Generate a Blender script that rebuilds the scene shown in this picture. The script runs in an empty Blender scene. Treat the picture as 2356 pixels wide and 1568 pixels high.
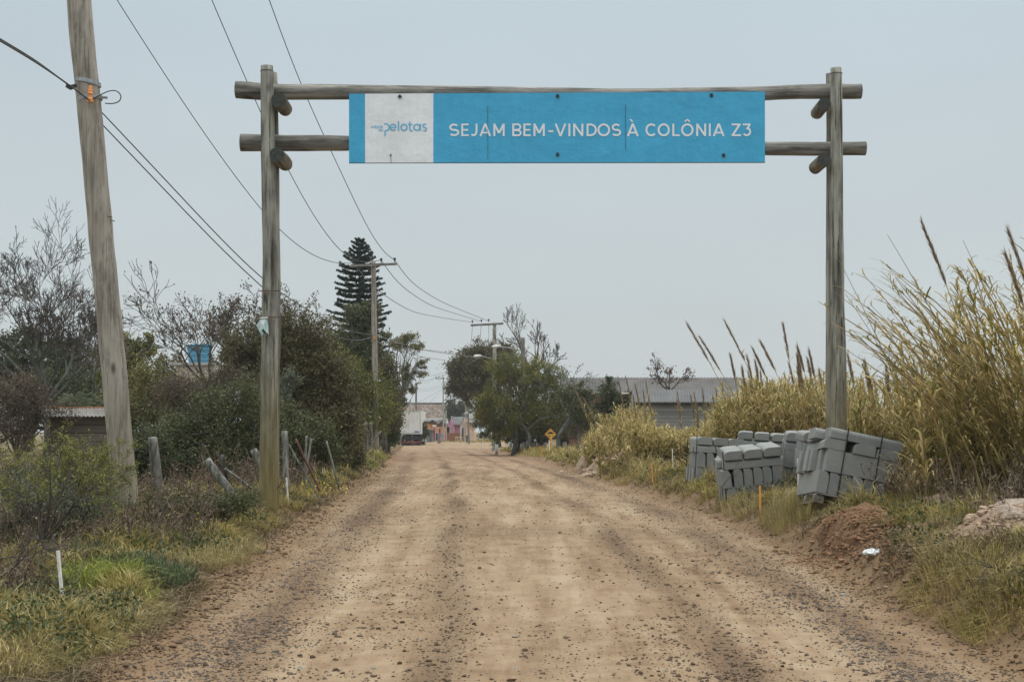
import bpy, math, random
import numpy as np
from mathutils import Vector, Matrix, Euler

# ------------------------------------------------------------------ camera, world, sun
SC = bpy.context.scene
COL = SC.collection
F, CX, HV, CZ = 3272.0, 1178.0, 985.0, 1.74      # focal length and horizon in photo units, eye height (m)
cam = bpy.data.objects.new('camera', bpy.data.cameras.new('camera'))
COL.objects.link(cam)
cam.location = (0, 0, CZ); cam.rotation_euler = (math.pi/2, 0, 0)
cam.data.sensor_width = 36; cam.data.lens = F/2356*36
cam.data.shift_y = (HV-784)/2356
cam.data.clip_start = 0.1; cam.data.clip_end = 6000
SC.camera = cam

W = bpy.data.worlds.new('World'); SC.world = W; W.use_nodes = True
SUN_EL, SUN_AZ = 68, 35
nt = W.node_tree; nt.nodes.clear()
wo = nt.nodes.new('ShaderNodeOutputWorld')
sky = nt.nodes.new('ShaderNodeTexSky'); sky.sky_type = 'NISHITA'; sky.sun_disc = False
sky.sun_elevation = math.radians(SUN_EL); sky.sun_rotation = math.radians(SUN_AZ)
sky.air_density = 1.2; sky.dust_density = 4
b1 = nt.nodes.new('ShaderNodeBackground'); b1.inputs[1].default_value = 0.012
nt.links.new(sky.outputs[0], b1.inputs[0])
tc = nt.nodes.new('ShaderNodeTexCoord'); sx = nt.nodes.new('ShaderNodeSeparateXYZ')
nt.links.new(tc.outputs['Generated'], sx.inputs[0])
cr = nt.nodes.new('ShaderNodeValToRGB'); nt.links.new(sx.outputs[2], cr.inputs[0])
el = cr.color_ramp.elements
el[0].position = 0.0; el[0].color = (.575, .620, .634, 1)      # overcast deck: paler low down, brighter overhead
el[1].position = 1.0; el[1].color = (2.45, 2.52, 2.50, 1)
for p, c in ((.10, (.540, .600, .620, 1)), (.20, (.520, .590, .622, 1)), (.29, (.508, .592, .640, 1)), (.46, (1.12, 1.20, 1.22, 1))):
    e = el.new(p); e.color = c
b2 = nt.nodes.new('ShaderNodeBackground'); b2.inputs[1].default_value = 1.0
wn = nt.nodes.new('ShaderNodeTexNoise'); wn.inputs['Scale'].default_value = 2.2; wn.inputs['Detail'].default_value = 3
wm = nt.nodes.new('ShaderNodeMapping'); wm.inputs['Scale'].default_value = (1, 1, 3); nt.links.new(tc.outputs['Generated'], wm.inputs[0]); nt.links.new(wm.outputs[0], wn.inputs['Vector'])
mr = nt.nodes.new('ShaderNodeMapRange'); mr.inputs[1].default_value = .3; mr.inputs[2].default_value = .7; mr.inputs[3].default_value = .915; mr.inputs[4].default_value = 1.0; nt.links.new(wn.outputs[0], mr.inputs[0])
nt.links.new(cr.outputs[0], b2.inputs[0]); nt.links.new(mr.outputs[0], b2.inputs[1])          # faint cloud structure
ad = nt.nodes.new('ShaderNodeAddShader')
nt.links.new(b1.outputs[0], ad.inputs[0]); nt.links.new(b2.outputs[0], ad.inputs[1]); nt.links.new(ad.outputs[0], wo.inputs[0])

sl = bpy.data.lights.new('sun', 'SUN'); sl.energy = 1.1; sl.angle = math.radians(14); sl.color = (1, .96, .9)
so = bpy.data.objects.new('sun', sl); COL.objects.link(so)
d = Vector((math.sin(math.radians(SUN_AZ))*math.cos(math.radians(SUN_EL)), math.cos(math.radians(SUN_AZ))*math.cos(math.radians(SUN_EL)), math.sin(math.radians(SUN_EL))))
so.rotation_euler = (-d).to_track_quat('-Z', 'Y').to_euler(); so.location = (0, -5, 30)
SC.view_settings.view_transform = 'Standard'; SC.view_settings.look = 'None'
SC.view_settings.exposure = 0.0; SC.view_settings.gamma = 1.0
SC.cycles.max_bounces = 5; SC.cycles.diffuse_bounces = 3; SC.cycles.transmission_bounces = 3; SC.cycles.transparent_max_bounces = 4

# ------------------------------------------------------------------ numeric helpers
def P(u, v, Y):
    return np.array(((u-CX)/F*Y, Y, CZ+(HV-v)/F*Y))
def vhash(ix, iy, s):
    h = (ix.astype(np.int64)*374761393 + iy.astype(np.int64)*668265263 + s*974634777) & 0x7fffffff
    h = ((h ^ (h >> 13))*1274126177) & 0x7fffffff
    return ((h ^ (h >> 16)) & 0xffff)/65535.0
def vn(x, y, s=0):
    x = np.asarray(x, float); y = np.asarray(y, float)
    ix = np.floor(x); iy = np.floor(y); fx = x-ix; fy = y-iy
    fx = fx*fx*(3-2*fx); fy = fy*fy*(3-2*fy)
    a = vhash(ix, iy, s); b = vhash(ix+1, iy, s); c = vhash(ix, iy+1, s); e = vhash(ix+1, iy+1, s)
    return (a+(b-a)*fx)*(1-fy)+(c+(e-c)*fx)*fy
def fbm(x, y, s=0, o=4):
    r = 0; a = .5; t = 0
    for i in range(o):
        r = r+a*vn(x, y, s+i*17); t += a; a *= .5; x = x*2.03+3.1; y = y*2.03+1.7
    return r/t*2-1
def ss(a, b, x):
    t = np.clip((np.asarray(x, float)-a)/(b-a), 0, 1); return t*t*(3-2*t)
def smooth_interp(Y, xs, ys):
    r = 0
    for k in (-.08, -.04, 0, .04, .08): r = r+np.interp(np.asarray(Y)*(1+k), xs, ys)
    return r/5
def base_z(Y): return smooth_interp(Y, [-20, 9.7, 21.8, 41, 68, 109, 149, 205, 280, 2000], [-.35, 0, .34, .30, .22, .07, .0, -.06, -.4, -2.5])
def road_c(Y): return smooth_interp(Y, [0, 9.7, 21.8, 41, 68, 109, 149, 200, 2000], [.62, .36, .11, -.8, -2.4, -5.1, -7.8, -10, -60])
def hw_left(Y): return 3.3+.16*fbm(np.asarray(Y)*.35, 0*np.asarray(Y), 5)
def hw_right(Y): return 3.45+.16*fbm(np.asarray(Y)*.35, 0*np.asarray(Y), 9)+6*ss(112, 150, Y)
def G(x, Y):
    x = np.asarray(x, float); Y = np.asarray(Y, float)
    b = base_z(Y); o = x-road_c(Y)
    hl = np.interp(Y, [0, 9, 21.8, 40, 68, 109, 150, 300], [.10, .12, .24, .36, .50, .38, .1, .1])
    hr = np.interp(Y, [0, 9, 13, 18.5, 24, 30, 45, 70, 109, 150, 300], [.72, .75, .72, .54, .42, .42, .42, .34, .22, .08, .05])
    dl = -o-hw_left(Y); dr = o-hw_right(Y)
    n = fbm(x*1.1, Y*.9, 31)
    z = b-.05*np.clip(np.abs(o)/3.3, 0, 1)**2
    z = z+hl*ss(-.15, .85+.35*n, dl)-.25*ss(2.2, 6, dl)*ss(60, 30, Y)
    z = z+hr*(.5*ss(-.1, .32+.2*n, dr)+.5*ss(0, 1.1+.5*n, dr))
    off = np.maximum(ss(0, .6, dl), ss(0, .6, dr))
    z = z+off*(.07*n+.03*fbm(x*4, Y*4, 77, 3))
    lip = np.exp(-((dl+.05)/.22)**2)+np.exp(-((dr+.05)/.25)**2)            # loose crumbly edge of the graded road
    z = z+lip*(.02+.035*fbm(x*7, Y*6, 41, 3))*ss(100, 60, Y)
    rut = -.018*(np.exp(-((o+.15)/.55)**2)+np.exp(-((o-1.9)/.45)**2)+np.exp(-((o+1.75)/.4)**2))
    z = z+(1-off)*(rut+.012*fbm(x*1.3, Y*.5, 3, 3))
    return z
def Gs(x, Y): return float(G(np.array([x]), np.array([Y]))[0])
_Ys = np.geomspace(7, 600, 6000)
def hit(u, v):
    x = (u-CX)/F*_Ys; z = CZ+(HV-v)/F*_Ys; g = G(x, _Ys)
    i = np.argmax(z < g)
    return np.array((x[i], _Ys[i], g[i]))

# ------------------------------------------------------------------ mesh helpers
class MB:
    def __init__(s): s.V = []; s.F = []; s.n = 0
    def add(s, V, Fs):
        V = np.asarray(V, float).reshape(-1, 3); s.V.append(V)
        for f in (Fs if isinstance(Fs, list) else [Fs]):
            s.F.append(np.asarray(f, np.int64)+s.n)
        s.n += len(V); return s
    def box(s, c, size, R=None):
        h = np.array(size)/2.0
        v = np.array([(x, y, z) for x in (-1, 1) for y in (-1, 1) for z in (-1, 1)])*h
        if R is not None: v = v@np.array(R.to_3x3()).T
        return s.add(v+np.array(c), np.array([(0, 1, 3, 2), (4, 6, 7, 5), (0, 4, 5, 1), (2, 3, 7, 6), (0, 2, 6, 4), (1, 5, 7, 3)]))
    def bar(s, a, b, w, h=None):
        a = Vector(a); b = Vector(b); dd = b-a; q = dd.to_track_quat('Z', 'Y').to_matrix()
        return s.box((a+b)/2, (w, h or w, dd.length), q)
    def prism(s, poly, axis_o, U, Vv, Wv):
        """poly 2D points in (U,V) extruded by vector W"""
        poly = np.array(poly, float); n = len(poly)
        A = np.array(axis_o)+poly[:, :1]*np.array(U)+poly[:, 1:]*np.array(Vv); B = A+np.array(Wv)
        V = np.vstack([A, B]); q = [(i, (i+1) % n, n+(i+1) % n, n+i) for i in range(n)]
        c1 = A.mean(0); c2 = B.mean(0); V = np.vstack([V, c1, c2])
        t = [(2*n, (i+1) % n, i) for i in range(n)]+[(2*n+1, n+i, n+(i+1) % n) for i in range(n)]
        return s.add(V, [np.array(q), np.array(t)])
    def tube(s, pts, rad, sides=8, cap=True):
        pts = np.array(pts, float)[None]; rad = np.broadcast_to(np.array(rad, float), (pts.shape[1],))[None]
        V, Q = tubes(pts, rad, sides); s.add(V, Q)
        if cap:
            m = pts.shape[1]; c0 = pts[0, 0]; c1 = pts[0, -1]
            n0 = s.n-len(V)
            s.V.append(np.array([c0, c1])); k = s.n; s.n += 2
            t = [(k, n0+(i+1) % sides, n0+i) for i in range(sides)]+[(k+1, n0+(m-1)*sides+i, n0+(m-1)*sides+(i+1) % sides) for i in range(sides)]
            s.F.append(np.array(t))
        return s
    def obj(s, name, mat, parent=None, smooth=False, loc=None, attrs=None):
        V = np.vstack(s.V) if s.V else np.zeros((0, 3))
        org = np.array(loc) if loc is not None else (np.array(parent['_o']) if parent is not None and '_o' in parent else np.zeros(3))
        return mk(name, V-org, s.F, mat, parent, smooth, tuple(org) if parent is None else None, attrs)
def mk(name, V, Fs, mat, parent=None, smooth=False, loc=None, attrs=None):
    me = bpy.data.meshes.new(name)
    V = np.asarray(V, np.float32)
    me.vertices.add(len(V)); me.vertices.foreach_set('co', V.ravel())
    tot = sum(f.shape[0] for f in Fs); nl = sum(f.size for f in Fs)
    me.loops.add(nl); me.polygons.add(tot)
    me.loops.foreach_set('vertex_index', np.concatenate([f.ravel() for f in Fs]).astype(np.int32))
    st = []; k = 0
    for f in Fs:
        st.append(k+np.arange(f.shape[0])*f.shape[1]); k += f.size
    me.polygons.foreach_set('loop_start', np.concatenate(st).astype(np.int32))
    if smooth: me.polygons.foreach_set('use_smooth', np.ones(tot, bool))
    else: me.polygons.foreach_set('use_smooth', np.zeros(tot, bool))
    for a, val in (attrs or {}).items():
        me.attributes.new(a, 'FLOAT', 'POINT').data.foreach_set('value', np.asarray(val, np.float32))
    me.update(calc_edges=True)
    if mat is not None: me.materials.append(mat)
    o = bpy.data.objects.new(name, me); COL.objects.link(o)
    if parent is not None: o.parent = parent
    if loc is not None: o.location = loc
    return o
def tubes(PT, RD, sides=5):
    n, m, _ = PT.shape
    T = np.gradient(PT, axis=1) if m > 1 else PT
    T /= np.linalg.norm(T, axis=2, keepdims=True)+1e-9
    mean = PT[:, -1]-PT[:, 0]; mean /= np.linalg.norm(mean, axis=1, keepdims=True)+1e-9
    ref = np.where(np.abs(mean[:, 2:3]) > .8, np.array([[1., .1, 0]]), np.array([[0, 0, 1.]]))[:, None]
    Uv = np.cross(T, ref); Uv /= np.linalg.norm(Uv, axis=2, keepdims=True)+1e-9
    Vv = np.cross(T, Uv)
    a = np.arange(sides)/sides*2*np.pi
    R = PT[:, :, None]+RD[:, :, None, None]*(Uv[:, :, None]*np.cos(a)[:, None]+Vv[:, :, None]*np.sin(a)[:, None])
    V = R.reshape(-1, 3)
    i = (np.arange(n)*m*sides)[:, None, None]+(np.arange(m-1)*sides)[None, :, None]
    j = np.arange(sides)[None, None]; j2 = (j+1) % sides
    Q = np.stack([i+j, i+j2, i+sides+j2, i+sides+j], -1).reshape(-1, 4)
    return V, Q
def tag(o, label, cat, group=None, kind=None):
    o['label'] = label; o['category'] = cat
    if group: o['group'] = group
    if kind: o['kind'] = kind
    return o
def struct(o): o['kind'] = 'structure'; return o
def root(name, loc, label, cat, group=None):
    o = bpy.data.objects.new(name, None); COL.objects.link(o); o.location = tuple(loc); o['_o'] = [float(a) for a in loc]
    o.empty_display_size = .2
    return tag(o, label, cat, group)
def rv(rng, n):
    v = rng.normal(size=(n, 3)); return v/(np.linalg.norm(v, axis=1, keepdims=True)+1e-9)

# ------------------------------------------------------------------ materials
def nodes(name):
    m = bpy.data.materials.new(name); m.use_nodes = True; t = m.node_tree; t.nodes.clear()
    out = t.nodes.new('ShaderNodeOutputMaterial'); b = t.nodes.new('ShaderNodeBsdfPrincipled')
    t.links.new(b.outputs[0], out.inputs[0]); return m, t, b, out
def add(t, typ, **kw):
    n = t.nodes.new(typ)
    for k, v in kw.items():
        if k.startswith('i_'):
            key = k[2:]; key = int(key) if key.isdigit() else key.replace('_', ' ')
            if hasattr(v, 'is_output'): t.links.new(v, n.inputs[key])
            else: n.inputs[key].default_value = v
        else: setattr(n, k, v)
    return n
def ramp(t, fac, stops, interp='LINEAR'):
    r = t.nodes.new('ShaderNodeValToRGB'); t.links.new(fac, r.inputs[0]); e = r.color_ramp.elements
    r.color_ramp.interpolation = interp
    e[0].position = stops[0][0]; e[0].color = (*stops[0][1], 1); e[1].position = stops[-1][0]; e[1].color = (*stops[-1][1], 1)
    for p, c in stops[1:-1]: q = e.new(p); q.color = (*c, 1)
    return r.outputs[0]
def coords(t, scale=(1, 1, 1), kind='Object'):
    tc = t.nodes.new('ShaderNodeTexCoord'); mp = t.nodes.new('ShaderNodeMapping'); mp.inputs['Scale'].default_value = scale
    t.links.new(tc.outputs[kind], mp.inputs[0]); return mp.outputs[0]
def wcoords(t, scale=(1, 1, 1)):
    g = t.nodes.new('ShaderNodeNewGeometry'); mp = t.nodes.new('ShaderNodeMapping'); mp.inputs['Scale'].default_value = scale
    t.links.new(g.outputs['Position'], mp.inputs[0]); return mp.outputs[0]
def noise(t, vec, scale, detail=4, rough=.6):
    return add(t, 'ShaderNodeTexNoise', i_Vector=vec, i_Scale=scale, i_Detail=detail, i_Roughness=rough).outputs[0]
def mixc(t, fac, a, b, mode='MIX'):
    n = t.nodes.new('ShaderNodeMix'); n.data_type = 'RGBA'; n.blend_type = mode
    for s, v in ((n.inputs[0], fac), (n.inputs[6], a), (n.inputs[7], b)):
        if hasattr(v, 'is_output'): t.links.new(v, s)
        else: s.default_value = (*v, 1) if isinstance(v, tuple) else v
    return n.outputs[2]
def math_(t, op, a, b=0.0, c=None):
    n = t.nodes.new('ShaderNodeMath'); n.operation = op
    for i, v in enumerate((a, b) if c is None else (a, b, c)):
        if hasattr(v, 'is_output'): t.links.new(v, n.inputs[i])
        else: n.inputs[i].default_value = v
    return n.outputs[0]
def bump(t, b, h, strength=.5, dist=.02):
    n = add(t, 'ShaderNodeBump', i_Height=h, i_Strength=strength, i_Distance=dist); t.links.new(n.outputs[0], b.inputs['Normal'])
def mat_plain(name, c, rough=.6, var=.25, scale=3., metal=0., bmp=0., dirt=None, vec=None):
    m, t, b, o = nodes(name)
    v = coords(t)
    n = noise(t, v, scale, 5)
    lo = tuple(x*(1-var) for x in c); hi = tuple(min(1, x*(1+var)) for x in c)
    col = ramp(t, n, [(.3, lo), (.7, hi)])
    if dirt:
        n2 = noise(t, coords(t, (1, 1, .25)), scale*2.3, 6, .7)
        col = mixc(t, ramp(t, n2, [(.5, (0, 0, 0)), (.68, (dirt[1],)*3)]), col, dirt[0])
    t.links.new(col, b.inputs['Base Color']); b.inputs['Roughness'].default_value = rough; b.inputs['Metallic'].default_value = metal
    if bmp: bump(t, b, noise(t, v, scale*12, 4), bmp, .01)
    return m
def mat_leaf(name, cols, rough=.55, trans=.2, clump=1.0, cscale=1.5, spec=.3):
    """leaf colours vary leaf by leaf and clump by clump"""
    m, t, b, out = nodes(name)
    g = t.nodes.new('ShaderNodeNewGeometry')
    cl = noise(t, g.outputs['Position'], cscale, 3)
    f = math_(t, 'ADD', math_(t, 'MULTIPLY', g.outputs['Random Per Island'], .6), math_(t, 'MULTIPLY', math_(t, 'SUBTRACT', cl, .3), clump))
    n = len(cols); col = ramp(t, f, [(i/(n-1)*.9+.05, c) for i, c in enumerate(cols)])
    t.links.new(col, b.inputs['Base Color']); b.inputs['Roughness'].default_value = rough
    b.inputs['Specular IOR Level'].default_value = spec
    if trans:
        tr = add(t, 'ShaderNodeBsdfTranslucent', i_Color=col); mx = add(t, 'ShaderNodeMixShader', i_0=trans)
        t.links.new(b.outputs[0], mx.inputs[1]); t.links.new(tr.outputs[0], mx.inputs[2]); t.links.new(mx.outputs[0], out.inputs[0])
    return m
def mat_wood(name, axis=2, c1=(.16, .145, .115), c2=(.36, .335, .27), crack=.55, green=0.0, tint=None, gz=1.0):
    m, t, b, o = nodes(name)
    s = [14, 14, 14]; s[axis] = .55; s2 = [24, 24, 24]; s2[axis] = .9
    sp = [5, 5, 5]; sp[axis] = 1.4
    st = noise(t, coords(t, tuple(s)), 1, 6, .65); fine = noise(t, coords(t, tuple(s2)), 1, 5, .7); pat = noise(t, coords(t, tuple(sp)), 1, 4, .6)
    f = math_(t, 'ADD', math_(t, 'MULTIPLY', st, .55), math_(t, 'MULTIPLY', pat, .45))
    col = ramp(t, f, [(.40, tuple(a*.75 for a in c1)), (.5, tuple((a+b_)/2 for a, b_ in zip(c1, c2))), (.60, tuple(a*1.08 for a in c2))])
    ck = ramp(t, fine, [(.40, (0, 0, 0)), (.435, (1, 1, 1))])
    col = mixc(t, math_(t, 'MULTIPLY', math_(t, 'SUBTRACT', 1.0, ck), crack), col, (.035, .032, .028))
    if tint: col = mixc(t, math_(t, 'MULTIPLY', pat, .5), col, tint)
    bl = ramp(t, noise(t, coords(t, tuple(x*.8 for x in sp)), 1.3, 4, .7), [(.57, (0, 0, 0)), (.66, (.38,)*3)])
    col = mixc(t, bl, col, (.05, .048, .042))
    kv = [2.6, 2.6, 2.6]; kv[axis] = 1.1
    kn = add(t, 'ShaderNodeTexVoronoi', i_Vector=coords(t, tuple(kv)), i_Scale=1.0).outputs[0]
    col = mixc(t, ramp(t, kn, [(.05, (.8,)*3), (.13, (0, 0, 0))]), col, (.045, .04, .033))       # knots
    if green:     # algae-stained foot of the post
        zz = add(t, 'ShaderNodeSeparateXYZ', i_0=coords(t)).outputs[2]
        gf = math_(t, 'MULTIPLY', math_(t, 'SUBTRACT', 1.0, math_(t, 'SMOOTH_MIN', math_(t, 'DIVIDE', zz, gz), 1.0, .2)), green)
        gf = add(t, 'ShaderNodeClamp', i_0=math_(t, 'MULTIPLY', gf, math_(t, 'ADD', st, .45))).outputs[0]
        col = mixc(t, gf, col, (.20, .155, .05))
    t.links.new(col, b.inputs['Base Color']); b.inputs['Roughness'].default_value = .85; b.inputs['Specular IOR Level'].default_value = .2
    bump(t, b, math_(t, 'ADD', math_(t, 'MULTIPLY', ck, .5), fine), .55, .012)
    return m

M = {}
M['wood'] = mat_wood('weathered wood upright', 2, crack=.85, green=.9, gz=2.6, c1=(.125, .122, .105), c2=(.32, .315, .27))
M['woodx'] = mat_wood('weathered wood beam', 0, c1=(.12, .112, .10), c2=(.29, .275, .245))
M['woody'] = mat_wood('weathered wood log', 1, c1=(.10, .09, .07), c2=(.26, .235, .185))
M['endgrain'] = mat_plain('dark end grain', (.045, .05, .045), .9, .5, 20, bmp=.4)
M['polewood'] = mat_wood('utility pole wood', 2, c1=(.20, .185, .16), c2=(.37, .35, .31), crack=.6, green=.5, gz=2.2, tint=(.30, .24, .18))
M['polefar'] = mat_plain('grey utility pole', (.33, .325, .27), .85, .25, 2, bmp=.2, dirt=((.12, .12, .09), .6))
M['darkpole'] = mat_plain('brown utility pole', (.17, .15, .13), .85, .3, 2)
M['oldpost'] = mat_wood('lichen grey fence post', 2, c1=(.07, .068, .06), c2=(.27, .265, .235), crack=.7)
M['bark'] = mat_plain('brown bark', (.10, .085, .068), .9, .4, 6, bmp=.5)
M['greybark'] = mat_plain('lichen grey bark', (.092, .098, .082), .9, .5, 2.2, bmp=.4, dirt=((.06, .055, .045), .8))
M['twig'] = mat_plain('dark twig', (.075, .062, .052), .9, .4, 4)
M['drystem'] = mat_leaf('dry weed stems', [(.06, .04, .03), (.14, .10, .07), (.24, .18, .11)], trans=0, clump=.8)
M['concrete'] = None
M['blue'] = None
M['metal'] = mat_plain('galvanised metal', (.30, .31, .32), .45, .3, 20, metal=.6)
M['black'] = mat_plain('black plastic', (.012, .012, .012), .5, .3, 20)
M['wire'] = mat_plain('cable', (.03, .03, .03), .6, .2, 5)
M['greywire'] = mat_plain('grey bare conductor', (.16, .165, .16), .5, .2, 5)
M['orange_ins'] = mat_plain('orange insulator', (.72, .26, .05), .4, .1, 8)
M['white_paint'] = mat_plain('white painted wood', (.72, .71, .68), .7, .08, 14, dirt=((.35, .3, .22), .6))
M['orange_paint'] = mat_plain('orange painted wood', (.78, .33, .045), .65, .12, 14, dirt=((.4, .2, .06), .5))
M['rust'] = mat_plain('rusty iron', (.12, .05, .035), .8, .35, 20)
def mat_concrete():
    m, t, b, o = nodes('precast concrete')
    v = coords(t); oi = t.nodes.new('ShaderNodeObjectInfo')
    n = noise(t, v, 3.2, 5, .65); n2 = noise(t, v, 60, 3, .7); vo = add(t, 'ShaderNodeTexVoronoi', i_Vector=v, i_Scale=75.).outputs[0]
    col = ramp(t, n, [(.3, (.165, .170, .166)), (.7, (.25, .256, .248))])
    col = mixc(t, math_(t, 'MULTIPLY', oi.outputs['Random'], .85), col, (.27, .275, .26))
    col = mixc(t, ramp(t, n2, [(.3, (.35,)*3), (.5, (0, 0, 0))]), col, (.12, .125, .125))
    col = mixc(t, ramp(t, vo, [(.06, (.7,)*3), (.16, (0, 0, 0))]), col, (.14, .14, .135))
    t.links.new(col, b.inputs['Base Color']); b.inputs['Roughness'].default_value = .92; b.inputs['Specular IOR Level'].default_value = .15
    bump(t, b, math_(t, 'ADD', n2, vo), .5, .004)
    return m
M['concrete'] = mat_concrete()
def mat_soil(name, kind):
    """kind road / ground / mound : attributes grav, red come from the mesh"""
    m, t, b, o = nodes(name)
    w = wcoords(t)
    big = noise(t, w, .55, 4, .6); mid = noise(t, w, 3.0, 5, .65); fine = noise(t, w, 26., 4, .7); stre = noise(t, wcoords(t, (2.6, .22, 1)), 1, 5, .65)
    vo = add(t, 'ShaderNodeTexVoronoi', i_Vector=w, i_Scale=24.); vo2 = add(t, 'ShaderNodeTexVoronoi', i_Vector=w, i_Scale=52.)
    if kind == 'road':
        gr = add(t, 'ShaderNodeAttribute', attribute_name='grav').outputs['Fac']; rd = add(t, 'ShaderNodeAttribute', attribute_name='red').outputs['Fac']
        ed = add(t, 'ShaderNodeAttribute', attribute_name='edge').outputs['Fac']
        col = ramp(t, math_(t, 'ADD', math_(t, 'MULTIPLY', stre, .6), math_(t, 'MULTIPLY', mid, .4)), [(.37, (.165, .106, .062)), (.50, (.255, .180, .112)), (.62, (.325, .247, .165))])
        g2 = math_(t, 'MULTIPLY', gr, math_(t, 'ADD', mid, .55))
        g2c = add(t, 'ShaderNodeClamp', i_0=g2).outputs[0]
        col = mixc(t, math_(t, 'MULTIPLY', g2c, .85), col, mixc(t, fine, (.09, .054, .030), (.185, .118, .068)))
        col = mixc(t, ed, col, mixc(t, mid, (.115, .072, .040), (.235, .155, .088)))
        col = mixc(t, math_(t, 'MULTIPLY', rd, .8), col, mixc(t, mid, (.165, .095, .060), (.29, .19, .13)))
        # fine grit, denser in the gravel bands
        th = math_(t, 'MULTIPLY', math_(t, 'ADD', g2c, .25), .34)
        s1 = math_(t, 'LESS_THAN', vo.outputs['Distance'], th)
        pick = math_(t, 'GREATER_THAN', add(t, 'ShaderNodeSeparateColor', i_0=vo.outputs['Color']).outputs[0], math_(t, 'SUBTRACT', .68, math_(t, 'MULTIPLY', g2c, .5)))
        s2 = math_(t, 'LESS_THAN', vo2.outputs['Distance'], math_(t, 'MULTIPLY', th, 1.1))
        pick2 = math_(t, 'GREATER_THAN', add(t, 'ShaderNodeSeparateColor', i_0=vo2.outputs['Color']).outputs[1], math_(t, 'SUBTRACT', .70, math_(t, 'MULTIPLY', g2c, .5)))
        sp = add(t, 'ShaderNodeClamp', i_0=math_(t, 'ADD', math_(t, 'MULTIPLY', s1, pick), math_(t, 'MULTIPLY', s2, pick2))).outputs[0]
        col = mixc(t, math_(t, 'MULTIPLY', sp, .85), col, mixc(t, mid, (.075, .05, .034), (.15, .108, .076)))
        h = math_(t, 'ADD', math_(t, 'MULTIPLY', sp, .8), math_(t, 'ADD', math_(t, 'MULTIPLY', fine, .7), math_(t, 'MULTIPLY', mid, .8)))
        bump(t, b, h, .75, .025)
    else:
        c = {'ground': ((.10, .068, .038), (.19, .13, .075), (.13, .12, .055)), 'red': ((.10, .055, .03), (.21, .125, .072), (.28, .18, .115)),
             'pale': ((.21, .145, .095), (.33, .24, .17), (.42, .33, .25))}[kind]
        col = ramp(t, math_(t, 'ADD', math_(t, 'MULTIPLY', mid, .6), math_(t, 'MULTIPLY', fine, .4)), [(.34, c[0]), (.54, c[1]), (.68, c[2])])
        if kind == 'ground':
            gf = ramp(t, big, [(.40, (0, 0, 0)), (.58, (1, 1, 1))])
            col = mixc(t, gf, col, mixc(t, fine, (.07, .075, .03), (.19, .165, .075)))
            ed = add(t, 'ShaderNodeAttribute', attribute_name='edge').outputs['Fac']
            col = mixc(t, ed, col, mixc(t, math_(t, 'MULTIPLY', math_(t, 'ADD', mid, fine), .5), (.075, .047, .027), (.22, .145, .088)))
        bump(t, b, math_(t, 'ADD', mid, math_(t, 'MULTIPLY', fine, .6)), .9, .05)
    t.links.new(col, b.inputs['Base Color']); b.inputs['Roughness'].default_value = .95; b.inputs['Specular IOR Level'].default_value = .12
    return m
M['road'] = mat_soil('graded dirt road', 'road'); M['ground'] = mat_soil('verge soil', 'ground')
M['red'] = mat_soil('red earth', 'red'); M['pale'] = mat_soil('pale earth', 'pale')
M['stone'] = mat_leaf('gravel stones', [(.07, .048, .032), (.12, .084, .056), (.165, .122, .086), (.22, .175, .13)], rough=.95, trans=0, clump=.5, spec=.1)
M['bluestone'] = mat_leaf('grey chippings', [(.09, .074, .062), (.14, .118, .102), (.205, .18, .16)], rough=.95, trans=0, clump=.5, spec=.1)
M['grass'] = mat_leaf('verge grass', [(.07, .085, .02), (.18, .16, .042), (.35, .28, .09), (.50, .40, .18)], trans=.25, clump=1.5, cscale=2.2, spec=.15)
M['drygrass'] = mat_leaf('straw grass', [(.17, .155, .05), (.31, .255, .10), (.46, .38, .18), (.55, .47, .27)], trans=.25, clump=.8, cscale=1.3, spec=.15)
M['limegrass'] = mat_leaf('lime grass', [(.12, .15, .025), (.25, .28, .045), (.40, .38, .10)], trans=.3, clump=.5)
M['bluegreen'] = mat_leaf('blue green shrub', [(.05, .08, .03), (.11, .15, .06), (.20, .25, .12)], trans=.15, clump=.9, cscale=4)
M['reed'] = mat_leaf('reed leaves', [(.10, .135, .03), (.22, .19, .055), (.38, .29, .105), (.54, .42, .18), (.72, .59, .33)], trans=.25, clump=.7, cscale=1.6, spec=.2)
M['cane'] = mat_leaf('reed canes', [(.16, .12, .06), (.28, .20, .10), (.40, .31, .17)], trans=0, clump=.4)
M['plume'] = mat_leaf('reed plume', [(.20, .145, .095), (.32, .24, .165), (.46, .36, .25)], trans=.2, clump=.4)
# ------------------------------------------------------------------ ground and road
def grid(Ys, Xf, zf, keep=None):
    X = np.array([Xf(y) for y in Ys]); Y = np.repeat(np.array(Ys)[:, None], X.shape[1], 1)
    Z = zf(X, Y); V = np.stack([X, Y, Z], -1).reshape(-1, 3)
    n, m = X.shape; i = np.arange(n-1)[:, None]*m+np.arange(m-1)[None]
    Q = np.stack([i, i+1, i+m+1, i+m], -1).reshape(-1, 4)
    return V, Q
def gravel_mask(o, Y):
    w = .25*fbm(Y*.16, 0*Y, 61, 3)+.1*fbm(Y*.5, 0*Y, 62, 3)
    br = .65+.75*fbm(o*.9, Y*.22, 63, 3)
    g = 1.0*np.exp(-((o+.95-w)/.21)**2)+.95*np.exp(-((o-1.25-w*.8)/.22)**2)+.85*np.exp(-((o-2.55)/.28)**2)+.8*np.exp(-((o+2.45)/.30)**2)
    g = g*br+.22*ss(-.1, .5, fbm(o*1.2, Y*.45, 64, 4))+.45*ss(.9, .2, np.abs(o-.1))*ss(20, 45, Y)*ss(.0, .6, fbm(o*1.6, Y*.3, 66, 3))
    return np.clip(g, 0, 1.2)
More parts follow.
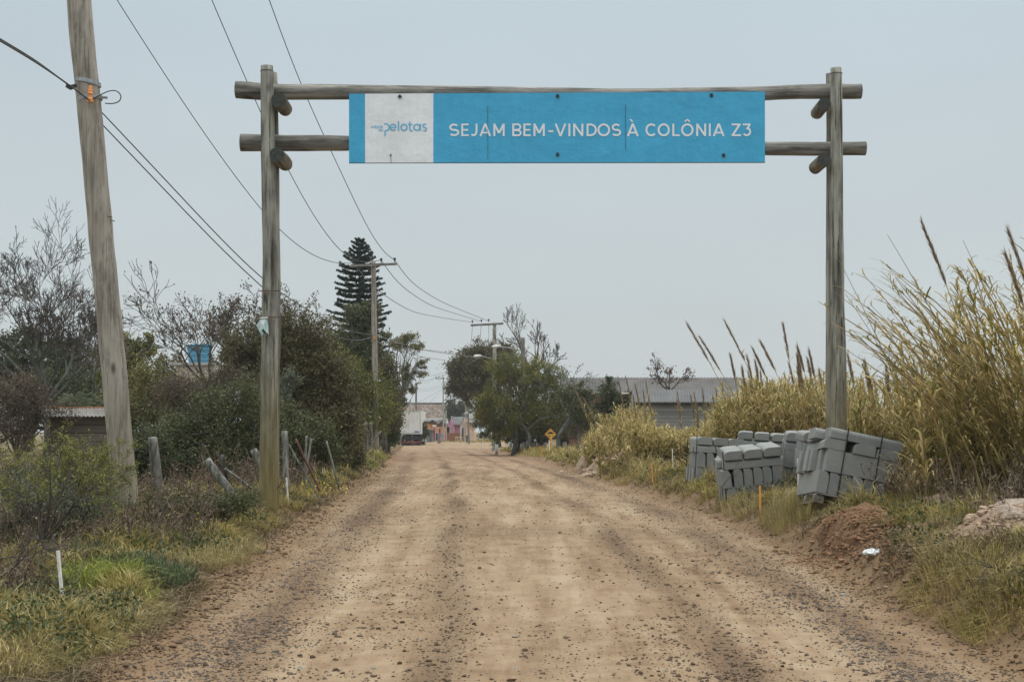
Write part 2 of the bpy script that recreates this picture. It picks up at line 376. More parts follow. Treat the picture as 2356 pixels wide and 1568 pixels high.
def edge_mask(x, Y):
    o = x-road_c(Y); dl = -o-hw_left(Y); dr = o-hw_right(Y); n = .25*fbm(x*2.2, Y*1.5, 88, 3)
    return np.clip(ss(-.75+n, -.05+n, np.maximum(dl, dr)), 0, 1)
def red_mask(x, Y):
    return np.clip(ss(42, 75, Y)*ss(118, 104, Y)*(.65+.6*fbm(x*.6, Y*.25, 91, 3)), 0, 1)
rows = np.concatenate([np.arange(-12, 6, .5), np.geomspace(6, 45, 430)[:-1], np.geomspace(45, 320, 150)[:-1], np.geomspace(320, 1200, 20)])
side = np.concatenate([np.geomspace(3.05, 4.6, 26)[:-1], np.geomspace(4.6, 9, 40)[:-1], np.geomspace(9, 40, 30)[:-1], np.geomspace(40, 620, 16)])
offs = np.concatenate([-side[::-1], np.linspace(-2.9, 2.9, 8), side])
def zg(X, Y):
    z = G(X, Y); o = X-road_c(Y)
    r = (1-ss(3.35, 3.75, np.abs(o)))*(Y > -11)
    r = np.maximum(r, ss(hw_right(Y)+.4, hw_right(Y)+.1, o)*ss(-3.4, -3.2, o))
    return z-.10*r*ss(205, 195, Y)
V, Q = grid(rows, lambda y: float(road_c(np.array([y]))[0])+offs, zg)
em = edge_mask(V[:, 0], V[:, 1])
oo = V[:, 0]-road_c(V[:, 1])
bank = np.exp(-((oo-hw_right(V[:, 1])-.45)/.5)**2)*ss(60, 30, V[:, 1])*.9+np.exp(-((-oo-hw_left(V[:, 1])-.2)/.35)**2)*.8
far_dirt = ss(150, 165, V[:, 1])*ss(215, 205, V[:, 1])*0
em = np.clip(np.maximum(em*(np.abs(oo) < 3.8), bank*(.7+.6*fbm(V[:, 0]*1.5, V[:, 1]*1.2, 93, 3))), 0, 1)
struct(mk('ground', V, [Q], M['ground'], smooth=True, attrs={'edge': em}))
rr = np.concatenate([np.arange(-11, 6, .4), np.geomspace(6, 40, 520)[:-1], np.geomspace(40, 200, 200)])
ro = np.concatenate([np.linspace(0, 1, 120)])
def rx(y):
    c = float(road_c(np.array([y]))[0]); a = float(hw_left(np.array([y]))[0])+.18; b_ = float(hw_right(np.array([y]))[0])+.22
    return c-a+(a+b_)*ro
def zr(X, Y):
    o = X-road_c(Y)
    return G(X, Y)+.008+.010*gravel_mask(o, Y)*fbm(X*9, Y*8, 12, 2)*ss(40, 20, Y)
V, Q = grid(rr, rx, zr)
o_ = V[:, 0]-road_c(V[:, 1])
struct(mk('road', V, [Q], M['road'], smooth=True, attrs={'grav': gravel_mask(o_, V[:, 1])*ss(112, 95, V[:, 1]), 'red': red_mask(V[:, 0], V[:, 1]), 'edge': edge_mask(V[:, 0], V[:, 1])*.9*ss(118, 105, V[:, 1])}))

MH = []        # heaps laid over the terrain
def heap_z(x, Y):
    z = 0
    for x0, y0, rx, ry, rz in MH: z = np.maximum(z, rz*np.clip(1-((x-x0)/rx)**2-((Y-y0)/ry)**2, 0, 1)**1.3)
    return z
def stones(name, label, n, seed, Ysmp, osmp, size, mat, accept=None):
    rng = np.random.default_rng(seed)
    Y = Ysmp(rng, n); o = osmp(rng, n); x = o+road_c(Y)
    if accept is not None:
        k = accept(rng, o, Y); Y = Y[k]; x = x[k]
    n = len(Y); s = size(rng, n)
    z = G(x, Y)+heap_z(x, Y)+.008+s*.12
    t = (1+5**.5)/2
    ico = np.array([(-1, t, 0), (1, t, 0), (-1, -t, 0), (1, -t, 0), (0, -1, t), (0, 1, t), (0, -1, -t), (0, 1, -t), (t, 0, -1), (t, 0, 1), (-t, 0, -1), (-t, 0, 1)])/1.9
    fc = np.array([(0, 11, 5), (0, 5, 1), (0, 1, 7), (0, 7, 10), (0, 10, 11), (1, 5, 9), (5, 11, 4), (11, 10, 2), (10, 7, 6), (7, 1, 8), (3, 9, 4), (3, 4, 2), (3, 2, 6), (3, 6, 8), (3, 8, 9), (4, 9, 5), (2, 4, 11), (6, 2, 10), (8, 6, 7), (9, 8, 1)])
    V = ico[None]*(1+rng.normal(0, .22, (n, 12, 1)))*np.stack([rng.uniform(.7, 1.3, n), rng.uniform(.7, 1.2, n), rng.uniform(.4, .8, n)], 1)[:, None]
    a = rng.uniform(0, 6.3, n); c, s_ = np.cos(a)[:, None], np.sin(a)[:, None]
    V = np.stack([V[..., 0]*c-V[..., 1]*s_, V[..., 0]*s_+V[..., 1]*c, V[..., 2]], -1)*(s/2)[:, None, None]
    V = V+np.stack([x, Y, z], 1)[:, None]
    Fc = (np.arange(n)*12)[:, None, None]+fc[None]
    return tag(mk(name, V.reshape(-1, 3), [Fc.reshape(-1, 3)], mat), label, 'gravel', kind='stuff')
def Yscr(lo, hi):
    return lambda r, n: 1/r.uniform(1/hi, 1/lo, n)
lnsize = lambda lo, hi, sg=.5: (lambda r, n: np.clip(np.exp(r.normal(math.log(lo), sg, n)), .008, hi))
stones('loose_gravel', 'brown loose gravel and clods scattered over the tan dirt road', 62000, 1, Yscr(8.2, 75), lambda r, n: r.uniform(-3.3, 3.45, n),
       lnsize(.012, .05, .55), M['stone'], lambda r, o, Y: r.uniform(0, 1, len(o)) < .10+.85*gravel_mask(o, Y)+.35*(fbm(o*.8, Y*.5, 97, 3) > .12))
stones('grey_chippings', 'bluish grey stone chippings along both sides of the dirt road', 20000, 2, Yscr(8.2, 60), lambda r, n: np.where(r.uniform(0, 1, n) < .5, r.normal(2.6, .38, n), r.normal(-2.5, .42, n)),
       lnsize(.0145, .04, .4), M['bluestone'], lambda r, o, Y: (r.uniform(0, 1, len(o)) < .30+.7*(fbm(o*1.2, Y*.6, 98, 3) > 0)))
stones('crumbled_soil', 'crumbled soil clods lining the foot of the verges', 26000, 3, Yscr(8.2, 60), lambda r, n: np.where(r.uniform(0, 1, n) < .5, r.normal(3.75, .32, n), r.normal(-3.4, .22, n)),
       lnsize(.017, .07, .55), mat_leaf('soil clods', [(.085, .055, .032), (.155, .104, .062), (.23, .16, .10)], rough=1, trans=0, clump=.6, spec=.05))

def spoil(name, label, n, seed, cx_, cy_, rx, ry, lo, hi, mat, dz=0):
    return stones(name, label, n, seed, lambda r, n: r.normal(cy_, ry, n), lambda r, n: r.normal(cx_, rx, n)-road_c(np.full(n, cy_)), lnsize(lo, hi, .6), mat)
def leaf_quads(rng, C, size, aspect=2.0, up=0.0):
    n = len(C); size = np.broadcast_to(size, (n,))*rng.uniform(.6, 1.35, n)
    a = rv(rng, n); a[:, 2] += up; a /= np.linalg.norm(a, axis=1, keepdims=True); b = np.cross(a, rv(rng, n)); b /= np.linalg.norm(b, axis=1, keepdims=True)+1e-9
    s = size[:, None]; w = s/aspect
    c = np.cross(a, b)*s*.12
    V = np.stack([C-a*s*.5, C+b*w*.5+c, C+a*s*.5, C-b*w*.5+c], 1)
    return V.reshape(-1, 3), [(np.arange(n)*4)[:, None]+np.arange(4)[None]]
# ------------------------------------------------------------------ grass
def blades(rng, B, h, w, lean, droop=.5, az=None):
    """B (n,3) bases -> bent grass blades"""
    n = len(B); az = rng.uniform(0, 2*np.pi, n) if az is None else az
    D = np.stack([np.cos(az), np.sin(az), 0*az], 1); S = np.stack([-np.sin(az+rng.normal(0, .8, n)), np.cos(az+rng.normal(0, .8, n)), 0*az], 1)
    h = h[:, None]; lean = lean[:, None]; w = w[:, None]
    up = np.array([[0, 0, 1.]])
    m = B+up*h*.55*np.sqrt(np.clip(1-lean**2*.3, .1, 1))+D*h*lean*.35
    tp = B+up*h*(1-droop*lean)+D*h*lean*(.8+droop*.5)
    V = np.stack([B-S*w/2, B+S*w/2, m+S*w*.38, m-S*w*.38, tp], 1)
    k = np.arange(n)[:, None]*5
    return V.reshape(-1, 3), [k+np.array([[0, 1, 2, 3]]), k+np.array([[3, 2, 4]])]
def grass_patch(name, label, n, seed, sampler, hfun, mat, width=.007, leanr=(.2, .9), cat='grass', tuft=7, spread=.05):
    rng = np.random.default_rng(seed)
    x, Y = sampler(rng, n//tuft)
    x = np.repeat(x, tuft)+rng.normal(0, spread, len(x)*tuft); Y = np.repeat(Y, tuft)+rng.normal(0, spread, len(Y)*tuft)
    h = hfun(rng, x, Y)*rng.uniform(.5, 1.25, len(x)); k = h > .03
    x, Y, h = x[k], Y[k], h[k]
    B = np.stack([x, Y, G(x, Y)-.02], 1)
    w = width*(1+Y/14.)*rng.uniform(.6, 1.3, len(x))
    Vv, Ff = blades(rng, B, h, w, rng.uniform(*leanr, len(x)))
    return tag(mk(name, Vv, Ff, mat), label, cat, kind='stuff')
def side_sampler(sgn, lo, hi, d0, d1, p=1.0):
    def f(r, n):
        Y = 1/r.uniform(1/hi, 1/lo, n); dd = d0+(d1-d0)*r.uniform(0, 1, n)**p
        x = road_c(Y)+sgn*((hw_left(Y) if sgn < 0 else hw_right(Y))+dd)
        return x, Y
    return f
def hL(r, x, Y):
    d = -(x-road_c(Y))-hw_left(Y)
    return (.04+.42*np.clip(fbm(x*2.2, Y*1.9, 201, 3)+.15, 0, 1))*ss(.05, .55, d-.15*fbm(x*2, Y*1.6, 203, 2))*(1-.9*((fbm(x*.9, Y*.7, 205, 3) > .28)))
def hR(r, x, Y):
    d = (x-road_c(Y))-hw_right(Y)
    bare = np.exp(-(((x-4.05)/.45)**2+((Y-16.7)/1.5)**2))+np.exp(-(((x-4.6)/.7)**2+((Y-11.7)/1.1)**2))
    bare = bare+.9*np.exp(-(((x-4.0)/.45)**2+((Y-13.2)/.9)**2))+1.0*np.exp(-((x-4.15)/.28)**2)*ss(11, 12, Y)*ss(16.5, 15.5, Y)
    return (.07+.42*np.clip(fbm(x*2.0, Y*1.6, 211, 3)+.15, 0, 1))*(1+.5*ss(24, 34, Y))*ss(.02, .42, d-.25*fbm(x*1.8, Y*1.5, 213, 3))*np.clip(1-1.1*bare, 0, 1)*(1-.85*(fbm(x*.8, Y*.6, 215, 3) > .3))
grass_patch('verge_grass', 'tufted green and yellow grass on the left road verge', 150000, 11, side_sampler(-1, 9, 90, 0, 4.5, 1.3), hL, M['grass'])
grass_patch('verge_grass', 'green and yellow grass on the bank right of the road', 150000, 12, side_sampler(1, 9, 100, .0, 5.0, 1.3), hR, M['grass'])
grass_patch('straw_grass', 'pale straw coloured grass tufts on the left verge', 50000, 13, side_sampler(-1, 9, 80, .1, 3, 1.), lambda r, x, Y: hL(r, x, Y)*1.15*(fbm(x*1.2, Y*.9, 221, 2) > -.15), M['drygrass'], tuft=14)
grass_patch('straw_grass', 'pale straw coloured grass tufts among the concrete kerbstones', 110000, 14, side_sampler(1, 11, 62, .1, 4.5, 1.), lambda r, x, Y: hR(r, x, Y)*1.5*(fbm(x*1.1, Y*.8, 222, 2) > -.1), M['drygrass'], tuft=16)
def strip(r, n):
    Y = 1/r.uniform(1/230, 1/150, n); return r.uniform(-24, 6, n), Y
grass_patch('far_grass', 'low green grass in front of the far village houses', 14000, 15, strip, lambda r, x, Y: .25*(Y > 186)*np.ones(len(x)), M['grass'])
M['deadgrass'] = mat_leaf('dead flattened grass', [(.10, .075, .04), (.19, .145, .08), (.30, .24, .14)], trans=.15, clump=.8, cscale=1.5, spec=.1)
M['weedleaf'] = mat_leaf('broad weed leaves', [(.03, .04, .014), (.07, .085, .028), (.12, .135, .05)], trans=.2, clump=.8, cscale=2.0)
grass_patch('dead_grass', 'flattened brown dead grass on the left verge', 60000, 16, side_sampler(-1, 9, 60, .05, 3.5, 1.), lambda r, x, Y: .22*(fbm(x*1.3, Y*1.0, 241, 3) > -.2)*np.ones(len(x)), M['deadgrass'], leanr=(.7, 1.5), tuft=10)
grass_patch('dead_grass', 'flattened brown dead grass on the right bank', 60000, 17, side_sampler(1, 9, 60, .1, 4.0, 1.), lambda r, x, Y: .22*(fbm(x*1.3, Y*1.0, 242, 3) > -.2)*np.ones(len(x)), M['deadgrass'], leanr=(.7, 1.5), tuft=10)
def low_weeds(name, label, n, seed, sampler):
    rng = np.random.default_rng(seed); x, Y = sampler(rng, n//9); x = np.repeat(x, 9)+rng.normal(0, .07, len(x)*9); Y = np.repeat(Y, 9)+rng.normal(0, .07, len(Y)*9)
    k = fbm(x*1.1, Y*.9, seed+300, 3) > .02; x, Y = x[k], Y[k]; C = np.stack([x, Y, G(x, Y)+rng.uniform(.02, .2, len(x))], 1); a = leaf_quads(rng, C, .035*(1+Y/40), 1.7, .3)
    return tag(mk(name, a[0], a[1], M['weedleaf']), label, 'weeds', kind='stuff')
low_weeds('low_weeds', 'dark broad leaved weeds among the left verge grass', 42000, 66, side_sampler(-1, 9, 60, .25, 4, 1.))
low_weeds('low_weeds', 'dark broad leaved weeds on the right bank', 30000, 67, side_sampler(1, 9, 60, .3, 4, 1.))
def clump(name, label, cat, pts, n, h, w, mat, seed, lean=(.3, 1.1), sp=.12, group=None):
    """one visible clump of blades = one thing"""
    rng = np.random.default_rng(seed); c = np.array([hit(*p) for p in pts]); base = c.mean(0)
    i = rng.integers(0, len(c), n); a = rng.uniform(0, 2*np.pi, n); r = sp*np.sqrt(rng.uniform(0, 1, n))
    x = c[i, 0]+r*np.cos(a); Y = c[i, 1]+r*np.sin(a)*1.2
    B = np.stack([x, Y, G(x, Y)-.02], 1)
    V, Fc = blades(rng, B, h*rng.uniform(.5, 1.15, n), w*rng.uniform(.6, 1.3, n), rng.uniform(*lean, n), .7, az=a+rng.normal(0, .5, n))
    base = np.array((base[0], base[1], Gs(base[0], base[1])))
    return tag(mk(name, V-base, Fc, mat, loc=tuple(base)), label, cat, group)
clump('grass_clump', 'bright lime green clump of broad bladed grass beside the nearest white stake', 'grass clump', [(205, 1345), (250, 1350), (190, 1365), (280, 1345)], 900, .42, .012, M['limegrass'], 41, sp=.16)
clump('grass_clump', 'smaller lime and straw grass clump left of the dark green shrub', 'grass clump', [(300, 1365), (330, 1385)], 260, .30, .011, M['limegrass'], 42, sp=.13)
clump('grass_clump', 'dry yellow tussock hanging over the road edge left of the gate', 'grass clump', [(470, 1290), (440, 1295), (510, 1285), (550, 1268)], 1500, .30, .006, M['drygrass'], 43, sp=.30)
clump('grass_clump', 'tall straw coloured tussock between the orange stake and the big kerbstone stack', 'grass clump', [(1815, 1180), (1838, 1190), (1800, 1172), (1858, 1170)], 2200, .42, .006, M['drygrass'], 44, lean=(.1, .8), sp=.34)
clump('grass_clump', 'green grass tussock right of the red earth mound', 'grass clump', [(2110, 1190), (2150, 1175), (2080, 1200), (2200, 1170)], 2200, .30, .006, M['grass'], 45, sp=.40)
for k_, (pts_, lb_, m_) in enumerate((([(345, 1245), (385, 1250), (320, 1255)], 'yellow green tuft right of the foot of the leaning pole', 'limegrass'), ([(690, 1150), (720, 1140), (660, 1165)], 'yellow green tuft right of the short white stake by the gate', 'grass'),
    ([(770, 1105), (800, 1090), (750, 1115)], 'yellow tuft at the road edge beyond the left gate post', 'drygrass'), ([(850, 1065), (870, 1050), (835, 1070)], 'bright yellow green tuft below the second utility pole', 'limegrass'), ([(1600, 1130), (1640, 1140), (1560, 1120)], 'green yellow tuft on the verge between the orange stakes', 'grass'),
    ([(1700, 1165), (1730, 1175), (1680, 1160)], 'straw tuft at the verge left of the big orange stake', 'drygrass'), ([(1450, 1100), (1420, 1090), (1400, 1080)], 'green tuft on the verge below the pale sandy mounds', 'grass'), ([(30, 1420), (80, 1410), (10, 1450)], 'long bladed yellow tuft at the left edge beside the nearest white stake', 'drygrass'))):
    clump('grass_clump', lb_, 'grass clump', pts_, 900, .30, .007+.002*(k_ in (3, 6)), M[m_], 600+k_, lean=(.15, 1.0), sp=.26+.1*(k_ in (3, 6)))
clump('grass_clump', 'grass tussock in the lower right corner by the road', 'grass clump', [(2200, 1320), (2260, 1360), (2320, 1400), (2330, 1350), (2160, 1300), (2290, 1300)], 4200, .26, .006, M['grass'], 46, sp=.35)
clump('grass_clump', 'yellow green grass tussock on top of the bank below the tall reeds', 'grass clump', [(2110, 1165), (2170, 1180), (2230, 1195), (2080, 1175), (2200, 1160)], 2600, .34, .006, M['grass'], 48, lean=(.1, .8), sp=.38)
clump('grass_clump', 'straw tussock between the red earth heap and the pale boulder', 'grass clump', [(2150, 1230), (2180, 1260), (2210, 1240)], 1300, .24, .006, M['drygrass'], 49, sp=.3)
clump('grass_clump', 'yellow green tussock in front of the nearest white stake', 'grass clump', [(120, 1470), (180, 1490), (240, 1440), (300, 1420), (60, 1490)], 3000, .26, .007, M['drygrass'], 50, sp=.34)
clump('grass_clump', 'green tussock left of the left gate post foot', 'grass clump', [(560, 1210), (520, 1230), (590, 1200), (480, 1250)], 2400, .26, .007, M['grass'], 51, sp=.35)
clump('grass_clump', 'grass tussock spilling down the bank in the lower left corner', 'grass clump', [(60, 1440), (120, 1450), (200, 1430), (280, 1400), (60, 1520), (20, 1540)], 4200, .26, .006, M['grass'], 47, sp=.32)
def sprigs(name, label, cat, pts, n, h, mat, seed, sp=.15, leaf=.03):
    """bushy low shrub of upright sprigs set with narrow leaves"""
    rng = np.random.default_rng(seed); c = np.array([hit(*p) for p in pts]); i = rng.integers(0, len(c), n)
    a = rng.uniform(0, 2*np.pi, n); r = sp*np.sqrt(rng.uniform(0, 1, n)); x = c[i, 0]+r*np.cos(a); Y = c[i, 1]+r*np.sin(a)
    b0 = np.stack([x, Y, G(x, Y)-.02], 1); dirs = np.stack([np.cos(a)*r/sp*.6, np.sin(a)*r/sp*.6, np.ones(n)], 1)+rng.normal(0, .14, (n, 3)); dirs /= np.linalg.norm(dirs, axis=1, keepdims=True)
    hh = h*rng.uniform(.55, 1.1, n)*(1-.35*(r/sp)); t = np.linspace(0, 1, 4)[None, :, None]
    PT = b0[:, None]+dirs[:, None]*hh[:, None, None]*t
    k = 22; tt = rng.uniform(.25, 1, (n, k)); B = (b0[:, None]+dirs[:, None]*(hh[:, None]*tt)[..., None]).reshape(-1, 3)
    Vb, Fb = blades(rng, B, np.full(n*k, leaf)*rng.uniform(.7, 1.4, n*k), np.full(n*k, .006), rng.uniform(.2, 1.1, n*k))
    base = np.array((x.mean(), Y.mean(), Gs(x.mean(), Y.mean())))
    rt = root(name, base, label, cat)
    V, Q = tubes(PT, np.full((n, 4), .0025), 3); mk('stem', V-base, [Q], M['twig'], rt)
    mk('foliage', Vb-base, Fb, mat, rt); return rt
sprigs('low_shrub', 'dense blue green low shrub at the road edge right of the lime grass', 'shrub', [(370, 1350), (395, 1340), (350, 1330)], 230, .34, M['bluegreen'], 51, sp=.20, leaf=.05)
sprigs('low_shrub', 'blue green low shrub behind the lime grass clump', 'shrub', [(280, 1320), (310, 1315)], 150, .30, M['bluegreen'], 52, sp=.2, leaf=.05)
sprigs('low_shrub', 'grey green low shrub near the foot of the leaning utility pole', 'shrub', [(180, 1300), (220, 1290)], 150, .30, M['bluegreen'], 53, sp=.2, leaf=.05)
def weeds(name, label, n, seed, sampler, h, mat, flower=None):
    rng = np.random.default_rng(seed); x, Y = sampler(rng, n); kp = ~((x > -6.2) & (x < -4.8) & (Y > 17.5) & (Y < 21.2)); x, Y = x[kp], Y[kp]; n = len(x); b0 = np.stack([x, Y, G(x, Y)-.02], 1)
    L = h*rng.uniform(.4, 1.2, n)*np.clip(.9+.8*fbm(x*.8, Y*.6, 230+seed, 2), .3, 1.6)
    d0 = np.stack([rng.normal(0, .28, n), rng.normal(0, .28, n), np.ones(n)], 1); b = rng.normal(0, .2, (n, 3)); t = np.linspace(0, 1, 4)
    PT = b0[:, None]+L[:, None, None]*(d0[:, None]*t[None, :, None]+b[:, None]*(t**2)[None, :, None])
    RD = (.0028*(1+Y/18))[:, None]*np.array([1, .85, .7, .3])[None]
    mb = MB(); mb.add(*tubes(PT, RD, 3))
    k = 5; ii = np.repeat(np.arange(n), k); tt = rng.uniform(.35, .95, n*k); s = PT[ii, 1]*(1-tt)[:, None]+PT[ii, 3]*tt[:, None]
    dd = rv(rng, n*k)*.8+np.array([0, 0, .9]); e = s+dd*(L[ii]*rng.uniform(.12, .3, n*k))[:, None]
    mb.add(*tubes(np.stack([s, (s+e)/2+.01*rv(rng, n*k), e], 1), np.repeat(RD[:, :1], k, 0)*np.array([[.7, .6, .4]]), 3))
    mb.add(*leaf_quads(rng, e, .018*(1+Y[ii]/20), 1.4)); return tag(mb.obj(name, mat), label, 'weeds', kind='stuff')
weeds('dry_weeds', 'brown dead weed stems along the left fence line', 1700, 61, side_sampler(-1, 16, 48, .6, 3.4, 1), .5, M['drystem'])
weeds('dry_weeds', 'grey brown dead weeds among grass under the leaning pole', 500, 62, side_sampler(-1, 12, 18, 1.2, 4.5, 1), .38, M['drystem'])
weeds('dry_weeds', 'thin dry stems on the bank in front of the reeds', 1800, 63, side_sampler(1, 14, 60, 1.0, 3.6, 1), .40, M['drystem'])
M['yellowflower'] = mat_leaf('yellow flowers', [(.55, .42, .03), (.65, .55, .06)], trans=.1)
rng = np.random.default_rng(65)
for nm, lb, box, k in (('yellow_flowers', 'tiny yellow flowers on the verge behind the short white stake', (690, 800, 1110, 1160), 260), ('yellow_flowers', 'tiny yellow flowers at the foot of the leaning utility pole', (330, 470, 1190, 1240), 120)):
    pp = np.array([hit(rng.uniform(box[0], box[1]), rng.uniform(box[2], box[3])) for _ in range(k)]); pp[:, 2] += rng.uniform(.12, .3, k)
    tag(MB().add(*leaf_quads(rng, pp, .028, 1.0)).obj(nm, M['yellowflower']), lb, 'flowers', kind='stuff')
# ------------------------------------------------------------------ trees and shrubs
def crown_points(rng, ells, Y, ncl, depth):
    ws = np.array([e[2]*e[3] for e in ells], float); ws /= ws.sum(); out = []; sg = []
    for e, w in zip(ells, ws):
        c = P(e[0], e[1], Y+(e[4] if len(e) > 4 else 0)); rx = e[2]/F*Y; rz = e[3]/F*Y; ry = min(rx*depth, 2.2*rz+.6)
        k = max(3, int(ncl*w)); dd = rv(rng, k); r = rng.uniform(0, 1, k)**.42*(1+.24*(vn(dd[:, 0]*2.2+e[0], dd[:, 2]*2.2+dd[:, 1]*1.3, 7)*2-1))
        out.append(c+dd*r[:, None]*np.array([rx, ry, rz])); sg.append(np.full(k, .13*min(rx, rz)+.05))
    return np.vstack(out), np.concatenate(sg)
def leafy(name, label, cat, bu, Y, ells, mat, nleaf, size, seed, bark='bark', ncl=90, tr=.12, depth=.9, aspect=1.9, group=None, limbs=26, droop=0.0, gap=.0, bv=None, twigr=.006):
    rng = np.random.default_rng(seed)
    gx = (bu-CX)/F*Y; base = np.array((gx, Y, Gs(gx, Y)))
    C, S = crown_points(rng, ells, Y, ncl, depth)
    k = C[:, 2] > base[2]+.05; C, S = C[k], S[k]
    if gap: k = vn(C[:, 0]*1.7/size*.05, C[:, 2]*1.7/size*.05, seed) > gap; C, S = C[k], S[k]
    rt = root(name, base, label, cat, group)
    # foliage : elongated sprays round each cluster centre
    per = max(4, nleaf//len(C)); i = np.repeat(np.arange(len(C)), rng.integers(int(per*.4), int(per*1.6)+1, len(C)))
    ax = rv(rng, len(C)); ax[:, 2] = np.abs(ax[:, 2])*.8+.1
    tpos = rng.normal(0, 1, len(i))[:, None]
    L = C[i]+S[i][:, None]*(rng.normal(0, .75, (len(i), 3))+ax[i]*tpos*1.2)
    L[:, 2] = np.maximum(L[:, 2], G(L[:, 0], L[:, 1])+.02)
    Vv, Ff = leaf_quads(rng, L, size, aspect, -droop)
    mk('crown', Vv-base, Ff, mat, rt)
    # trunk and limbs
    mc = C.mean(0); top = mc+np.array([0, 0, .25*(C[:, 2].max()-mc[2])]); n = 7; t = np.linspace(0, 1, n)[:, None]
    trunk = base*(1-t)+top*t+np.array([1, .4, 0])*np.sin(t*3.1+seed)*tr*1.5*t; trunk[0, 2] -= .2
    mb = MB(); mb.tube(trunk, tr*(1-.75*t[:, 0]), 7)
    if limbs:
        j = rng.permutation(len(C))[:limbs]; s = rng.uniform(.25, .95, len(j)); s0 = base*(1-s[:, None])+top*s[:, None]
        e = C[j]; m = (s0+e)/2+rng.normal(0, .06, (len(j), 3))*np.linalg.norm(e-s0, axis=1)[:, None]-np.array([0, 0, .04])
        PT = np.stack([s0, s0*.3+m*.7, m*.5+e*.5+rng.normal(0, .03, e.shape), e], 1)
        mb.add(*tubes(PT, (tr*.38*np.ones(len(j)))[:, None]*np.array([1, .75, .5, .2]), 4))
        # finer twigs
        j2 = rng.integers(0, len(C), limbs*4); j3 = rng.integers(0, len(j), limbs*4); d_ = np.linalg.norm(C[j2][:, None]-m[None], axis=2).argmin(1)
        PT = np.stack([m[d_], (m[d_]+C[j2])/2+rng.normal(0, .05, (len(j2), 3)), C[j2]+S[j2][:, None]*ax[j2]*1.5], 1)
        mb.add(*tubes(PT, np.full((len(j2), 1), max(twigr, tr*.1))*np.array([[1, .7, .35]]), 3))
    mb.obj('trunk', M[bark], rt, smooth=True); return rt
def grow(rng, P0, D0, L0, R0, levels, kids, ratio, spread, up, gnarl, k=4, rmin=.004, rr=.6):
    pos = np.array(P0, float); d = np.array(D0, float); L = np.array(L0, float); R = np.array(R0, float); tb = []; tips = None
    for lv in range(levels):
        n = len(pos); pts = [pos]; ds = [d]; p = pos; dd = d
        for s in range(k):
            dd = dd+rng.normal(0, gnarl, (n, 3))+np.array([0, 0, up]); dd /= np.linalg.norm(dd, axis=1, keepdims=True)
            p = p+dd*(L/k)[:, None]; pts.append(p); ds.append(dd)
        PT = np.stack(pts, 1); RD = np.maximum(R[:, None]*np.linspace(1, .55, k+1)[None], rmin)
        tb.append((PT, RD, 7 if lv < 2 else (5 if lv < 3 else 3))); tips = p
        nk = kids[min(lv, len(kids)-1)]
        if lv == levels-1: break
        i = np.repeat(np.arange(n), nk); st = rng.integers(max(1, k//2), k+1, len(i)); st[::nk] = k
        dk = np.stack(ds, 1)[i, st]; pp = PT[i, st]; pr = rv(rng, len(i)); pr -= (pr*dk).sum(1, keepdims=True)*dk; pr /= np.linalg.norm(pr, axis=1, keepdims=True)+1e-9
        an = np.abs(rng.normal(spread, spread*.35, len(i)))[:, None]; an[::nk] *= .5
        d = dk*np.cos(an)+pr*np.sin(an); d /= np.linalg.norm(d, axis=1, keepdims=True)
        pos = pp; L = L[i]*ratio*rng.uniform(.7, 1.2, len(i)); R = RD[i, st]*rr*rng.uniform(.8, 1.1, len(i))
    return tb, tips
def bare_tree(name, label, bu, Y, starts, levels, kids, ratio, spread, up, gnarl, seed, bark, leaf=None, nleaf=0, lsize=.08, rr=.62, rmin=.004, base_z_=None, group=None, cat='tree', bark2=None):
    """starts: list of (u0, v0, u1, v1, radius) main limbs given where they stand in the photo at depth Y"""
    rng = np.random.default_rng(seed); gx = (bu-CX)/F*Y; base = np.array((gx, Y, Gs(gx, Y))); rt = root(name, base, label, cat, group)
    A = np.array([P(s[0], s[1], Y) for s in starts]); B = np.array([P(s[2], s[3], Y) for s in starts]); B[:, 1] += rng.normal(0, .3, len(B))*np.linalg.norm(B-A, axis=1)
    Dv = B-A; Ln = np.linalg.norm(Dv, axis=1); Dv /= Ln[:, None]
    tb, tips = grow(rng, A, Dv, Ln, np.array([s[4] for s in starts]), levels, kids, ratio, spread, up, gnarl, rmin=rmin, rr=rr)
    mb = MB()
    for PT, RD, sd in tb[:3]: mb.add(*tubes(PT, RD, sd))
    lows = A[A[:, 2].argmin()]
    if lows[2] > base[2]: mb.tube([base-np.array([0, 0, .2]), (base+lows)/2+np.array([.05, 0, 0]), lows], [starts[0][4]*1.5, starts[0][4]*1.25, starts[0][4]*1.1], 8)
    mb.obj('trunk', M[bark], rt, smooth=True)
    mb = MB()
    for PT, RD, sd in tb[3:]: mb.add(*tubes(PT, RD, sd))
    if tb[3:]: mb.obj('twigs', M[bark2 or bark], rt)
    if leaf:
        k = rng.integers(0, len(tips), nleaf); Vv, Ff = leaf_quads(rng, tips[k]+rng.normal(0, lsize*.9, (nleaf, 3)), lsize, 1.6); mk('leaves', Vv-base, Ff, M[leaf], rt)
    return rt
M['l_dark'] = mat_leaf('dark evergreen leaves', [(.018, .025, .011), (.040, .054, .020), (.075, .090, .036), (.13, .14, .06)], clump=.9, cscale=1.2)
M['l_brown'] = mat_leaf('brown green leaves', [(.048, .041, .024), (.09, .080, .038), (.145, .13, .058), (.22, .20, .10)], clump=.9, cscale=1.1)
M['l_green'] = mat_leaf('mid green leaves', [(.032, .042, .015), (.066, .078, .029), (.115, .125, .052), (.20, .20, .10)], clump=.9, cscale=1.3)
M['l_olive'] = mat_leaf('olive yellow leaves', [(.05, .07, .018), (.11, .125, .03), (.20, .19, .045), (.30, .24, .07)], clump=.9, cscale=.8)
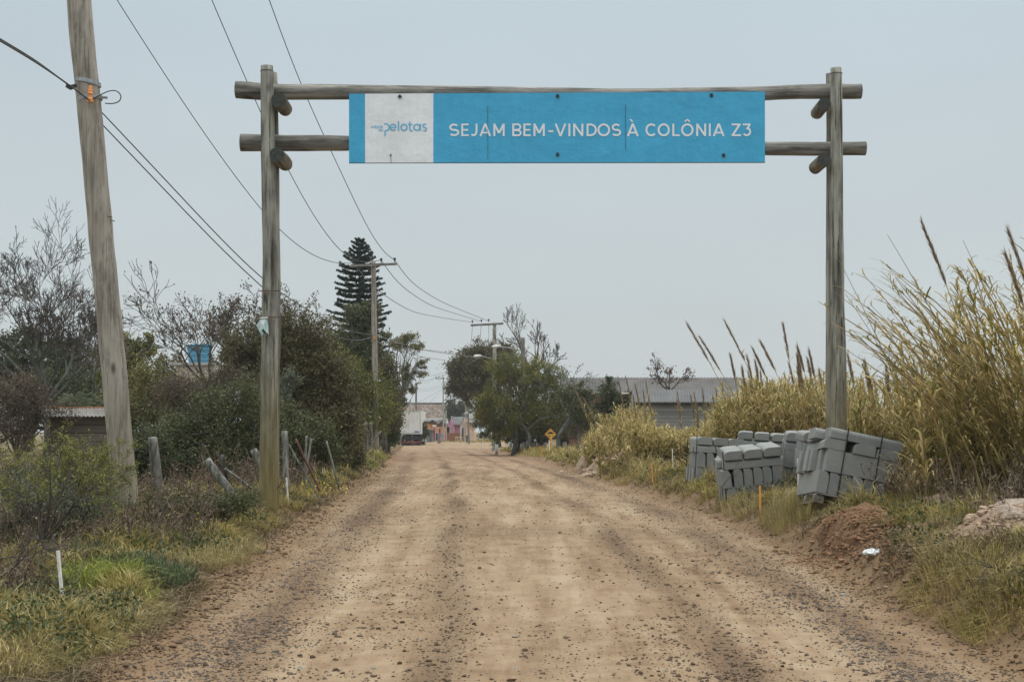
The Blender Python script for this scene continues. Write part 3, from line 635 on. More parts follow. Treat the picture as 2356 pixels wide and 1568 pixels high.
M['l_yel'] = mat_leaf('feathery yellow green leaves', [(.065, .075, .024), (.13, .14, .04), (.235, .215, .055), (.36, .28, .08)], clump=.9, cscale=.6)
M['l_scrub'] = mat_leaf('dry scrub leaves', [(.05, .035, .025), (.09, .065, .045), (.14, .11, .075), (.21, .17, .12)], clump=.8, cscale=1.2)
M['l_mid2'] = mat_leaf('yellow brown scrub leaves', [(.06, .062, .022), (.115, .11, .038), (.18, .165, .06), (.26, .23, .10)], clump=1.0, cscale=1.0)
M['l_silver'] = mat_leaf('silver green leaves', [(.10, .12, .075), (.18, .20, .13), (.30, .32, .23)], clump=.6)
M['l_rust'] = mat_leaf('rust brown dead leaves', [(.10, .055, .035), (.17, .10, .06), (.24, .17, .10)], clump=.5)
M['l_pine'] = mat_leaf('blue green conifer needles', [(.010, .022, .016), (.022, .042, .030), (.045, .07, .05)], clump=.8, cscale=1.0)
M['l_far'] = mat_leaf('faded far leaves', [(.06, .065, .045), (.10, .105, .07), (.15, .15, .11)], clump=.8, cscale=.4)
T = 'tree'; S_ = 'shrub'; GB = 'trees and shrubs left of the road'; GR = 'trees right of the road'
leafy('undergrowth_bush', 'dark undergrowth between the yellow sign and the golden reeds', S_, 1350, 83, [(1345, 975, 45, 34), (1380, 990, 40, 30), (1310, 985, 30, 26), (1415, 975, 40, 35)], M['l_brown'], 9000, .09, 183, tr=.05, ncl=130, limbs=30)
# --- left side, far to near
leafy('evergreen_tree', 'dark spreading evergreen tree behind the bare tree at the left edge', T, 60, 66, [(60, 800, 110, 50), (150, 825, 90, 55), (0, 850, 90, 70), (210, 860, 70, 50), (100, 880, 110, 60)], M['l_dark'], 16000, .16, 101, tr=.3, group=GB, ncl=170)
leafy('evergreen_tree', 'dark evergreen hedge tree low behind the lichen grey bare tree', T, 170, 58, [(170, 900, 130, 70), (280, 920, 90, 70), (40, 930, 120, 60)], M['l_dark'], 14000, .15, 102, tr=.2, group=GB, ncl=150)
leafy('leafy_tree', 'light olive green tree just right of the leaning utility pole', T, 290, 55, [(300, 800, 52, 34), (262, 845, 62, 50), (330, 805, 26, 20), (345, 778, 10, 8), (310, 850, 40, 50), (290, 900, 70, 50)], M['l_olive'], 9000, .12, 103, tr=.14, group=GB, ncl=120)
leafy('background_tree', 'brown green tree behind the blue water tank', T, 430, 80, [(380, 850, 60, 35), (450, 865, 60, 30), (520, 850, 60, 35), (560, 820, 50, 45), (340, 890, 60, 40)], M['l_brown'], 9000, .16, 104, tr=.15, group=GB, ncl=120)
leafy('scrub_bush', 'reddish brown dry scrub at the left edge', S_, 40, 34, [(30, 930, 85, 70), (110, 960, 70, 50), (0, 990, 90, 50), (60, 880, 60, 40)], M['l_scrub'], 9000, .055, 105, tr=.05, ncl=160, limbs=60, group=GB)
leafy('scrub_bush', 'yellow brown thicket between leaning pole and dark green bush', S_, 340, 36, [(340, 920, 75, 80), (300, 970, 60, 70), (400, 960, 60, 60), (370, 880, 60, 50), (440, 900, 50, 45)], M['l_mid2'], 13000, .065, 106, tr=.06, ncl=170, limbs=60, group=GB)
leafy('scrub_bush', 'pale brown leafless thicket below the blue water tank', S_, 450, 34, [(430, 890, 70, 35), (480, 920, 60, 40), (520, 870, 50, 30), (390, 910, 50, 40)], M['l_scrub'], 7000, .05, 107, tr=.05, ncl=140, limbs=90, group=GB)
leafy('evergreen_bush', 'dense dark green bush behind the leaning fence posts', S_, 500, 29, [(490, 980, 95, 85), (560, 930, 60, 75), (430, 1010, 80, 65), (390, 1010, 60, 60), (600, 1000, 60, 80), (530, 1050, 110, 50)], M['l_green'], 34000, .05, 108, tr=.08, ncl=300, limbs=60, group=GB)
leafy('evergreen_bush', 'dark undergrowth bush right behind the leaning utility pole', S_, 350, 27, [(350, 1040, 65, 60), (300, 1060, 60, 60), (400, 1080, 60, 40)], M['l_dark'], 14000, .05, 109, tr=.06, ncl=150, limbs=50, group=GB)
leafy('thicket_tree', 'tall tangled brown green thicket right of the left gate post', T, 700, 37, [(690, 815, 66, 78), (740, 870, 72, 92), (790, 930, 48, 85), (650, 780, 42, 52), (705, 790, 45, 50), (700, 960, 110, 95), (640, 880, 60, 100), (780, 1000, 60, 50)], M['l_brown'], 62000, .07, 110, tr=.12, ncl=560, limbs=110, group=GB, depth=.8)
leafy('thicket_tree', 'bushy twiggy tree left of the left gate post', T, 570, 42, [(570, 815, 58, 60), (530, 860, 50, 45), (600, 850, 55, 80), (592, 765, 34, 34), (540, 800, 40, 40)], M['l_brown'], 15000, .065, 111, tr=.07, ncl=220, limbs=90, group=GB)
leafy('evergreen_bush', 'low green bush behind the rusty iron post', S_, 700, 32, [(690, 1010, 85, 50), (640, 1030, 60, 45), (750, 1030, 50, 38), (650, 960, 40, 40)], M['l_green'], 17000, .055, 112, tr=.06, ncl=170, limbs=40, group=GB)
leafy('silver_bush', 'silvery green lichen covered sapling against the brown thicket', S_, 655, 33, [(652, 900, 16, 42), (668, 860, 10, 18), (648, 940, 12, 30), (685, 868, 10, 8)], M['l_silver'], 1500, .045, 113, bark='greybark', tr=.025, ncl=50, limbs=30, group=GB)
leafy('roadside_bush', 'dark bush leaning over the road edge left of the second utility pole', S_, 810, 40, [(808, 1015, 40, 60), (790, 970, 36, 50), (825, 1050, 26, 28), (770, 1040, 40, 40)], M['l_brown'], 12000, .06, 114, tr=.06, ncl=150, limbs=40, group=GB)
leafy('leafy_tree', 'broad leaved green tree in front of the tall conifer', T, 835, 74, [(840, 760, 44, 48), (812, 725, 24, 26), (855, 720, 24, 26), (790, 800, 42, 45), (850, 830, 50, 50), (885, 770, 14, 12), (765, 790, 20, 30)], M['l_green'], 17000, .13, 115, tr=.22, ncl=230, group=GB)
leafy('leafy_tree', 'mid green tree behind the second utility pole', T, 850, 68, [(830, 880, 50, 50), (860, 920, 60, 60), (800, 850, 40, 40), (830, 960, 60, 50)], M['l_olive'], 13000, .11, 116, tr=.18, ncl=170, group=GB)
leafy('leafy_tree', 'dense green tree close right of the second utility pole', T, 885, 72, [(888, 850, 26, 42), (890, 930, 34, 60), (905, 895, 22, 40)], M['l_brown'], 9000, .11, 117, tr=.16, ncl=120, group=GB)
leafy('roadside_bush', 'bright green bush at the road edge beside the truck', S_, 895, 78, [(896, 975, 26, 48), (905, 1002, 17, 24), (880, 1000, 25, 28)], M['l_green'], 8000, .10, 118, tr=.1, ncl=110, group=GB)
leafy('leaning_tree', 'crooked tree with sparse leafy tufts leaning out over the truck', T, 893, 80, [(940, 783, 27, 20, 1), (962, 800, 18, 14), (912, 792, 18, 16), (968, 838, 17, 12), (952, 862, 20, 12), (930, 845, 14, 10), (975, 858, 10, 8), (950, 895, 14, 10), (925, 870, 16, 18)], M['l_mid2'], 6000, .10, 119, bark='bark', tr=.05, ncl=110, limbs=30, group=GB, depth=1.2)
mb = MB(); Yl = 79.5
mb.tube([P(898, 945, Yl), P(915, 925, Yl), P(928, 900, Yl), P(942, 875, Yl), P(950, 850, Yl), P(968, 828, Yl+.5)], [.13, .12, .10, .08, .055, .03], 7)
mb.tube([P(930, 898, Yl), P(925, 860, Yl), P(932, 820, Yl), P(940, 795, Yl)], [.06, .05, .04, .02], 6)
mb.tube([P(905, 935, Yl), P(915, 880, Yl), P(912, 830, Yl), P(915, 800, Yl)], [.07, .05, .04, .02], 6)
o_ = mb.obj('limb', M['greybark'], bpy.data.objects['leaning_tree'], smooth=True)
# Norfolk pine : whorls of upswept branches
def norfolk(Y=93):
    rng = np.random.default_rng(130); gx = (826-CX)/F*Y; base = np.array((gx, Y, Gs(gx, Y))); rt = root('conifer_tree', base, 'tall tiered conifer with upswept branches rising above the other trees', T, GB)
    top = P(828, 547, Y); mb = MB(); mb.tube([base-np.array([0, 0, .2]), (base+top)/2, top], [.26, .15, .02], 7)
    LP = []; prs = []
    zt = top[2]; z = zt-.25
    i = 0
    while z > base[2]+2.2:
        dd = zt-z; r = min(2.0, .22+dd*.50 if dd < 2.5 else 1.47+(dd-2.5)*.26)*rng.uniform(.88, 1.08); nb = 6 if dd < 1.5 else 8
        a0 = rng.uniform(0, 6.28)
        for k in range(nb):
            a = a0+k*2*np.pi/nb+rng.normal(0, .12); rl = r*rng.uniform(.78, 1.1); dirx = np.array([math.cos(a), math.sin(a), 0])
            t = np.linspace(0, 1, 7)[:, None]; cx = gx+(top[0]-gx)*(z-base[2])/(zt-base[2])
            pts = np.array([cx, Y, z])+dirx*rl*t+np.array([0, 0, 1])*((.30 if dd < 2 else .02)*rl*t+.22*rl*t**2.5-.10*rl*t*(dd > 2.5))
            mb.add(*tubes(pts[None], np.array([[.035, .03, .026, .022, .018, .014, .008]])*(1+dd*.06), 3))
            m = int(40+120*rl); tt = rng.uniform(.22, 1.02, m); q = np.stack([np.interp(tt, t[:, 0], pts[:, c]) for c in range(3)], 1)
            side = np.array([-dirx[1], dirx[0], 0]); w = rng.uniform(-1, 1, m)*.24*rl*(1.12-tt)
            q = q+side*w[:, None]+np.array([0, 0, 1])*(np.abs(w)*.5)[:, None]+rng.normal(0, .03, (m, 3)); LP.append(q)
        z -= (.26+.03*min(dd, 6))*rng.uniform(.9, 1.15)
    C = np.vstack(LP); V, Fq = leaf_quads(rng, C, .17, 2.6, .6); mk('crown', V-base, Fq, M['l_pine'], rt)
    mb.obj('trunk', M['bark'], rt, smooth=True)
norfolk()
bare_tree('bare_tree', 'large leafless grey tree with a fan of fine twigs at the left edge', 100, 43,
          [(100, 920, 35, 770, .07), (102, 915, 78, 745, .07), (105, 920, 118, 765, .065), (106, 925, 165, 785, .06), (98, 920, 5, 790, .055), (108, 930, 200, 850, .045), (100, 910, -30, 840, .05), (103, 905, 60, 810, .05), (104, 905, 140, 820, .05)],
          6, (5, 4, 4, 4, 3), .605, .55, .035, .12, 140, 'greybark', rr=.62, rmin=.0072, group=GB, bark2='twig')
bare_tree('bare_tree', 'second leafless tree partly behind the leaning utility pole', 215, 50,
          [(215, 900, 240, 800, .05), (215, 900, 200, 800, .05), (216, 910, 270, 830, .045)], 5, (5, 5, 4, 4), .56, .45, .01, .13, 141, 'greybark', rr=.6, rmin=.008, group=GB, bark2='twig')
bare_tree('bare_tree', 'nearly bare tree with withered leaf tufts in front of the blue water tank', 480, 48,
          [(475, 880, 445, 810, .06), (478, 885, 490, 810, .055), (470, 880, 405, 820, .05), (480, 885, 530, 810, .05), (470, 870, 400, 775, .04)], 5, (4, 4, 3, 3), .66, .5, .05, .22, 142, 'greybark', 'l_rust', 900, .09, rr=.62, rmin=.009, group=GB)
bare_tree('bare_tree', 'wispy leafless shrub tree rising left of the left gate post', 575, 47,
          [(560, 860, 540, 780, .06), (565, 860, 570, 770, .06), (570, 860, 610, 780, .06), (555, 860, 510, 790, .05)], 5, (4, 4, 3, 2), .62, .5, .04, .2, 143, 'twig', 'l_scrub', 1500, .08, rr=.6, rmin=.008, group=GB)
bare_tree('bare_shrub', 'twiggy brown leaved branches poking above the tall thicket', 680, 38,
          [(680, 820, 670, 740, .05), (690, 830, 710, 755, .05), (720, 850, 735, 790, .04), (650, 800, 640, 735, .04)], 4, (5, 4, 3), .62, .6, .03, .2, 144, 'twig', 'l_brown', 2600, .06, rmin=.007, group=GB, cat='shrub')
# feather palm
def palm():
    rng = np.random.default_rng(150); Y = 40; gx = (185-CX)/F*Y; base = np.array((gx, Y, Gs(gx, Y))); rt = root('palm', base, 'grey green feather palm behind the small tin roof', 'palm', GB)
    hub = P(185, 935, Y); MB().tube([base-np.array([0, 0, .1]), hub], [.16, .13], 8).obj('trunk', M['bark'], rt)
    mb = MB(); Bs = []; mb2 = MB()
    for k in range(22):
        a = k*2.4; e = rng.uniform(.3, 1.2); L = rng.uniform(.8, 1.15); t = np.linspace(0, 1, 9)[:, None]; dv = np.array([math.cos(a)*math.cos(e), math.sin(a)*math.cos(e), math.sin(e)])
        pts = hub+dv*L*t+np.array([0, 0, -1])*(.75*t**2.2*L); mb.tube(pts, np.linspace(.014, .004, 9), 3)
        m = 60; tt = rng.uniform(.1, 1, m); q = np.stack([np.interp(tt, t[:, 0], pts[:, c]) for c in range(3)], 1); sd = np.cross(dv, [0, 0, 1]); sd /= np.linalg.norm(sd)+1e-9
        sg = np.where(rng.uniform(0, 1, m) < .5, 1, -1)[:, None]; tipv = sd*sg*.24+dv*.16+rng.normal(0, .03, (m, 3))-np.array([0, 0, .05]); wv = dv*.012
        V = np.stack([q-wv, q+wv, q+tipv*.6+wv*.6, q+tipv+np.array([0, 0, -.03])], 1); Bs.append(V.reshape(-1, 3))
    V = np.vstack(Bs); mk('fronds', V-base, [(np.arange(len(V)//4)*4)[:, None]+np.arange(4)[None]], M['l_silver'], rt); mb.obj('frond_stems', M['bark'], rt)
palm()
# near left : spindly arching shrub
def spindly(name, label, bu, Y, fans, seed, leaf, nleaf, bark='twig'):
    return bare_tree(name, label, bu, Y, fans, 4, (5, 4, 3), .62, .42, .0, .13, seed, bark, leaf, nleaf, .026, rr=.6, rmin=.0022, cat='shrub')
M['l_fine'] = mat_leaf('fine yellow green leaflets', [(.09, .10, .024), (.18, .185, .04), (.29, .26, .07)], clump=.6)
spindly('spindly_shrub', 'spindly dark stemmed shrub with fine leaves left of the leaning pole', 95, 15.5,
        [(95, 1240, 60, 1150, .013), (95, 1240, 100, 1140, .013), (98, 1240, 140, 1150, .013), (100, 1245, 175, 1170, .012), (92, 1245, 20, 1170, .012), (100, 1240, 150, 1120, .011), (90, 1240, 70, 1110, .011), (100, 1240, 185, 1150, .010)], 160, 'l_fine', 4200)
spindly('spindly_shrub', 'second spindly shrub with red brown stems nearest the leaning pole', 210, 17,
        [(190, 1190, 170, 1120, .012), (190, 1190, 200, 1110, .012), (193, 1190, 222, 1120, .010), (188, 1190, 140, 1120, .010)], 161, 'l_fine', 4500)
spindly('fallen_branch', 'leafless branch arching over the grass at the lower left corner', 60, 13.0,
        [(-10, 1330, 60, 1300, .009), (-10, 1350, 90, 1340, .009), (-20, 1290, 60, 1265, .008), (-20, 1400, 50, 1370, .008)], 162, None, 0)
leafy('leafy_bush', 'olive leaved shrub behind the spindly stems at the left edge', S_, 110, 19, [(120, 1080, 90, 45), (180, 1075, 60, 45), (40, 1090, 80, 50), (205, 1070, 28, 35)], M['l_mid2'], 9000, .024, 163, tr=.03, ncl=220, limbs=70)
leafy('leafy_bush', 'silvery leaved undergrowth at the left edge', S_, 90, 17, [(60, 1150, 110, 60), (160, 1160, 90, 60), (0, 1200, 80, 60), (230, 1150, 50, 60)], M['l_silver'], 11000, .038, 164, tr=.02, ncl=200, limbs=50, aspect=3.5)
leafy('leafy_bush', 'small dark leaved bush between leaning pole and left gate post', S_, 450, 19, [(430, 1180, 70, 32), (510, 1165, 50, 28), (370, 1170, 45, 45), (570, 1150, 40, 25)], M['l_green'], 9000, .035, 165, tr=.02, ncl=150, limbs=40)
# --- right side
leafy('round_tree', 'dark brown green round tree behind the third utility pole', T, 1150, 118, [(1080, 850, 50, 58), (1118, 818, 42, 38), (1055, 885, 30, 35), (1150, 855, 50, 55), (1165, 810, 22, 24), (1095, 905, 45, 28), (1045, 850, 20, 30)], M['l_brown'], 34000, .18, 170, tr=.2, ncl=360, group=GR)
leafy('feathery_tree', 'yellow green feathery tree around the third utility pole', T, 1180, 84, [(1165, 855, 56, 40), (1235, 868, 56, 38), (1128, 925, 36, 45), (1110, 965, 24, 32), (1180, 940, 70, 60), (1250, 940, 58, 56), (1292, 935, 32, 40), (1235, 850, 30, 18), (1265, 885, 35, 30)], M['l_yel'], 62000, .095, 171, bark='greybark', tr=.16, ncl=330, group=GR, limbs=40)
leafy('feathery_tree', 'dark low hanging green tree below the yellow green crown', T, 1190, 86, [(1140, 985, 55, 26), (1110, 945, 30, 42), (1210, 985, 75, 24), (1290, 965, 40, 36), (1330, 960, 25, 40), (1165, 1002, 45, 16), (1240, 1000, 60, 18), (1200, 960, 60, 30)], M['l_green'], 20000, .11, 172, bark='bark', tr=.08, ncl=190, group=GR)
bare_tree('dead_tree', 'dead grey tree with upswept bare limbs above the feathery tree', 1218, 98, [(1226, 880, 1205, 815, .13), (1226, 880, 1232, 805, .12), (1227, 885, 1258, 828, .10), (1220, 875, 1180, 805, .08), (1235, 880, 1262, 840, .07)], 5, (4, 4, 3, 3), .58, .36, .07, .14, 173, 'bark', rr=.62, rmin=.013, group=GR)
bare_tree('lichen_tree', 'pale lichen covered crooked trunk with bare branches in front of green trees', 1215, 83, [(1218, 1000, 1205, 930, .10), (1205, 935, 1190, 880, .06), (1215, 990, 1245, 935, .07), (1240, 945, 1280, 905, .045)], 4, (4, 3, 3), .64, .55, .02, .2, 174, 'greybark', 'l_silver', 300, .1, rr=.62, rmin=.013, group=GR)
bare_tree('lichen_tree', 'pale forked bare tree just left of the yellow diamond sign', 1280, 80, [(1284, 1010, 1265, 940, .10), (1284, 1005, 1310, 940, .09), (1300, 950, 1340, 900, .045), (1265, 950, 1245, 890, .045)], 4, (4, 3, 3), .62, .5, .03, .2, 175, 'greybark', 'l_silver', 200, .1, rr=.62, rmin=.013, group=GR)
leafy('leafy_tree', 'green tree right of the yellow diamond sign', T, 1330, 79, [(1330, 930, 34, 40), (1350, 960, 25, 35), (1305, 910, 26, 22), (1345, 905, 18, 22)], M['l_green'], 7000, .11, 176, tr=.12, ncl=100, group=GR)
leafy('leafy_tree', 'dark leafy tree standing in front of the long corrugated roof', T, 1405, 72, [(1400, 905, 28, 28), (1425, 930, 38, 26), (1452, 908, 15, 14), (1388, 935, 20, 25), (1400, 875, 8, 10)], M['l_dark'], 7000, .10, 177, tr=.12, ncl=110, group=GR)
bare_tree('bare_tree', 'small round leafless tree with rusty tips behind the near shed roof', 1540, 84, [(1540, 895, 1512, 875, .05), (1540, 895, 1550, 872, .05), (1545, 895, 1572, 875, .05), (1535, 895, 1495, 880, .05)], 5, (4, 4, 3, 3), .55, .6, .03, .2, 178, 'twig', 'l_rust', 500, .10, rmin=.013, group=GR)
leafy('far_tree', 'grey green far tree beside the pink house', T, 1045, 222, [(1045, 935, 22, 20), (1060, 950, 14, 16), (1035, 950, 14, 16), (1075, 940, 14, 18)], M['l_far'], 5000, .3, 179, tr=.25, ncl=90, group=GR)
leafy('far_tree', 'far tree with orange tinted leaves behind the pink house', T, 1062, 232, [(1058, 958, 18, 10), (1040, 965, 12, 8)], M['l_rust'], 2000, .3, 180, tr=.2, ncl=40, group=GR)
leafy('far_bush', 'small green bush between the truck and the grey tin shed', S_, 978, 150, [(976, 985, 9, 16), (974, 1003, 8, 14), (982, 996, 6, 10)], M['l_green'], 2600, .14, 181, tr=.06, ncl=50)
leafy('far_tree', 'dark tree hiding the left end of the tiled roof', T, 918, 140, [(915, 935, 14, 20), (925, 925, 10, 12), (905, 950, 14, 30)], M['l_dark'], 3000, .18, 182, tr=.12, ncl=60)

# ------------------------------------------------------------------ giant reeds
def cane_set(rng, B, H, az, lean, nl, lw, ll, lstart=.25):
    """returns cane tubes and leaf ribbons for n canes"""
    n = len(B); t = np.linspace(0, 1, 6); D = np.stack([np.cos(az), np.sin(az), 0*az], 1)
    PT = B[:, None]+np.array([0, 0, 1.])*(H[:, None]*t[None]*(1-.25*lean[:, None]*t[None]))[..., None]+D[:, None]*(H[:, None]*lean[:, None]*t[None]**1.8*.8)[..., None]
    i = np.repeat(np.arange(n), nl); m = len(i); tt = rng.uniform(lstart, 1.0, m)*1.0; f = tt*5; k = np.minimum(f.astype(int), 4); fr = (f-k)[:, None]
    q = PT[i, k]*(1-fr)+PT[i, k+1]*fr; tan = PT[i, k+1]-PT[i, k]; tan /= np.linalg.norm(tan, axis=1, keepdims=True)
    a = rng.uniform(0, 2*np.pi, m); out = np.stack([np.cos(a), np.sin(a), 0*a], 1)
    L = (ll*rng.uniform(.55, 1.2, m)*(1.1-.45*tt))[:, None]; wd = (.9*lw*rng.uniform(.6, 1.2, m)*(1.1-.4*tt))[:, None]; sp = rng.uniform(.2, .75, m)[:, None]; dr = rng.uniform(0, .62, m)[:, None]
    side = np.cross(out, [0, 0, 1.]); e0 = q; e1 = q+(tan*(1-.5*sp)+out*sp)*L*.4; e2 = e1+(tan*(.5-dr*.7)+out*(.8*sp+.3))*L*.35; e3 = e2+(out*.5-np.array([0, 0, 1.])*dr)*L*.35
    V = np.stack([e0-side*wd*.35, e0+side*wd*.35, e1+side*wd*.5, e1-side*wd*.5, e2+side*wd*.35, e2-side*wd*.35, e3], 1)
    b = np.arange(m)[:, None]*7
    return PT, V.reshape(-1, 3), [np.vstack([b+np.array([[0, 1, 2, 3]]), b+np.array([[3, 2, 4, 5]])]), b+np.array([[5, 4, 6]])]
def reed_bed(name, label, n, seed, sampler, hf, nl=16, lw=.028, ll=.5, leanr=(.05, .35), azr=None, tip=0):
    rng = np.random.default_rng(seed); x, Y = sampler(rng, n); B = np.stack([x, Y, G(x, Y)-.05], 1); H = hf(rng, x, Y)
    k = H > .3; B, H = B[k], H[k]; az = rng.uniform(0, 2*np.pi, len(B)) if azr is None else rng.normal(*azr, len(B))
    PT, V, Fl = cane_set(rng, B, H, az, rng.uniform(*leanr, len(B)), nl, lw, ll)
    mb = MB(); mb.add(*tubes(PT, np.full((len(B), 1), .009)*np.array([[1.1, 1, .9, .8, .6, .25]])*(1+B[:, 1:2]/60), 4)); nc = mb.n
    mb.add(V, Fl); o = mb.obj(name, M['reed'])
    o.data.materials.append(M['cane']); nq = len(B)*5*4
    mi = np.zeros(len(o.data.polygons), np.int32); mi[:nq] = 1; o.data.polygons.foreach_set('material_index', mi)
    return tag(o, label, 'reeds', kind='stuff')
def top_profile(us, vs):
    return lambda r, x, Y: np.clip(CZ+(HV-np.interp(CX+F*x/Y, us, vs))/F*Y-G(x, Y), 0, 6)*r.uniform(.42, 1.10, len(x))
def usamp(u0, u1, y0, y1):
    def f(r, n): Y = r.uniform(y0, y1, n); return (r.uniform(u0, u1, n)-CX)/F*Y, Y
    return f
reed_bed('reed_thicket', 'dry golden reed thicket between the yellow sign and the grey shed', 330, 301, usamp(1352, 1490, 47, 56), top_profile([1340, 1370, 1400, 1440, 1480], [1015, 985, 970, 930, 945]), nl=28, lw=.045, ll=.62)
reed_bed('reed_thicket', 'dry golden reed thicket below the grey shed wall', 760, 302, usamp(1450, 1690, 38, 46), top_profile([1440, 1500, 1560, 1620, 1680], [955, 985, 992, 980, 925]), nl=28, lw=.042, ll=.6)
reed_bed('reed_thicket', 'tall golden reed thicket behind the kerbstones left of the right gate post', 1100, 303, usamp(1650, 1970, 31.5, 40), top_profile([1640, 1690, 1740, 1800, 1860, 1900, 1960], [960, 900, 870, 880, 870, 865, 880]), nl=24, lw=.052, ll=.62)
reed_bed('reed_thicket', 'reed thicket of thin canes directly right of the right gate post', 430, 304, usamp(1930, 2220, 24.5, 30), top_profile([1930, 1980, 2050, 2120, 2200], [900, 860, 890, 860, 800]), nl=24, lw=.038, ll=.54)
reed_bed('reed_thicket', 'sparse ragged back row of tall reeds between sign and right gate post', 260, 308, usamp(1380, 1960, 40, 50), top_profile([1380, 1480, 1560, 1640, 1700, 1800, 1960], [960, 950, 990, 985, 900, 850, 850]), nl=22, lw=.05, ll=.6)
reed_bed('giant_reed_thicket', 'towering golden green reed thicket filling the right edge', 200, 305, usamp(2120, 2540, 17, 23), top_profile([2080, 2150, 2220, 2300, 2400, 2500], [880, 740, 650, 620, 580, 560]), nl=28, lw=.046, ll=.6, leanr=(.15, .6), azr=(math.pi*1.02, .7))
reed_bed('giant_reed_thicket', 'leaning reed canes arching left out of the towering thicket', 70, 306, usamp(2200, 2440, 17, 20), top_profile([2080, 2150, 2220, 2300, 2400, 2500], [720, 640, 600, 560, 530, 520]), nl=30, lw=.032, ll=.45, leanr=(.45, .8), azr=(math.pi, .25))
reed_bed('reed_litter', 'low broken reed leaves at the foot of the thicket', 500, 307, usamp(2080, 2520, 17.3, 21), lambda r, x, Y: r.uniform(.35, .9, len(x)), nl=10, lw=.022, ll=.4, leanr=(.2, 1.0))
def plume_reed(ub, vb, ut, vt, Y, pl, label, seed, leaves=7, plume=True, cur=.10, dark=False):
    """one tall flowering cane: foot, tip and plume length as seen"""
    rng = np.random.default_rng(seed); a = P(ub, vb, Y); b = P(ut, vt, Y+rng.uniform(-.5, .3)); t = np.linspace(0, 1, 12)[:, None]
    a[2] = max(a[2]-.1, Gs(a[0], a[1])-.05)
    pts = a*(1-t)+b*t; bend = np.array([1., 0, 0])*cur*np.linalg.norm(b-a)*np.sign(ub-ut+1e-6); pts = pts+bend*(t*(1-t))
    rt = root('plume_reed', a, label, 'reed', 'tall flowering reeds above the thicket')
    mb = MB(); mb.tube(pts, np.linspace(.011, .003, 12), 5); mb.obj('cane', M['cane'], rt)
    PT = pts[None]; i = np.linspace(0, 11, 6).astype(int)
    if leaves:
        P_, V, Fl = cane_set(rng, a[None], np.array([1.]), np.array([0.]), np.array([0.]), leaves, .03, .45)
        tt = rng.uniform(.35, .8, leaves); q = np.stack([np.interp(tt, t[:, 0], pts[:, c]) for c in range(3)], 1)
        V = V.reshape(leaves, 7, 3); V = V-V[:, :2].mean(1, keepdims=True)+q[:, None]
        mk('leaves', V.reshape(-1, 3)-a, Fl, M['reed'], rt)
    if plume:
        L = np.linalg.norm(b-a); f = pl/L; m = 260; tt = 1-f*rng.uniform(0, 1, m); q = np.stack([np.interp(tt, t[:, 0], pts[:, c]) for c in range(3)], 1)
        s = (1-tt)/f; wv = .032*np.sin(np.clip(s, .02, 1)*2.6)**.7; up = (pts[-1]-pts[-3]); up /= np.linalg.norm(up); q = q+rv(rng, m)*wv[:, None]*.55
        tp = q+(up*1.0+rv(rng, m)*.28)*rng.uniform(.08, .17, m)[:, None]; sd = rv(rng, m)*.006
        V = np.stack([q-sd, q+sd, tp], 1); mk('plume', V.reshape(-1, 3)-a, [(np.arange(m)*3)[:, None]+np.arange(3)[None]], M['plume'], rt)
    return rt
pr = [ # foot u,v ; tip u,v ; depth ; plume length ; label
 (2310, 1100, 2122, 515, 19, .85, 'tallest plumed reed, rising highest above the right thicket'),
 (2330, 1100, 2042, 540, 19, .0, 'thin bare reed stalk slanting up left of the tallest plume'),
 (2420, 1100, 2216, 553, 19, .0, 'thin bare reed stalk slanting up right of the tallest plume'),
 (2480, 1100, 2320, 533, 18.5, .8, 'dark plumed reed leaning in from the right edge near the top'),
 (2460, 1100, 2315, 590, 18, .6, 'shorter plumed reed just below the one at the right edge'),
 (2150, 1100, 1915, 570, 21, .0, 'thin bare stalk crossing in front of the right gate post'),
 (2190, 1100, 1945, 675, 21, .0, 'thin stalk leaning low toward the right gate post'),
 (1720, 1010, 1581, 745, 32, .95, 'long plumed reed leaning furthest left above the shed roof'),
 (1740, 1010, 1612, 778, 32, .8, 'plumed reed just right of the one leaning furthest left'),
 (1790, 1010, 1667, 738, 31, .95, 'high plumed reed leaning left in the middle of the thicket'),
 (1830, 1010, 1802, 750, 30, .7, 'upright brown plumed reed midway between shed and gate post'),
 (1815, 1010, 1733, 804, 30, .6, 'short slanting plume right of the high leaning one'),
 (1850, 1010, 1752, 790, 30, .6, 'slender plume left of the upright brown plume'),
 (1880, 1010, 1835, 800, 29, .5, 'slender plume right of the upright brown plume'),
 (1890, 1010, 1862, 810, 29, .5, 'dark thin plume close left of the right gate post'),
 (1980, 1030, 1951, 820, 26, .5, 'thin dark plume close right of the right gate post'),
 (2030, 1040, 1990, 835, 25, .5, 'second plume to the right of the right gate post'),
 (1370, 1015, 1318, 885, 50, 1.0, 'pale plumed reed furthest left beside the yellow sign'),
 (1375, 1015, 1330, 908, 50, .8, 'second pale plume beside the yellow sign'),
 (1390, 1015, 1345, 920, 50, .8, 'third pale plume right of the yellow sign'),
 (1440, 1000, 1422, 872, 46, .9, 'plumed reed in front of the dark leafy tree'),
 (1460, 1000, 1440, 868, 46, .9, 'plumed reed at the right side of the dark leafy tree'),
 (1480, 1000, 1461, 885, 46, .8, 'plume crossing the left end of the near shed roof'),
 (1500, 1000, 1486, 880, 44, .9, 'plume standing at the left corner of the near shed'),
 (1570, 1010, 1558, 905, 42, .8, 'plume against the middle of the near shed roof'),
 (1600, 1010, 1590, 915, 42, .8, 'plume against the shed wall, right of the middle'),
 (1650, 1010, 1640, 912, 40, .8, 'plume against the right part of the shed wall')]
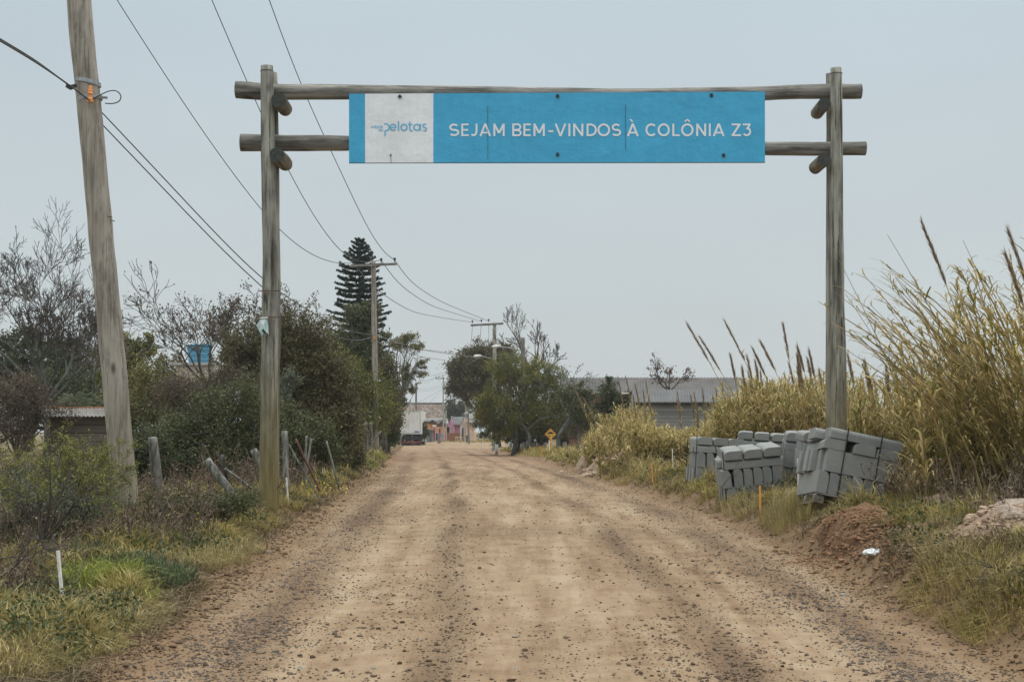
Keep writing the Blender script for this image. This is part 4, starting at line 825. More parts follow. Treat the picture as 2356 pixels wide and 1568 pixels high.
for k, (a, b_, c, e, Yy, pl, lb) in enumerate(pr): plume_reed(a, b_, c, e, Yy, pl if pl else .3, lb, 400+k, leaves=8 if Yy > 25 else 12, plume=pl > 0)

rg_ = np.random.default_rng(77)
for k in range(16):
    u = rg_.uniform(1660, 1890); v = rg_.uniform(815, 870); o = plume_reed(u+rg_.uniform(8, 30), 1000, u, v, rg_.uniform(31, 36), rg_.uniform(.35, .6), 'thin pale reed plume rising from the thicket left of the right gate post', 470+k, leaves=5); o['group'] = 'thin plumes left of the right gate post'
for k in range(14):
    u = rg_.uniform(1440, 1700); v = rg_.uniform(895, 945); o = plume_reed(u+rg_.uniform(2, 14), 1010, u, v, rg_.uniform(40, 46), rg_.uniform(.6, .9), 'thin pale reed plume standing in front of the grey shed', 490+k, leaves=4); o['group'] = 'thin plumes in front of the grey shed'
for k in range(12):
    u = rg_.uniform(1965, 2120); v = rg_.uniform(835, 885); o = plume_reed(u+rg_.uniform(8, 30), 1050, u, v, rg_.uniform(25, 29), rg_.uniform(.3, .45), 'thin dark reed tip among the canes right of the right gate post', 510+k, leaves=5); o['group'] = 'thin reed tips right of the right gate post'
# ------------------------------------------------------------------ welcome gate
def blue_panel(name, c, dots=True):
    m, t, b, o = nodes(name); v = coords(t)
    n = noise(t, v, 1.3, 4, .6); n2 = noise(t, coords(t, (6, 6, .7)), 2, 4, .7)
    col = ramp(t, math_(t, 'ADD', math_(t, 'MULTIPLY', n, .6), math_(t, 'MULTIPLY', n2, .4)), [(.35, tuple(x*.90 for x in c)), (.65, tuple(min(1, x*1.07) for x in c))])
    sp = add(t, 'ShaderNodeTexVoronoi', i_Vector=v, i_Scale=5.5).outputs[0]
    col = mixc(t, ramp(t, sp, [(.018, (.6,)*3), (.03, (0, 0, 0))]), col, (.5, .56, .58))
    col = mixc(t, ramp(t, noise(t, v, 4.5, 6, .75), [(.66, (0, 0, 0)), (.74, (.35,)*3)]), col, (.08, .12, .14))
    t.links.new(col, b.inputs['Base Color']); b.inputs['Roughness'].default_value = .42; b.inputs['Specular IOR Level'].default_value = .35
    bump(t, b, noise(t, v, 2.2, 4), .7, .04); return m
M['blue'] = blue_panel('blue sign sheet', (.052, .36, .60)); M['white'] = blue_panel('white sign sheet', (.74, .76, .79))
M['letter'] = mat_plain('white lettering', (.72, .75, .78), .5, .04, 3); M['logo'] = mat_plain('blue lettering', (.11, .42, .66), .5, .05, 3)
M['seam'] = mat_plain('dark seam', (.02, .05, .06), .7, .3, 20)
YG = 21.8
gate = root('welcome_gate', P(1270, 1170, YG), 'log gateway over the dirt road carrying a blue welcome banner', 'gate')
def log(name, pts, rad, mat, sides=16, seed=0, n=26, parent=gate, wob=.012, cap=None, own=True):
    """uneven round log; own object space so the grain follows it"""
    rng = np.random.default_rng(seed); pts = np.array(pts, float); k = np.linspace(0, 1, len(pts)); t = np.linspace(0, 1, n)
    Pp = np.stack([np.interp(t, k, pts[:, c]) for c in range(3)], 1); L = np.linalg.norm(pts[-1]-pts[0]); Rr = np.interp(t, np.linspace(0, 1, len(rad)), rad)
    Pp += np.stack([fbm(t*L*.8+seed, 0*t+1, 1, 2), fbm(t*L*.8+seed, 0*t+2, 2, 2), fbm(t*L*.8+seed, 0*t+3, 3, 2)], 1)*wob*np.sin(t*np.pi)[:, None]*2
    V, Q = tubes(Pp[None], Rr[None], sides); V = V.reshape(n, sides, 3); C = Pp[:, None]
    a = np.arange(sides)/sides*2*np.pi; f = 1+.045*fbm(np.cos(a)[None]*1.2+seed+0*t[:, None], t[:, None]*L*1.3+np.sin(a)[None]*1.2, seed+5, 3)*2
    V = C+(V-C)*f[..., None]; V = V.reshape(-1, 3); mb = MB(); mb.add(V, Q)
    c0, c1 = Pp[0], Pp[-1]; mb.V.append(np.array([c0, c1])); kk = mb.n; mb.n += 2
    mb.F.append(np.array([(kk, (i+1) % sides, i) for i in range(sides)]+[(kk+1, (n-1)*sides+i, (n-1)*sides+(i+1) % sides) for i in range(sides)]))
    o = mb.obj(name, M[mat], parent, smooth=True)
    if cap:
        o.data.materials.append(M[cap]); mi = np.zeros(len(o.data.polygons), np.int32); mi[-2*sides:] = 1; o.data.polygons.foreach_set('material_index', mi)
        sm = np.ones(len(o.data.polygons), bool); sm[-2*sides:] = False; o.data.polygons.foreach_set('use_smooth', sm)
    return o
def posts(pu, Y, seed, name='post'):
    """pu list of (u, v, halfwidth px)"""
    a = [P(u, v, Y) for u, v, w in pu]; r = [w/F*Y for u, v, w in pu]
    k = np.array([p[2] for p in a]); L = k[0]-k[-1]
    # radii sampled evenly along the post
    t = np.linspace(0, 1, 12); rr_ = np.interp(t*L, k[0]-k, r); pp = np.stack([np.interp(t*L, k[0]-k, np.array(a)[:, c]) for c in range(3)], 1)
    return log(name, pp[::-1], rr_[::-1], 'wood', 18, seed, 40)
posts([(614, 152, 13.8), (616, 300, 15.5), (618, 400, 17.5), (621, 560, 18), (621, 700, 18.5), (620, 850, 19), (618, 950, 20.5), (617, 1060, 20.5), (616, 1180, 21), (616, 1230, 22)], YG, 501)
posts([(627, 168, 12), (630, 400, 13), (629, 700, 15), (627, 1000, 16), (626, 1160, 17), (626, 1220, 17)], YG+.62, 502, 'rear_post')
posts([(1924, 157, 12.8), (1925, 400, 14.5), (1927, 650, 16), (1928, 800, 17), (1928, 990, 19), (1928, 1160, 20.5), (1928, 1230, 21)], YG, 503)
posts([(1911, 170, 10.5), (1912, 400, 11), (1914, 700, 13), (1914, 990, 15), (1913, 1150, 16), (1913, 1210, 16)], YG+.62, 504, 'rear_post')
YB = YG+.30; r_ = lambda px: px/F*YB
log('beam', [P(543, 207, YB), P(610, 210, YB), P(800, 213, YB), P(1100, 216, YB), P(1400, 218, YB), P(1760, 215, YB), P(1900, 211, YB), P(1981, 210, YB)], [r_(20), r_(19), r_(17), r_(15), r_(15), r_(16), r_(17), r_(17)], 'woodx', 16, 505, 40, cap='endgrain')
log('beam', [P(554, 328, YB), P(800, 331, YB), P(1200, 338, YB), P(1760, 342, YB), P(1991, 341, YB)], [r_(19.5), r_(17.5), r_(17), r_(16), r_(16)], 'woodx', 16, 506, 40, cap='endgrain')
for k, (u0, v0, u1, v1, w) in enumerate([(641, 230, 656, 251, 17), (637, 356, 657, 377, 17), (1897, 239, 1880, 260, 15), (1896, 367, 1876, 385, 15.5)]):
    a = P(u0, v0, YG-.22); q = P(u1, v1, YG+.62); log('cross_log', [a, q], [w/F*YG, w/F*YG], 'woody', 16, 510+k, 8, wob=.0, cap='endgrain')
mb = MB()
for u, v, Y in ((606, 302, YG), (1928, 157, YG)): pass
# bands tied round the post tops and beam ends, iron straps lower down
def band(parent, u, v, w, Y, mat='metal', h=.018, name='band', tilt=0):
    c = P(u, v, Y); r = w/F*Y; a = np.linspace(0, 2*np.pi, 21); pts = np.stack([c[0]+r*np.cos(a), c[1]+r*np.sin(a), c[2]+tilt*r*np.cos(a)], 1)
    mb = MB()
    i = np.arange(20); lo = pts-np.array([0, 0, h/2]); hi = pts+np.array([0, 0, h/2]); mb.add(np.vstack([lo, hi]), np.stack([i, i+1, i+22, i+21], 1)); o = mb.obj(name, M[mat], parent); return o
band(gate, 614, 164, 15.2, YG, 'wire', .012); band(gate, 1924, 170, 14.2, YG, 'wire', .012)
for k, (v, l, r) in enumerate([(668.5, 594, 644.5), (729, 589, 646)]):
    a = P(l, v, YG-.19); b_ = P(r, v+.5, YG-.19); mb = MB(); mb.bar(a, b_, .035, .012); mb.obj('iron_strap', M['rust'], gate)
# banner
YS = YG+.10
def panel(name, u0, u1, vt0, vb0, vt1, vb1, mat, Y=YS, th=.02, parent=None):
    a, b_, c, e = P(u0, vt0, Y), P(u1, vt1, Y), P(u1, vb1, Y), P(u0, vb0, Y); n = 24; t = np.linspace(0, 1, n)[:, None]
    top = a*(1-t)+b_*t; bot = e*(1-t)+c*t; mb = MB(); back = np.array([0, th, 0])
    V = np.vstack([top, bot, top+back, bot+back]); i = np.arange(n-1)
    mb.add(V, np.vstack([np.stack([i, n+i, n+i+1, i+1], 1), np.stack([2*n+i, 2*n+i+1, 3*n+i+1, 3*n+i], 1), np.stack([i, i+1, 2*n+i+1, 2*n+i], 1), np.stack([n+i, 3*n+i, 3*n+i+1, n+i+1], 1), [[0, 2*n, 3*n, n]], [[n-1, 2*n-1, 4*n-1, 3*n-1]]]))
    return mb.obj(name, M[mat], parent)
tv = lambda u: 216+(211-216)*(u-803)/(1760-803); bv_ = lambda u: 374.5+(373-374.5)*(u-803)/(1760-803)
banner = root('welcome_banner', P(1281, 374, YS), 'blue and white welcome banner bolted to the log beams', 'banner')
panel('blue_stripe', 803, 839.8, tv(803), bv_(803), tv(840), bv_(840), 'blue', parent=banner)
panel('white_panel', 840, 996.8, tv(840), bv_(840), tv(997), bv_(997), 'white', parent=banner)
panel('blue_panel', 997, 1760, tv(997), bv_(997), tv(1760), bv_(1760), 'blue', parent=banner)
for u, v0, v1 in ((1122, 243, 366), (1439, 240, 345)): MB().bar(P(u, v0, YS-.003), P(u+.6, v1, YS-.003), .008, .004).obj('seam', M['seam'], banner)
MB().bar(P(899, 358, YS-.004), P(900, 374, YS-.004), .007, .004).obj('seam', M['seam'], banner)
MB().bar(P(803, 375.2, YS+.012), P(1760, 373.9, YS+.012), .022, .010).obj('frame', M['wire'], banner)
for u, v, r in ((920, 222, 45), (1283, 221, 0), (1637, 219, 0), (1283, 355, 0), (1665, 357, 0)):
    MB().box(P(u, v, YS-.010), (.045, .022, .045), Euler((0, math.radians(r), 0)).to_matrix()).obj('bolt', M['black'], banner)
MB().tube([P(899, 356, YS-.02), P(899, 356, YS-.001)], [.016, .016], 10).obj('bolt', M['metal'], banner)
def text(body, u0, u1, vcap, vbase, Y, mat, parent, name, off=.0):
    c = bpy.data.curves.new(name, 'FONT'); c.body = body; c.offset = off; c.extrude = 0; c.resolution_u = 6
    o = bpy.data.objects.new(name, c); COL.objects.link(o); bpy.context.view_layer.update()
    me = bpy.data.meshes.new_from_object(o.evaluated_get(bpy.context.evaluated_depsgraph_get())); bpy.data.objects.remove(o); bpy.data.curves.remove(c)
    n = len(me.vertices); co = np.empty(n*3, np.float32); me.vertices.foreach_get('co', co); co = co.reshape(-1, 3)
    cap = .729 if vcap is not None else 1
    w = co[:, 0].max()-co[:, 0].min(); a = P(u0, vbase, Y); b = P(u1, vbase, Y); sx_ = (b[0]-a[0])/w; hs = (vbase-vcap)/F*Y/text.cap
    out = np.stack([a[0]+(co[:, 0]-co[:, 0].min())*sx_, np.full(n, Y)+0*co[:, 2], a[2]+co[:, 1]*hs], 1)-np.array(parent['_o'])
    me.vertices.foreach_set('co', out.astype(np.float32).ravel()); me.update()
    o = bpy.data.objects.new(name, me); COL.objects.link(o); me.materials.clear(); me.materials.append(M[mat]); o.parent = parent
    return o
text.cap = .70
YT = YS-.004
LT = {'n': 0}
def stroke(mb, pts, w):
    """flat brush stroke; every stroke lies a hair prouder than the one before"""
    LT['n'] += 1; yy = YT-.0007*(LT['n'] % 6)
    pts = np.array(pts, float); n = len(pts); T_ = np.gradient(pts, axis=0); T_ /= np.linalg.norm(T_, axis=1, keepdims=True)+1e-9; N_ = np.stack([-T_[:, 1], T_[:, 0]], 1)*w/2
    L = pts+N_; R = pts-N_; V = np.array([P(q[0], q[1], yy) for q in np.vstack([L, R])]); i = np.arange(n-1); mb.add(V, np.stack([i, i+1, n+i+1, n+i], 1))
def arc(cx, cy, r, a0, a1, n=18, ry=None): a = np.radians(np.linspace(a0, a1, n)); return np.stack([cx+r*np.cos(a), cy-(ry or r)*np.sin(a)], 1)
def headline():
    mb = MB(); t, b_, w = 284.6, 313.4, 4.5; h = w/2; X = lambda x: (1700+x/1.309)*.5752; m = (t+b_)/2
    def S(x0, x1):
        c = (x0+x1)/2; r = (x1-x0)/2-h; ru = (m-t-h)/2+.15; stroke(mb, np.vstack([arc(c, t+h+ru, r*.92, 35, 265, 16, ru), arc(c, b_-h-ru, r, 85, -145, 16, ru)]), w)
    def E(x0, x1):
        stroke(mb, [(x0+h, t), (x0+h, m), (x0+h, b_)], w)
        for y, k in ((t+h*.9, 1), (m, .93), (b_-h*.9, 1)): stroke(mb, [(x0+h, y), (x0+8, y), (x0+(x1-x0)*k, y)], w*.9)
    def J(x0, x1): stroke(mb, np.vstack([[(x1-h, t), (x1-h, m)], arc((x0+x1)/2-.5, b_-h-7.5, (x1-x0)/2-h, 0, -140, 14, 7.5)]), w)
    def A(x0, x1):
        c = (x0+x1)/2; stroke(mb, [(x0+h, b_), ((x0+h+c)/2, m), (c, t)], w); stroke(mb, [(x1-h, b_), ((x1-h+c)/2, m), (c, t)], w); stroke(mb, [(x0+6, b_-8), (c, b_-8), (x1-6, b_-8)], w*.85)
    def Mm(x0, x1):
        c = (x0+x1)/2
        for q in ([(x0+h, t), (x0+h, m), (x0+h, b_)], [(x1-h, t), (x1-h, m), (x1-h, b_)], [(x0+h, t+1), ((x0+h+c)/2, (t+b_-6)/2), (c, b_-7)], [(x1-h, t+1), ((x1-h+c)/2, (t+b_-6)/2), (c, b_-7)]): stroke(mb, q, w)
    def B(x0, x1):
        stroke(mb, [(x0+h, t), (x0+h, m), (x0+h, b_)], w)
        stroke(mb, np.vstack([[(x0+h, t+h*.9)], arc(x1-9.5, (t+m)/2+.6, 7, 90, -90, 12, (m-t)/2-h*.4), [(x0+h, m+.4)]]), w*.9); stroke(mb, np.vstack([[(x0+h, m+.4)], arc(x1-9.5, (b_+m)/2-.3, 8, 90, -90, 12, (b_-m)/2-h*.6), [(x0+h, b_-h*.9)]]), w*.9)
    def Vv(x0, x1): c = (x0+x1)/2; stroke(mb, [(x0+h, t), ((x0+h+c)/2, m), (c, b_)], w); stroke(mb, [(x1-h, t), ((x1-h+c)/2, m), (c, b_)], w)
    def I(x0, x1): c = (x0+x1)/2; stroke(mb, [(c, t), (c, m), (c, b_)], w)
    def N(x0, x1): stroke(mb, [(x0+h, b_), (x0+h, m), (x0+h, t)], w); stroke(mb, [(x1-h, b_), (x1-h, m), (x1-h, t)], w); stroke(mb, [(x0+h, t+1), ((x0+x1)/2, m), (x1-h, b_-1)], w)
    def D(x0, x1): stroke(mb, [(x0+h, t), (x0+h, m), (x0+h, b_)], w); stroke(mb, np.vstack([[(x0+h, t+h*.95)], arc(x1-15, m, 15-h, 90, -90, 20, (b_-t)/2-h*.95), [(x0+h, b_-h*.95)]]), w)
    def O(x0, x1): stroke(mb, arc((x0+x1)/2, m, (x1-x0)/2-h, 0, 360, 36, (b_-t)/2-h+.4), w)
    def C(x0, x1): stroke(mb, arc((x0+x1)/2+1, m, (x1-x0)/2-h+.5, 45, 315, 28, (b_-t)/2-h+.4), w)
    def Lc(x0, x1): stroke(mb, [(x0+h, t), (x0+h, m), (x0+h, b_)], w); stroke(mb, [(x0+h, b_-h*.9), (x0+8, b_-h*.9), (x1, b_-h*.9)], w*.9)
    def Z(x0, x1): stroke(mb, [(x0+1, t+h*.9), (x0+8, t+h*.9), (x1-1, t+h*.9)], w*.9); stroke(mb, [(x0+1, b_-h*.9), (x0+8, b_-h*.9), (x1, b_-h*.9)], w*.9); stroke(mb, [(x1-3.5, t+h), ((x0+x1)/2, m), (x0+3.5, b_-h)], w)
    def Th(x0, x1): stroke(mb, [(x0+1, t+h*.9), (x0+8, t+h*.9), (x1-2, t+h*.9)], w*.9); stroke(mb, [(x1-4, t+h), ((x0+x1)/2+2, m-4), ((x0+x1)/2-1, m-1.5)], w*.9); stroke(mb, arc((x0+x1)/2-.5, b_-h-8, (x1-x0)/2-h, 95, -145, 20, 8), w*.95)
    def dash(x0, x1): stroke(mb, [(x0, m+3), ((x0+x1)/2, m+3), (x1, m+3)], w*.95)
    for f, x0, x1 in ((S, 125, 180), (E, 190, 229), (J, 237, 275), (A, 285, 346), (Mm, 358, 417), (B, 457, 505), (E, 515, 554), (Mm, 568, 627), (dash, 646, 672), (Vv, 679, 740), (I, 752, 760), (N, 776, 829), (D, 846, 900), (O, 903, 969), (S, 976, 1027), (A, 1057, 1119), (C, 1153, 1213), (O, 1218, 1282), (Lc, 1295, 1334), (O, 1341, 1406), (N, 1420, 1472), (I, 1487, 1495), (A, 1507, 1569), (Z, 1603, 1655), (Th, 1662, 1709)): f(X(x0), X(x1))
    a = X(1088); stroke(mb, [(a-6, 274.5), (a-3, 277.6), (a, 280.6)], 3.4)
    a = X(1373.5); stroke(mb, [(a-6, 280.5), (a-3, 277.8), (a+.4, 275)], 3.2); stroke(mb, [(a+6, 280.5), (a+3, 277.8), (a-.4, 275)], 3.2)
    mb.obj('lettering', M['letter'], banner)
headline()
text('cidade', 853, 881, 287, 295, YT, 'logo', banner, 'small_lettering'); text('de', 871, 881.5, 294.6, 302.6, YT, 'logo', banner, 'small_lettering')
mb = MB(); w = 3.0; yb = 301.2; r = 8.2; cy = yb-r
stroke(mb, np.vstack([[(883.5, 284.8)], arc(887.5, 292.9, 8.0, 92, -92), [(885.9, 301.3)], [(885.9, 313)]])[:-2], w)    # detached-bowl initial
stroke(mb, [(886, 300), (886, 306), (886, 313)], w)
def ring(cx, a0=0, a1=360): stroke(mb, arc(cx, cy, r-w/2+.2, a0, a1, 28), w)
ring(904.5, 8, 320); stroke(mb, [(897.5, 293.4), (904, 293.4), (911.5, 293.4)], 2.4)
stroke(mb, [(916.8, 279), (916.8, 290), (916.8, yb)], w); ring(929.5)
stroke(mb, np.vstack([[(943, 280), (943, 288)], [(943, 295)], arc(947.2, 296.9, 4.3, 180, 300, 8)]), w); stroke(mb, [(938.5, 286.2), (943, 286.2), (949.5, 286.2)], 2.4)
ring(959.3); stroke(mb, [(967, 285), (967, 293), (967, yb)], w)
stroke(mb, np.vstack([arc(977, 289.2, 4.0, 40, 250, 12), arc(977, 297.2, 4.0, 90, -140, 12)]), 2.7)
mb.obj('logo_lettering', M['logo'], banner)
# torn paper sign wired to the left post
ts = root('torn_poster', P(603, 765, YG-.25), 'torn white and teal poster hanging from the left gate post', 'poster')
m, t, b, o = nodes('torn poster print'); v = coords(t); n = add(t, 'ShaderNodeTexBrick', i_Vector=coords(t, (9, 9, 9)), i_Scale=2.2).outputs[1]
col = mixc(t, ramp(t, noise(t, v, 9, 5), [(.42, (0, 0, 0)), (.56, (1, 1, 1))]), (.60, .64, .64), (.30, .52, .50)); t.links.new(col, b.inputs['Base Color']); b.inputs['Roughness'].default_value = .5; M['poster'] = m
mb = MB(); YP = YG-.24; pl = [(589, 745, 0), (598, 734, -.03), (614, 732, 0), (617, 750, .01), (618, 768, .02), (609, 762, -.05), (602, 772, -.03), (596, 760, -.02)]
V = np.array([P(u, v, YP+dy) for u, v, dy in pl]+[P(605, 748, YP-.05)]); nV = len(pl); V = np.vstack([V, V+np.array([0, .006, 0])])
mb.add(V, np.array([(i, (i+1) % nV, nV) for i in range(nV)]+[((i+1) % nV+nV+1, i+nV+1, 2*nV+1) for i in range(nV)])); mb.obj('sheet', M['poster'], ts)
MB().bar(P(588, 746, YP-.005), P(600, 731, YP-.03), .02, .01).obj('rim', M['black'], ts); MB().bar(P(598, 731, YP-.03), P(616, 730, YP-.01), .025, .02).obj('holder', M['white_paint'], ts)
MB().bar(P(604, 758, YP-.05), P(610, 766, YP-.03), .035, .03).obj('clip', M['black'], ts)

# ------------------------------------------------------------------ utility poles
def upole(name, label, foot, top, Y, r0, r1, mat='polefar', group='utility poles along the road', n=24, seed=0):
    a = P(foot[0], foot[1], Y); a[2] = min(a[2], Gs(a[0], Y))-.15; b_ = P(top[0], top[1], Y); rt = root(name, (a[0], a[1], a[2]+.15), label, 'utility pole', group)
    log('pole', [a, (a+b_)/2, b_], [r0, (r0+r1)/2, r1], mat, 14, 520+seed, n, parent=rt, wob=.008); return rt
def crossarm(rt, l, r, Y, w=.10, mat='woodx', vL=None, ins=(), insmat='black', brace=None):
    a = P(l[0], l[1], Y-.16); b_ = P(r[0], r[1], Y-.16); MB().bar(a, b_, w, w*1.1).obj('crossarm', M[mat], rt)
    for u, v in ins:
        p = P(u, v, Y-.16); mb = MB(); mb.tube([p-np.array([0, 0, .05]), p+np.array([0, 0, .03]), p+np.array([0, 0, .04]), p+np.array([0, 0, .10]), p+np.array([0, 0, .11]), p+np.array([0, 0, .17])], [.02, .02, .055, .05, .075, .05], 8); mb.obj('insulator', M[insmat], rt)
    if brace:
        for q in brace: MB().bar(P(q[0], q[1], Y-.16), P(q[2], q[3], Y-.16), .03, .01).obj('brace', M['darkpole'], rt)
Y1 = 20.8
p1 = upole('utility_pole', 'thick weathered wooden utility pole leaning left, nearest the camera', (299, 1235), (151, -330), Y1, 29.5/F*Y1, 26.5/F*Y1, 'polewood', n=60, seed=1)
crossarm(p1, (130, -190), (560, -195), Y1, .11, ins=[(140, -205), (400, -207), (547, -208)])
ya = Y1-.16
for (u, v, w, tl) in ((203, 190, 29, -.2), (207, 227, 28.5, .12)): band(p1, u, v, w, Y1, 'metal', .055, 'clamp_band', tl)
mb = MB(); mb.bar(P(176, 197, ya-.05), P(160, 201, ya-.1), .05, .05); mb.tube([P(160, 196, ya-.1), P(158, 203, ya-.1)], [.05, .05], 8); mb.bar(P(166, 203, ya-.1), P(158, 199, ya-.14), .06, .05); mb.obj('cable_clamp', M['black'], p1)
mb = MB(); c = P(208, 235, Y1-.23); mb.tube([c, c+(0, 0, .05), c+(0, 0, .07), c+(0, 0, .11), c+(0, 0, .12), c+(0, 0, .15), c+(0, 0, .16), c+(0, 0, .19), c+(0, 0, .20), c+(0, 0, .235)], [.042, .040, .026, .028, .042, .029, .036, .026, .030, .021], 12); mb.obj('orange_insulator', M['orange_ins'], p1)
MB().bar(P(228, 224, Y1-.12), P(246, 225, Y1-.2), .03, .03).obj('band_bolt', M['metal'], p1)
for u, v in ((252, 497), (258, 506)): MB().bar(P(u-4, v, Y1-.08), P(u+6, v+3, Y1-.1), .012, .012).obj('nail', M['rust'], p1)
Y2 = 68
p2 = upole('utility_pole', 'pale utility pole with a wooden crossarm in front of the conifer', (865, 1034), (859, 600), Y2, .165, .115, 'polewood', seed=2)
crossarm(p2, (806, 611), (913, 607), Y2, .10, ins=[(812, 607), (877, 602), (908, 601)])
band(p2, 861, 766, 6.3, Y2, 'metal', .06, 'clamp_band'); MB().box(P(861, 777, Y2-.17), (.09, .08, .14)).obj('orange_insulator', M['orange_ins'], p2)
Y3 = 105
p3 = upole('utility_pole', 'utility pole with offset crossarm and hanging wires above the feathery tree', (1137, 1024), (1138, 742), Y3, .17, .13, seed=3)
crossarm(p3, (1083, 748), (1158, 744), Y3, .13, ins=[(1087, 742), (1107.5, 740), (1124.5, 739)], brace=[(1126, 748, 1137, 761), (1152, 747, 1141, 761)])
p4 = upole('utility_pole', 'short brown topped pole carrying a street lamp over the feathery tree', (1202, 1024), (1203, 776), 92, .13, .12, 'darkpole', seed=4)
p5 = upole('utility_pole', 'dark utility pole with two short arms standing behind the truck', (957.5, 1020), (957.5, 880), 170, .13, .11, 'darkpole', seed=5)
crossarm(p5, (954, 882.5), (970, 881), 170, .10, 'darkpole'); crossarm(p5, (950, 895), (962, 895), 170, .10, 'darkpole', ins=[(951, 893), (961, 893)])
p6 = upole('utility_pole', 'slim grey utility pole between the tiled roof and the pink house', (1020, 1016), (1020, 867), 190, .11, .09, seed=6)
crossarm(p6, (1002, 870.5), (1023, 869.5), 190, .10, 'darkpole', ins=[(1003, 867.5), (1010, 867), (1019, 866)])
p7 = upole('utility_pole', 'short grey pole above the truck roof', (944, 1016), (944, 918), 178, .10, .09, seed=7)
p8 = upole('utility_pole', 'faint short pole behind the leaning tree', (922.5, 1016), (922.5, 931), 178, .10, .09, seed=8)
crossarm(p8, (921, 934), (932, 934), 178, .09, 'darkpole')
p9 = upole('utility_pole', 'thick grey wooden pole beside the peach coloured house', (1078.5, 1018), (1077, 925), 165, .12, .11, 'darkpole', seed=9)
p10 = upole('utility_pole', 'thin pale pole next to the thick pole by the peach house', (1072, 1012), (1072, 930), 185, .07, .06, seed=10)
p11 = upole('utility_pole', 'thin pale pole left of the pink house', (1026.5, 998), (1026.5, 944), 196, .08, .07, seed=11)
def lamp(label, mount, head, Y, pole):
    a = P(*mount, Y); h = P(*head, Y-.4); rt = root('street_lamp', a, label, 'street lamp', 'street lamps over the road')
    MB().tube([a, (a+h)/2+np.array([0, 0, .05]), h+np.array([.25, 0, .0])], [.035, .032, .03], 6).obj('arm', M['metal'], rt)
    a_ = np.linspace(0, 1, 7); mb = MB(); mb.tube([h+np.array([-.28+.6*q, 0, -.01+.05*q]) for q in a_], [.03, .085, .11, .11, .095, .07, .04], 10); mb.obj('lamp_head', M['white_paint'], rt)
lamp('street lamp arm with pale head nearer the right, on the brown topped pole', (1202, 806), (1141, 797), 92, None)
lamp('street lamp with pale head lower left, on the crossarm pole', (1137, 826), (1098, 819), Y3, None)

# ------------------------------------------------------------------ cables, each strung between two supports
def wire(pts, ua, Ya, ub, Yb, label, r=.012, mat='wire', ends=None, name='power_cable', group='overhead cables'):
    xa = (ua-CX)/F*Ya; xb = (ub-CX)/F*Yb; out = []
    for u, v in pts:
        k = (u-CX)/F; den = (xb-xa)-k*(Yb-Ya); t = (k*Ya-xa)/den if abs(den) > 1e-6 else 0
        out.append(P(u, v, Ya+(Yb-Ya)*t))
    out = np.array(out); n = 40
    s = np.concatenate([[0], np.cumsum(np.linalg.norm(np.diff(out, axis=0), axis=1))]); tt = np.linspace(0, s[-1], n); q = np.stack([np.interp(tt, s, out[:, c]) for c in range(3)], 1)
    for _ in range(14): q[1:-1] = q[1:-1]*.4+.3*(q[:-2]+q[2:])
    rad = r if np.isscalar(r) else np.interp(np.linspace(0, 1, n), [0, 1], r)
    mb = MB(); mb.tube(q, rad, 6); base = q[0]
    return tag(mb.obj(name, M[mat], None, loc=base), label, 'cable', group)
wire([(140, -205), (200, -105), (268, 0), (350, 128), (430, 253), (500, 352), (598, 482), (650, 540), (720, 590), (780, 608), (811, 604)], 140, ya, 811, Y2, 'leftmost power line from the leaning pole to the second pole', (.007, .016))
wire([(400, -207), (440, -112), (485, 0), (540, 125), (600, 265), (665, 400), (720, 498), (785, 585), (835, 606), (877, 598)], 400, ya, 877, Y2, 'middle power line crossing behind the left end of the gate beams', (.007, .016))
wire([(547, -208), (580, -103), (617, 0), (685, 188), (740, 300), (800, 430), (850, 533), (885, 583), (907, 597)], 547, ya, 907, Y2, 'rightmost power line crossing the log beams toward the second pole', (.007, .016))
wire([(226, 250), (300, 325), (380, 412), (480, 522), (598, 642), (700, 710), (790, 757), (830, 769), (855, 768)], 226, Y1, 855, Y2, 'upper of two cables sagging from the leaning pole past the left gate post', (.009, .022))
wire([(228, 279), (300, 345), (380, 440), (480, 545), (600, 660), (690, 733), (765, 775), (815, 786), (857, 776)], 228, Y1, 857, Y2, 'lower of two cables sagging from the leaning pole past the left gate post', (.009, .022))
wire([(-260, -60), (-120, 18), (0, 90), (80, 137), (158, 196)], -260, 14, 158, ya-.1, 'upper twisted dark cable coming in from the left edge to the leaning pole', .011)
wire([(-260, -52), (-120, 25), (0, 94), (85, 144), (170, 203), (206, 231)], -260, 14.1, 206, ya-.12, 'lower twisted dark cable coming in from the left edge to the leaning pole', .011)
lp = [P(u, v, Y1-.24+d_) for u, v, d_ in ((207, 231, 0), (228, 220, 0), (250, 209, .05), (268, 208, .1), (279, 219, .15), (277, 232, .18), (262, 239, .2), (242, 238, .22))]

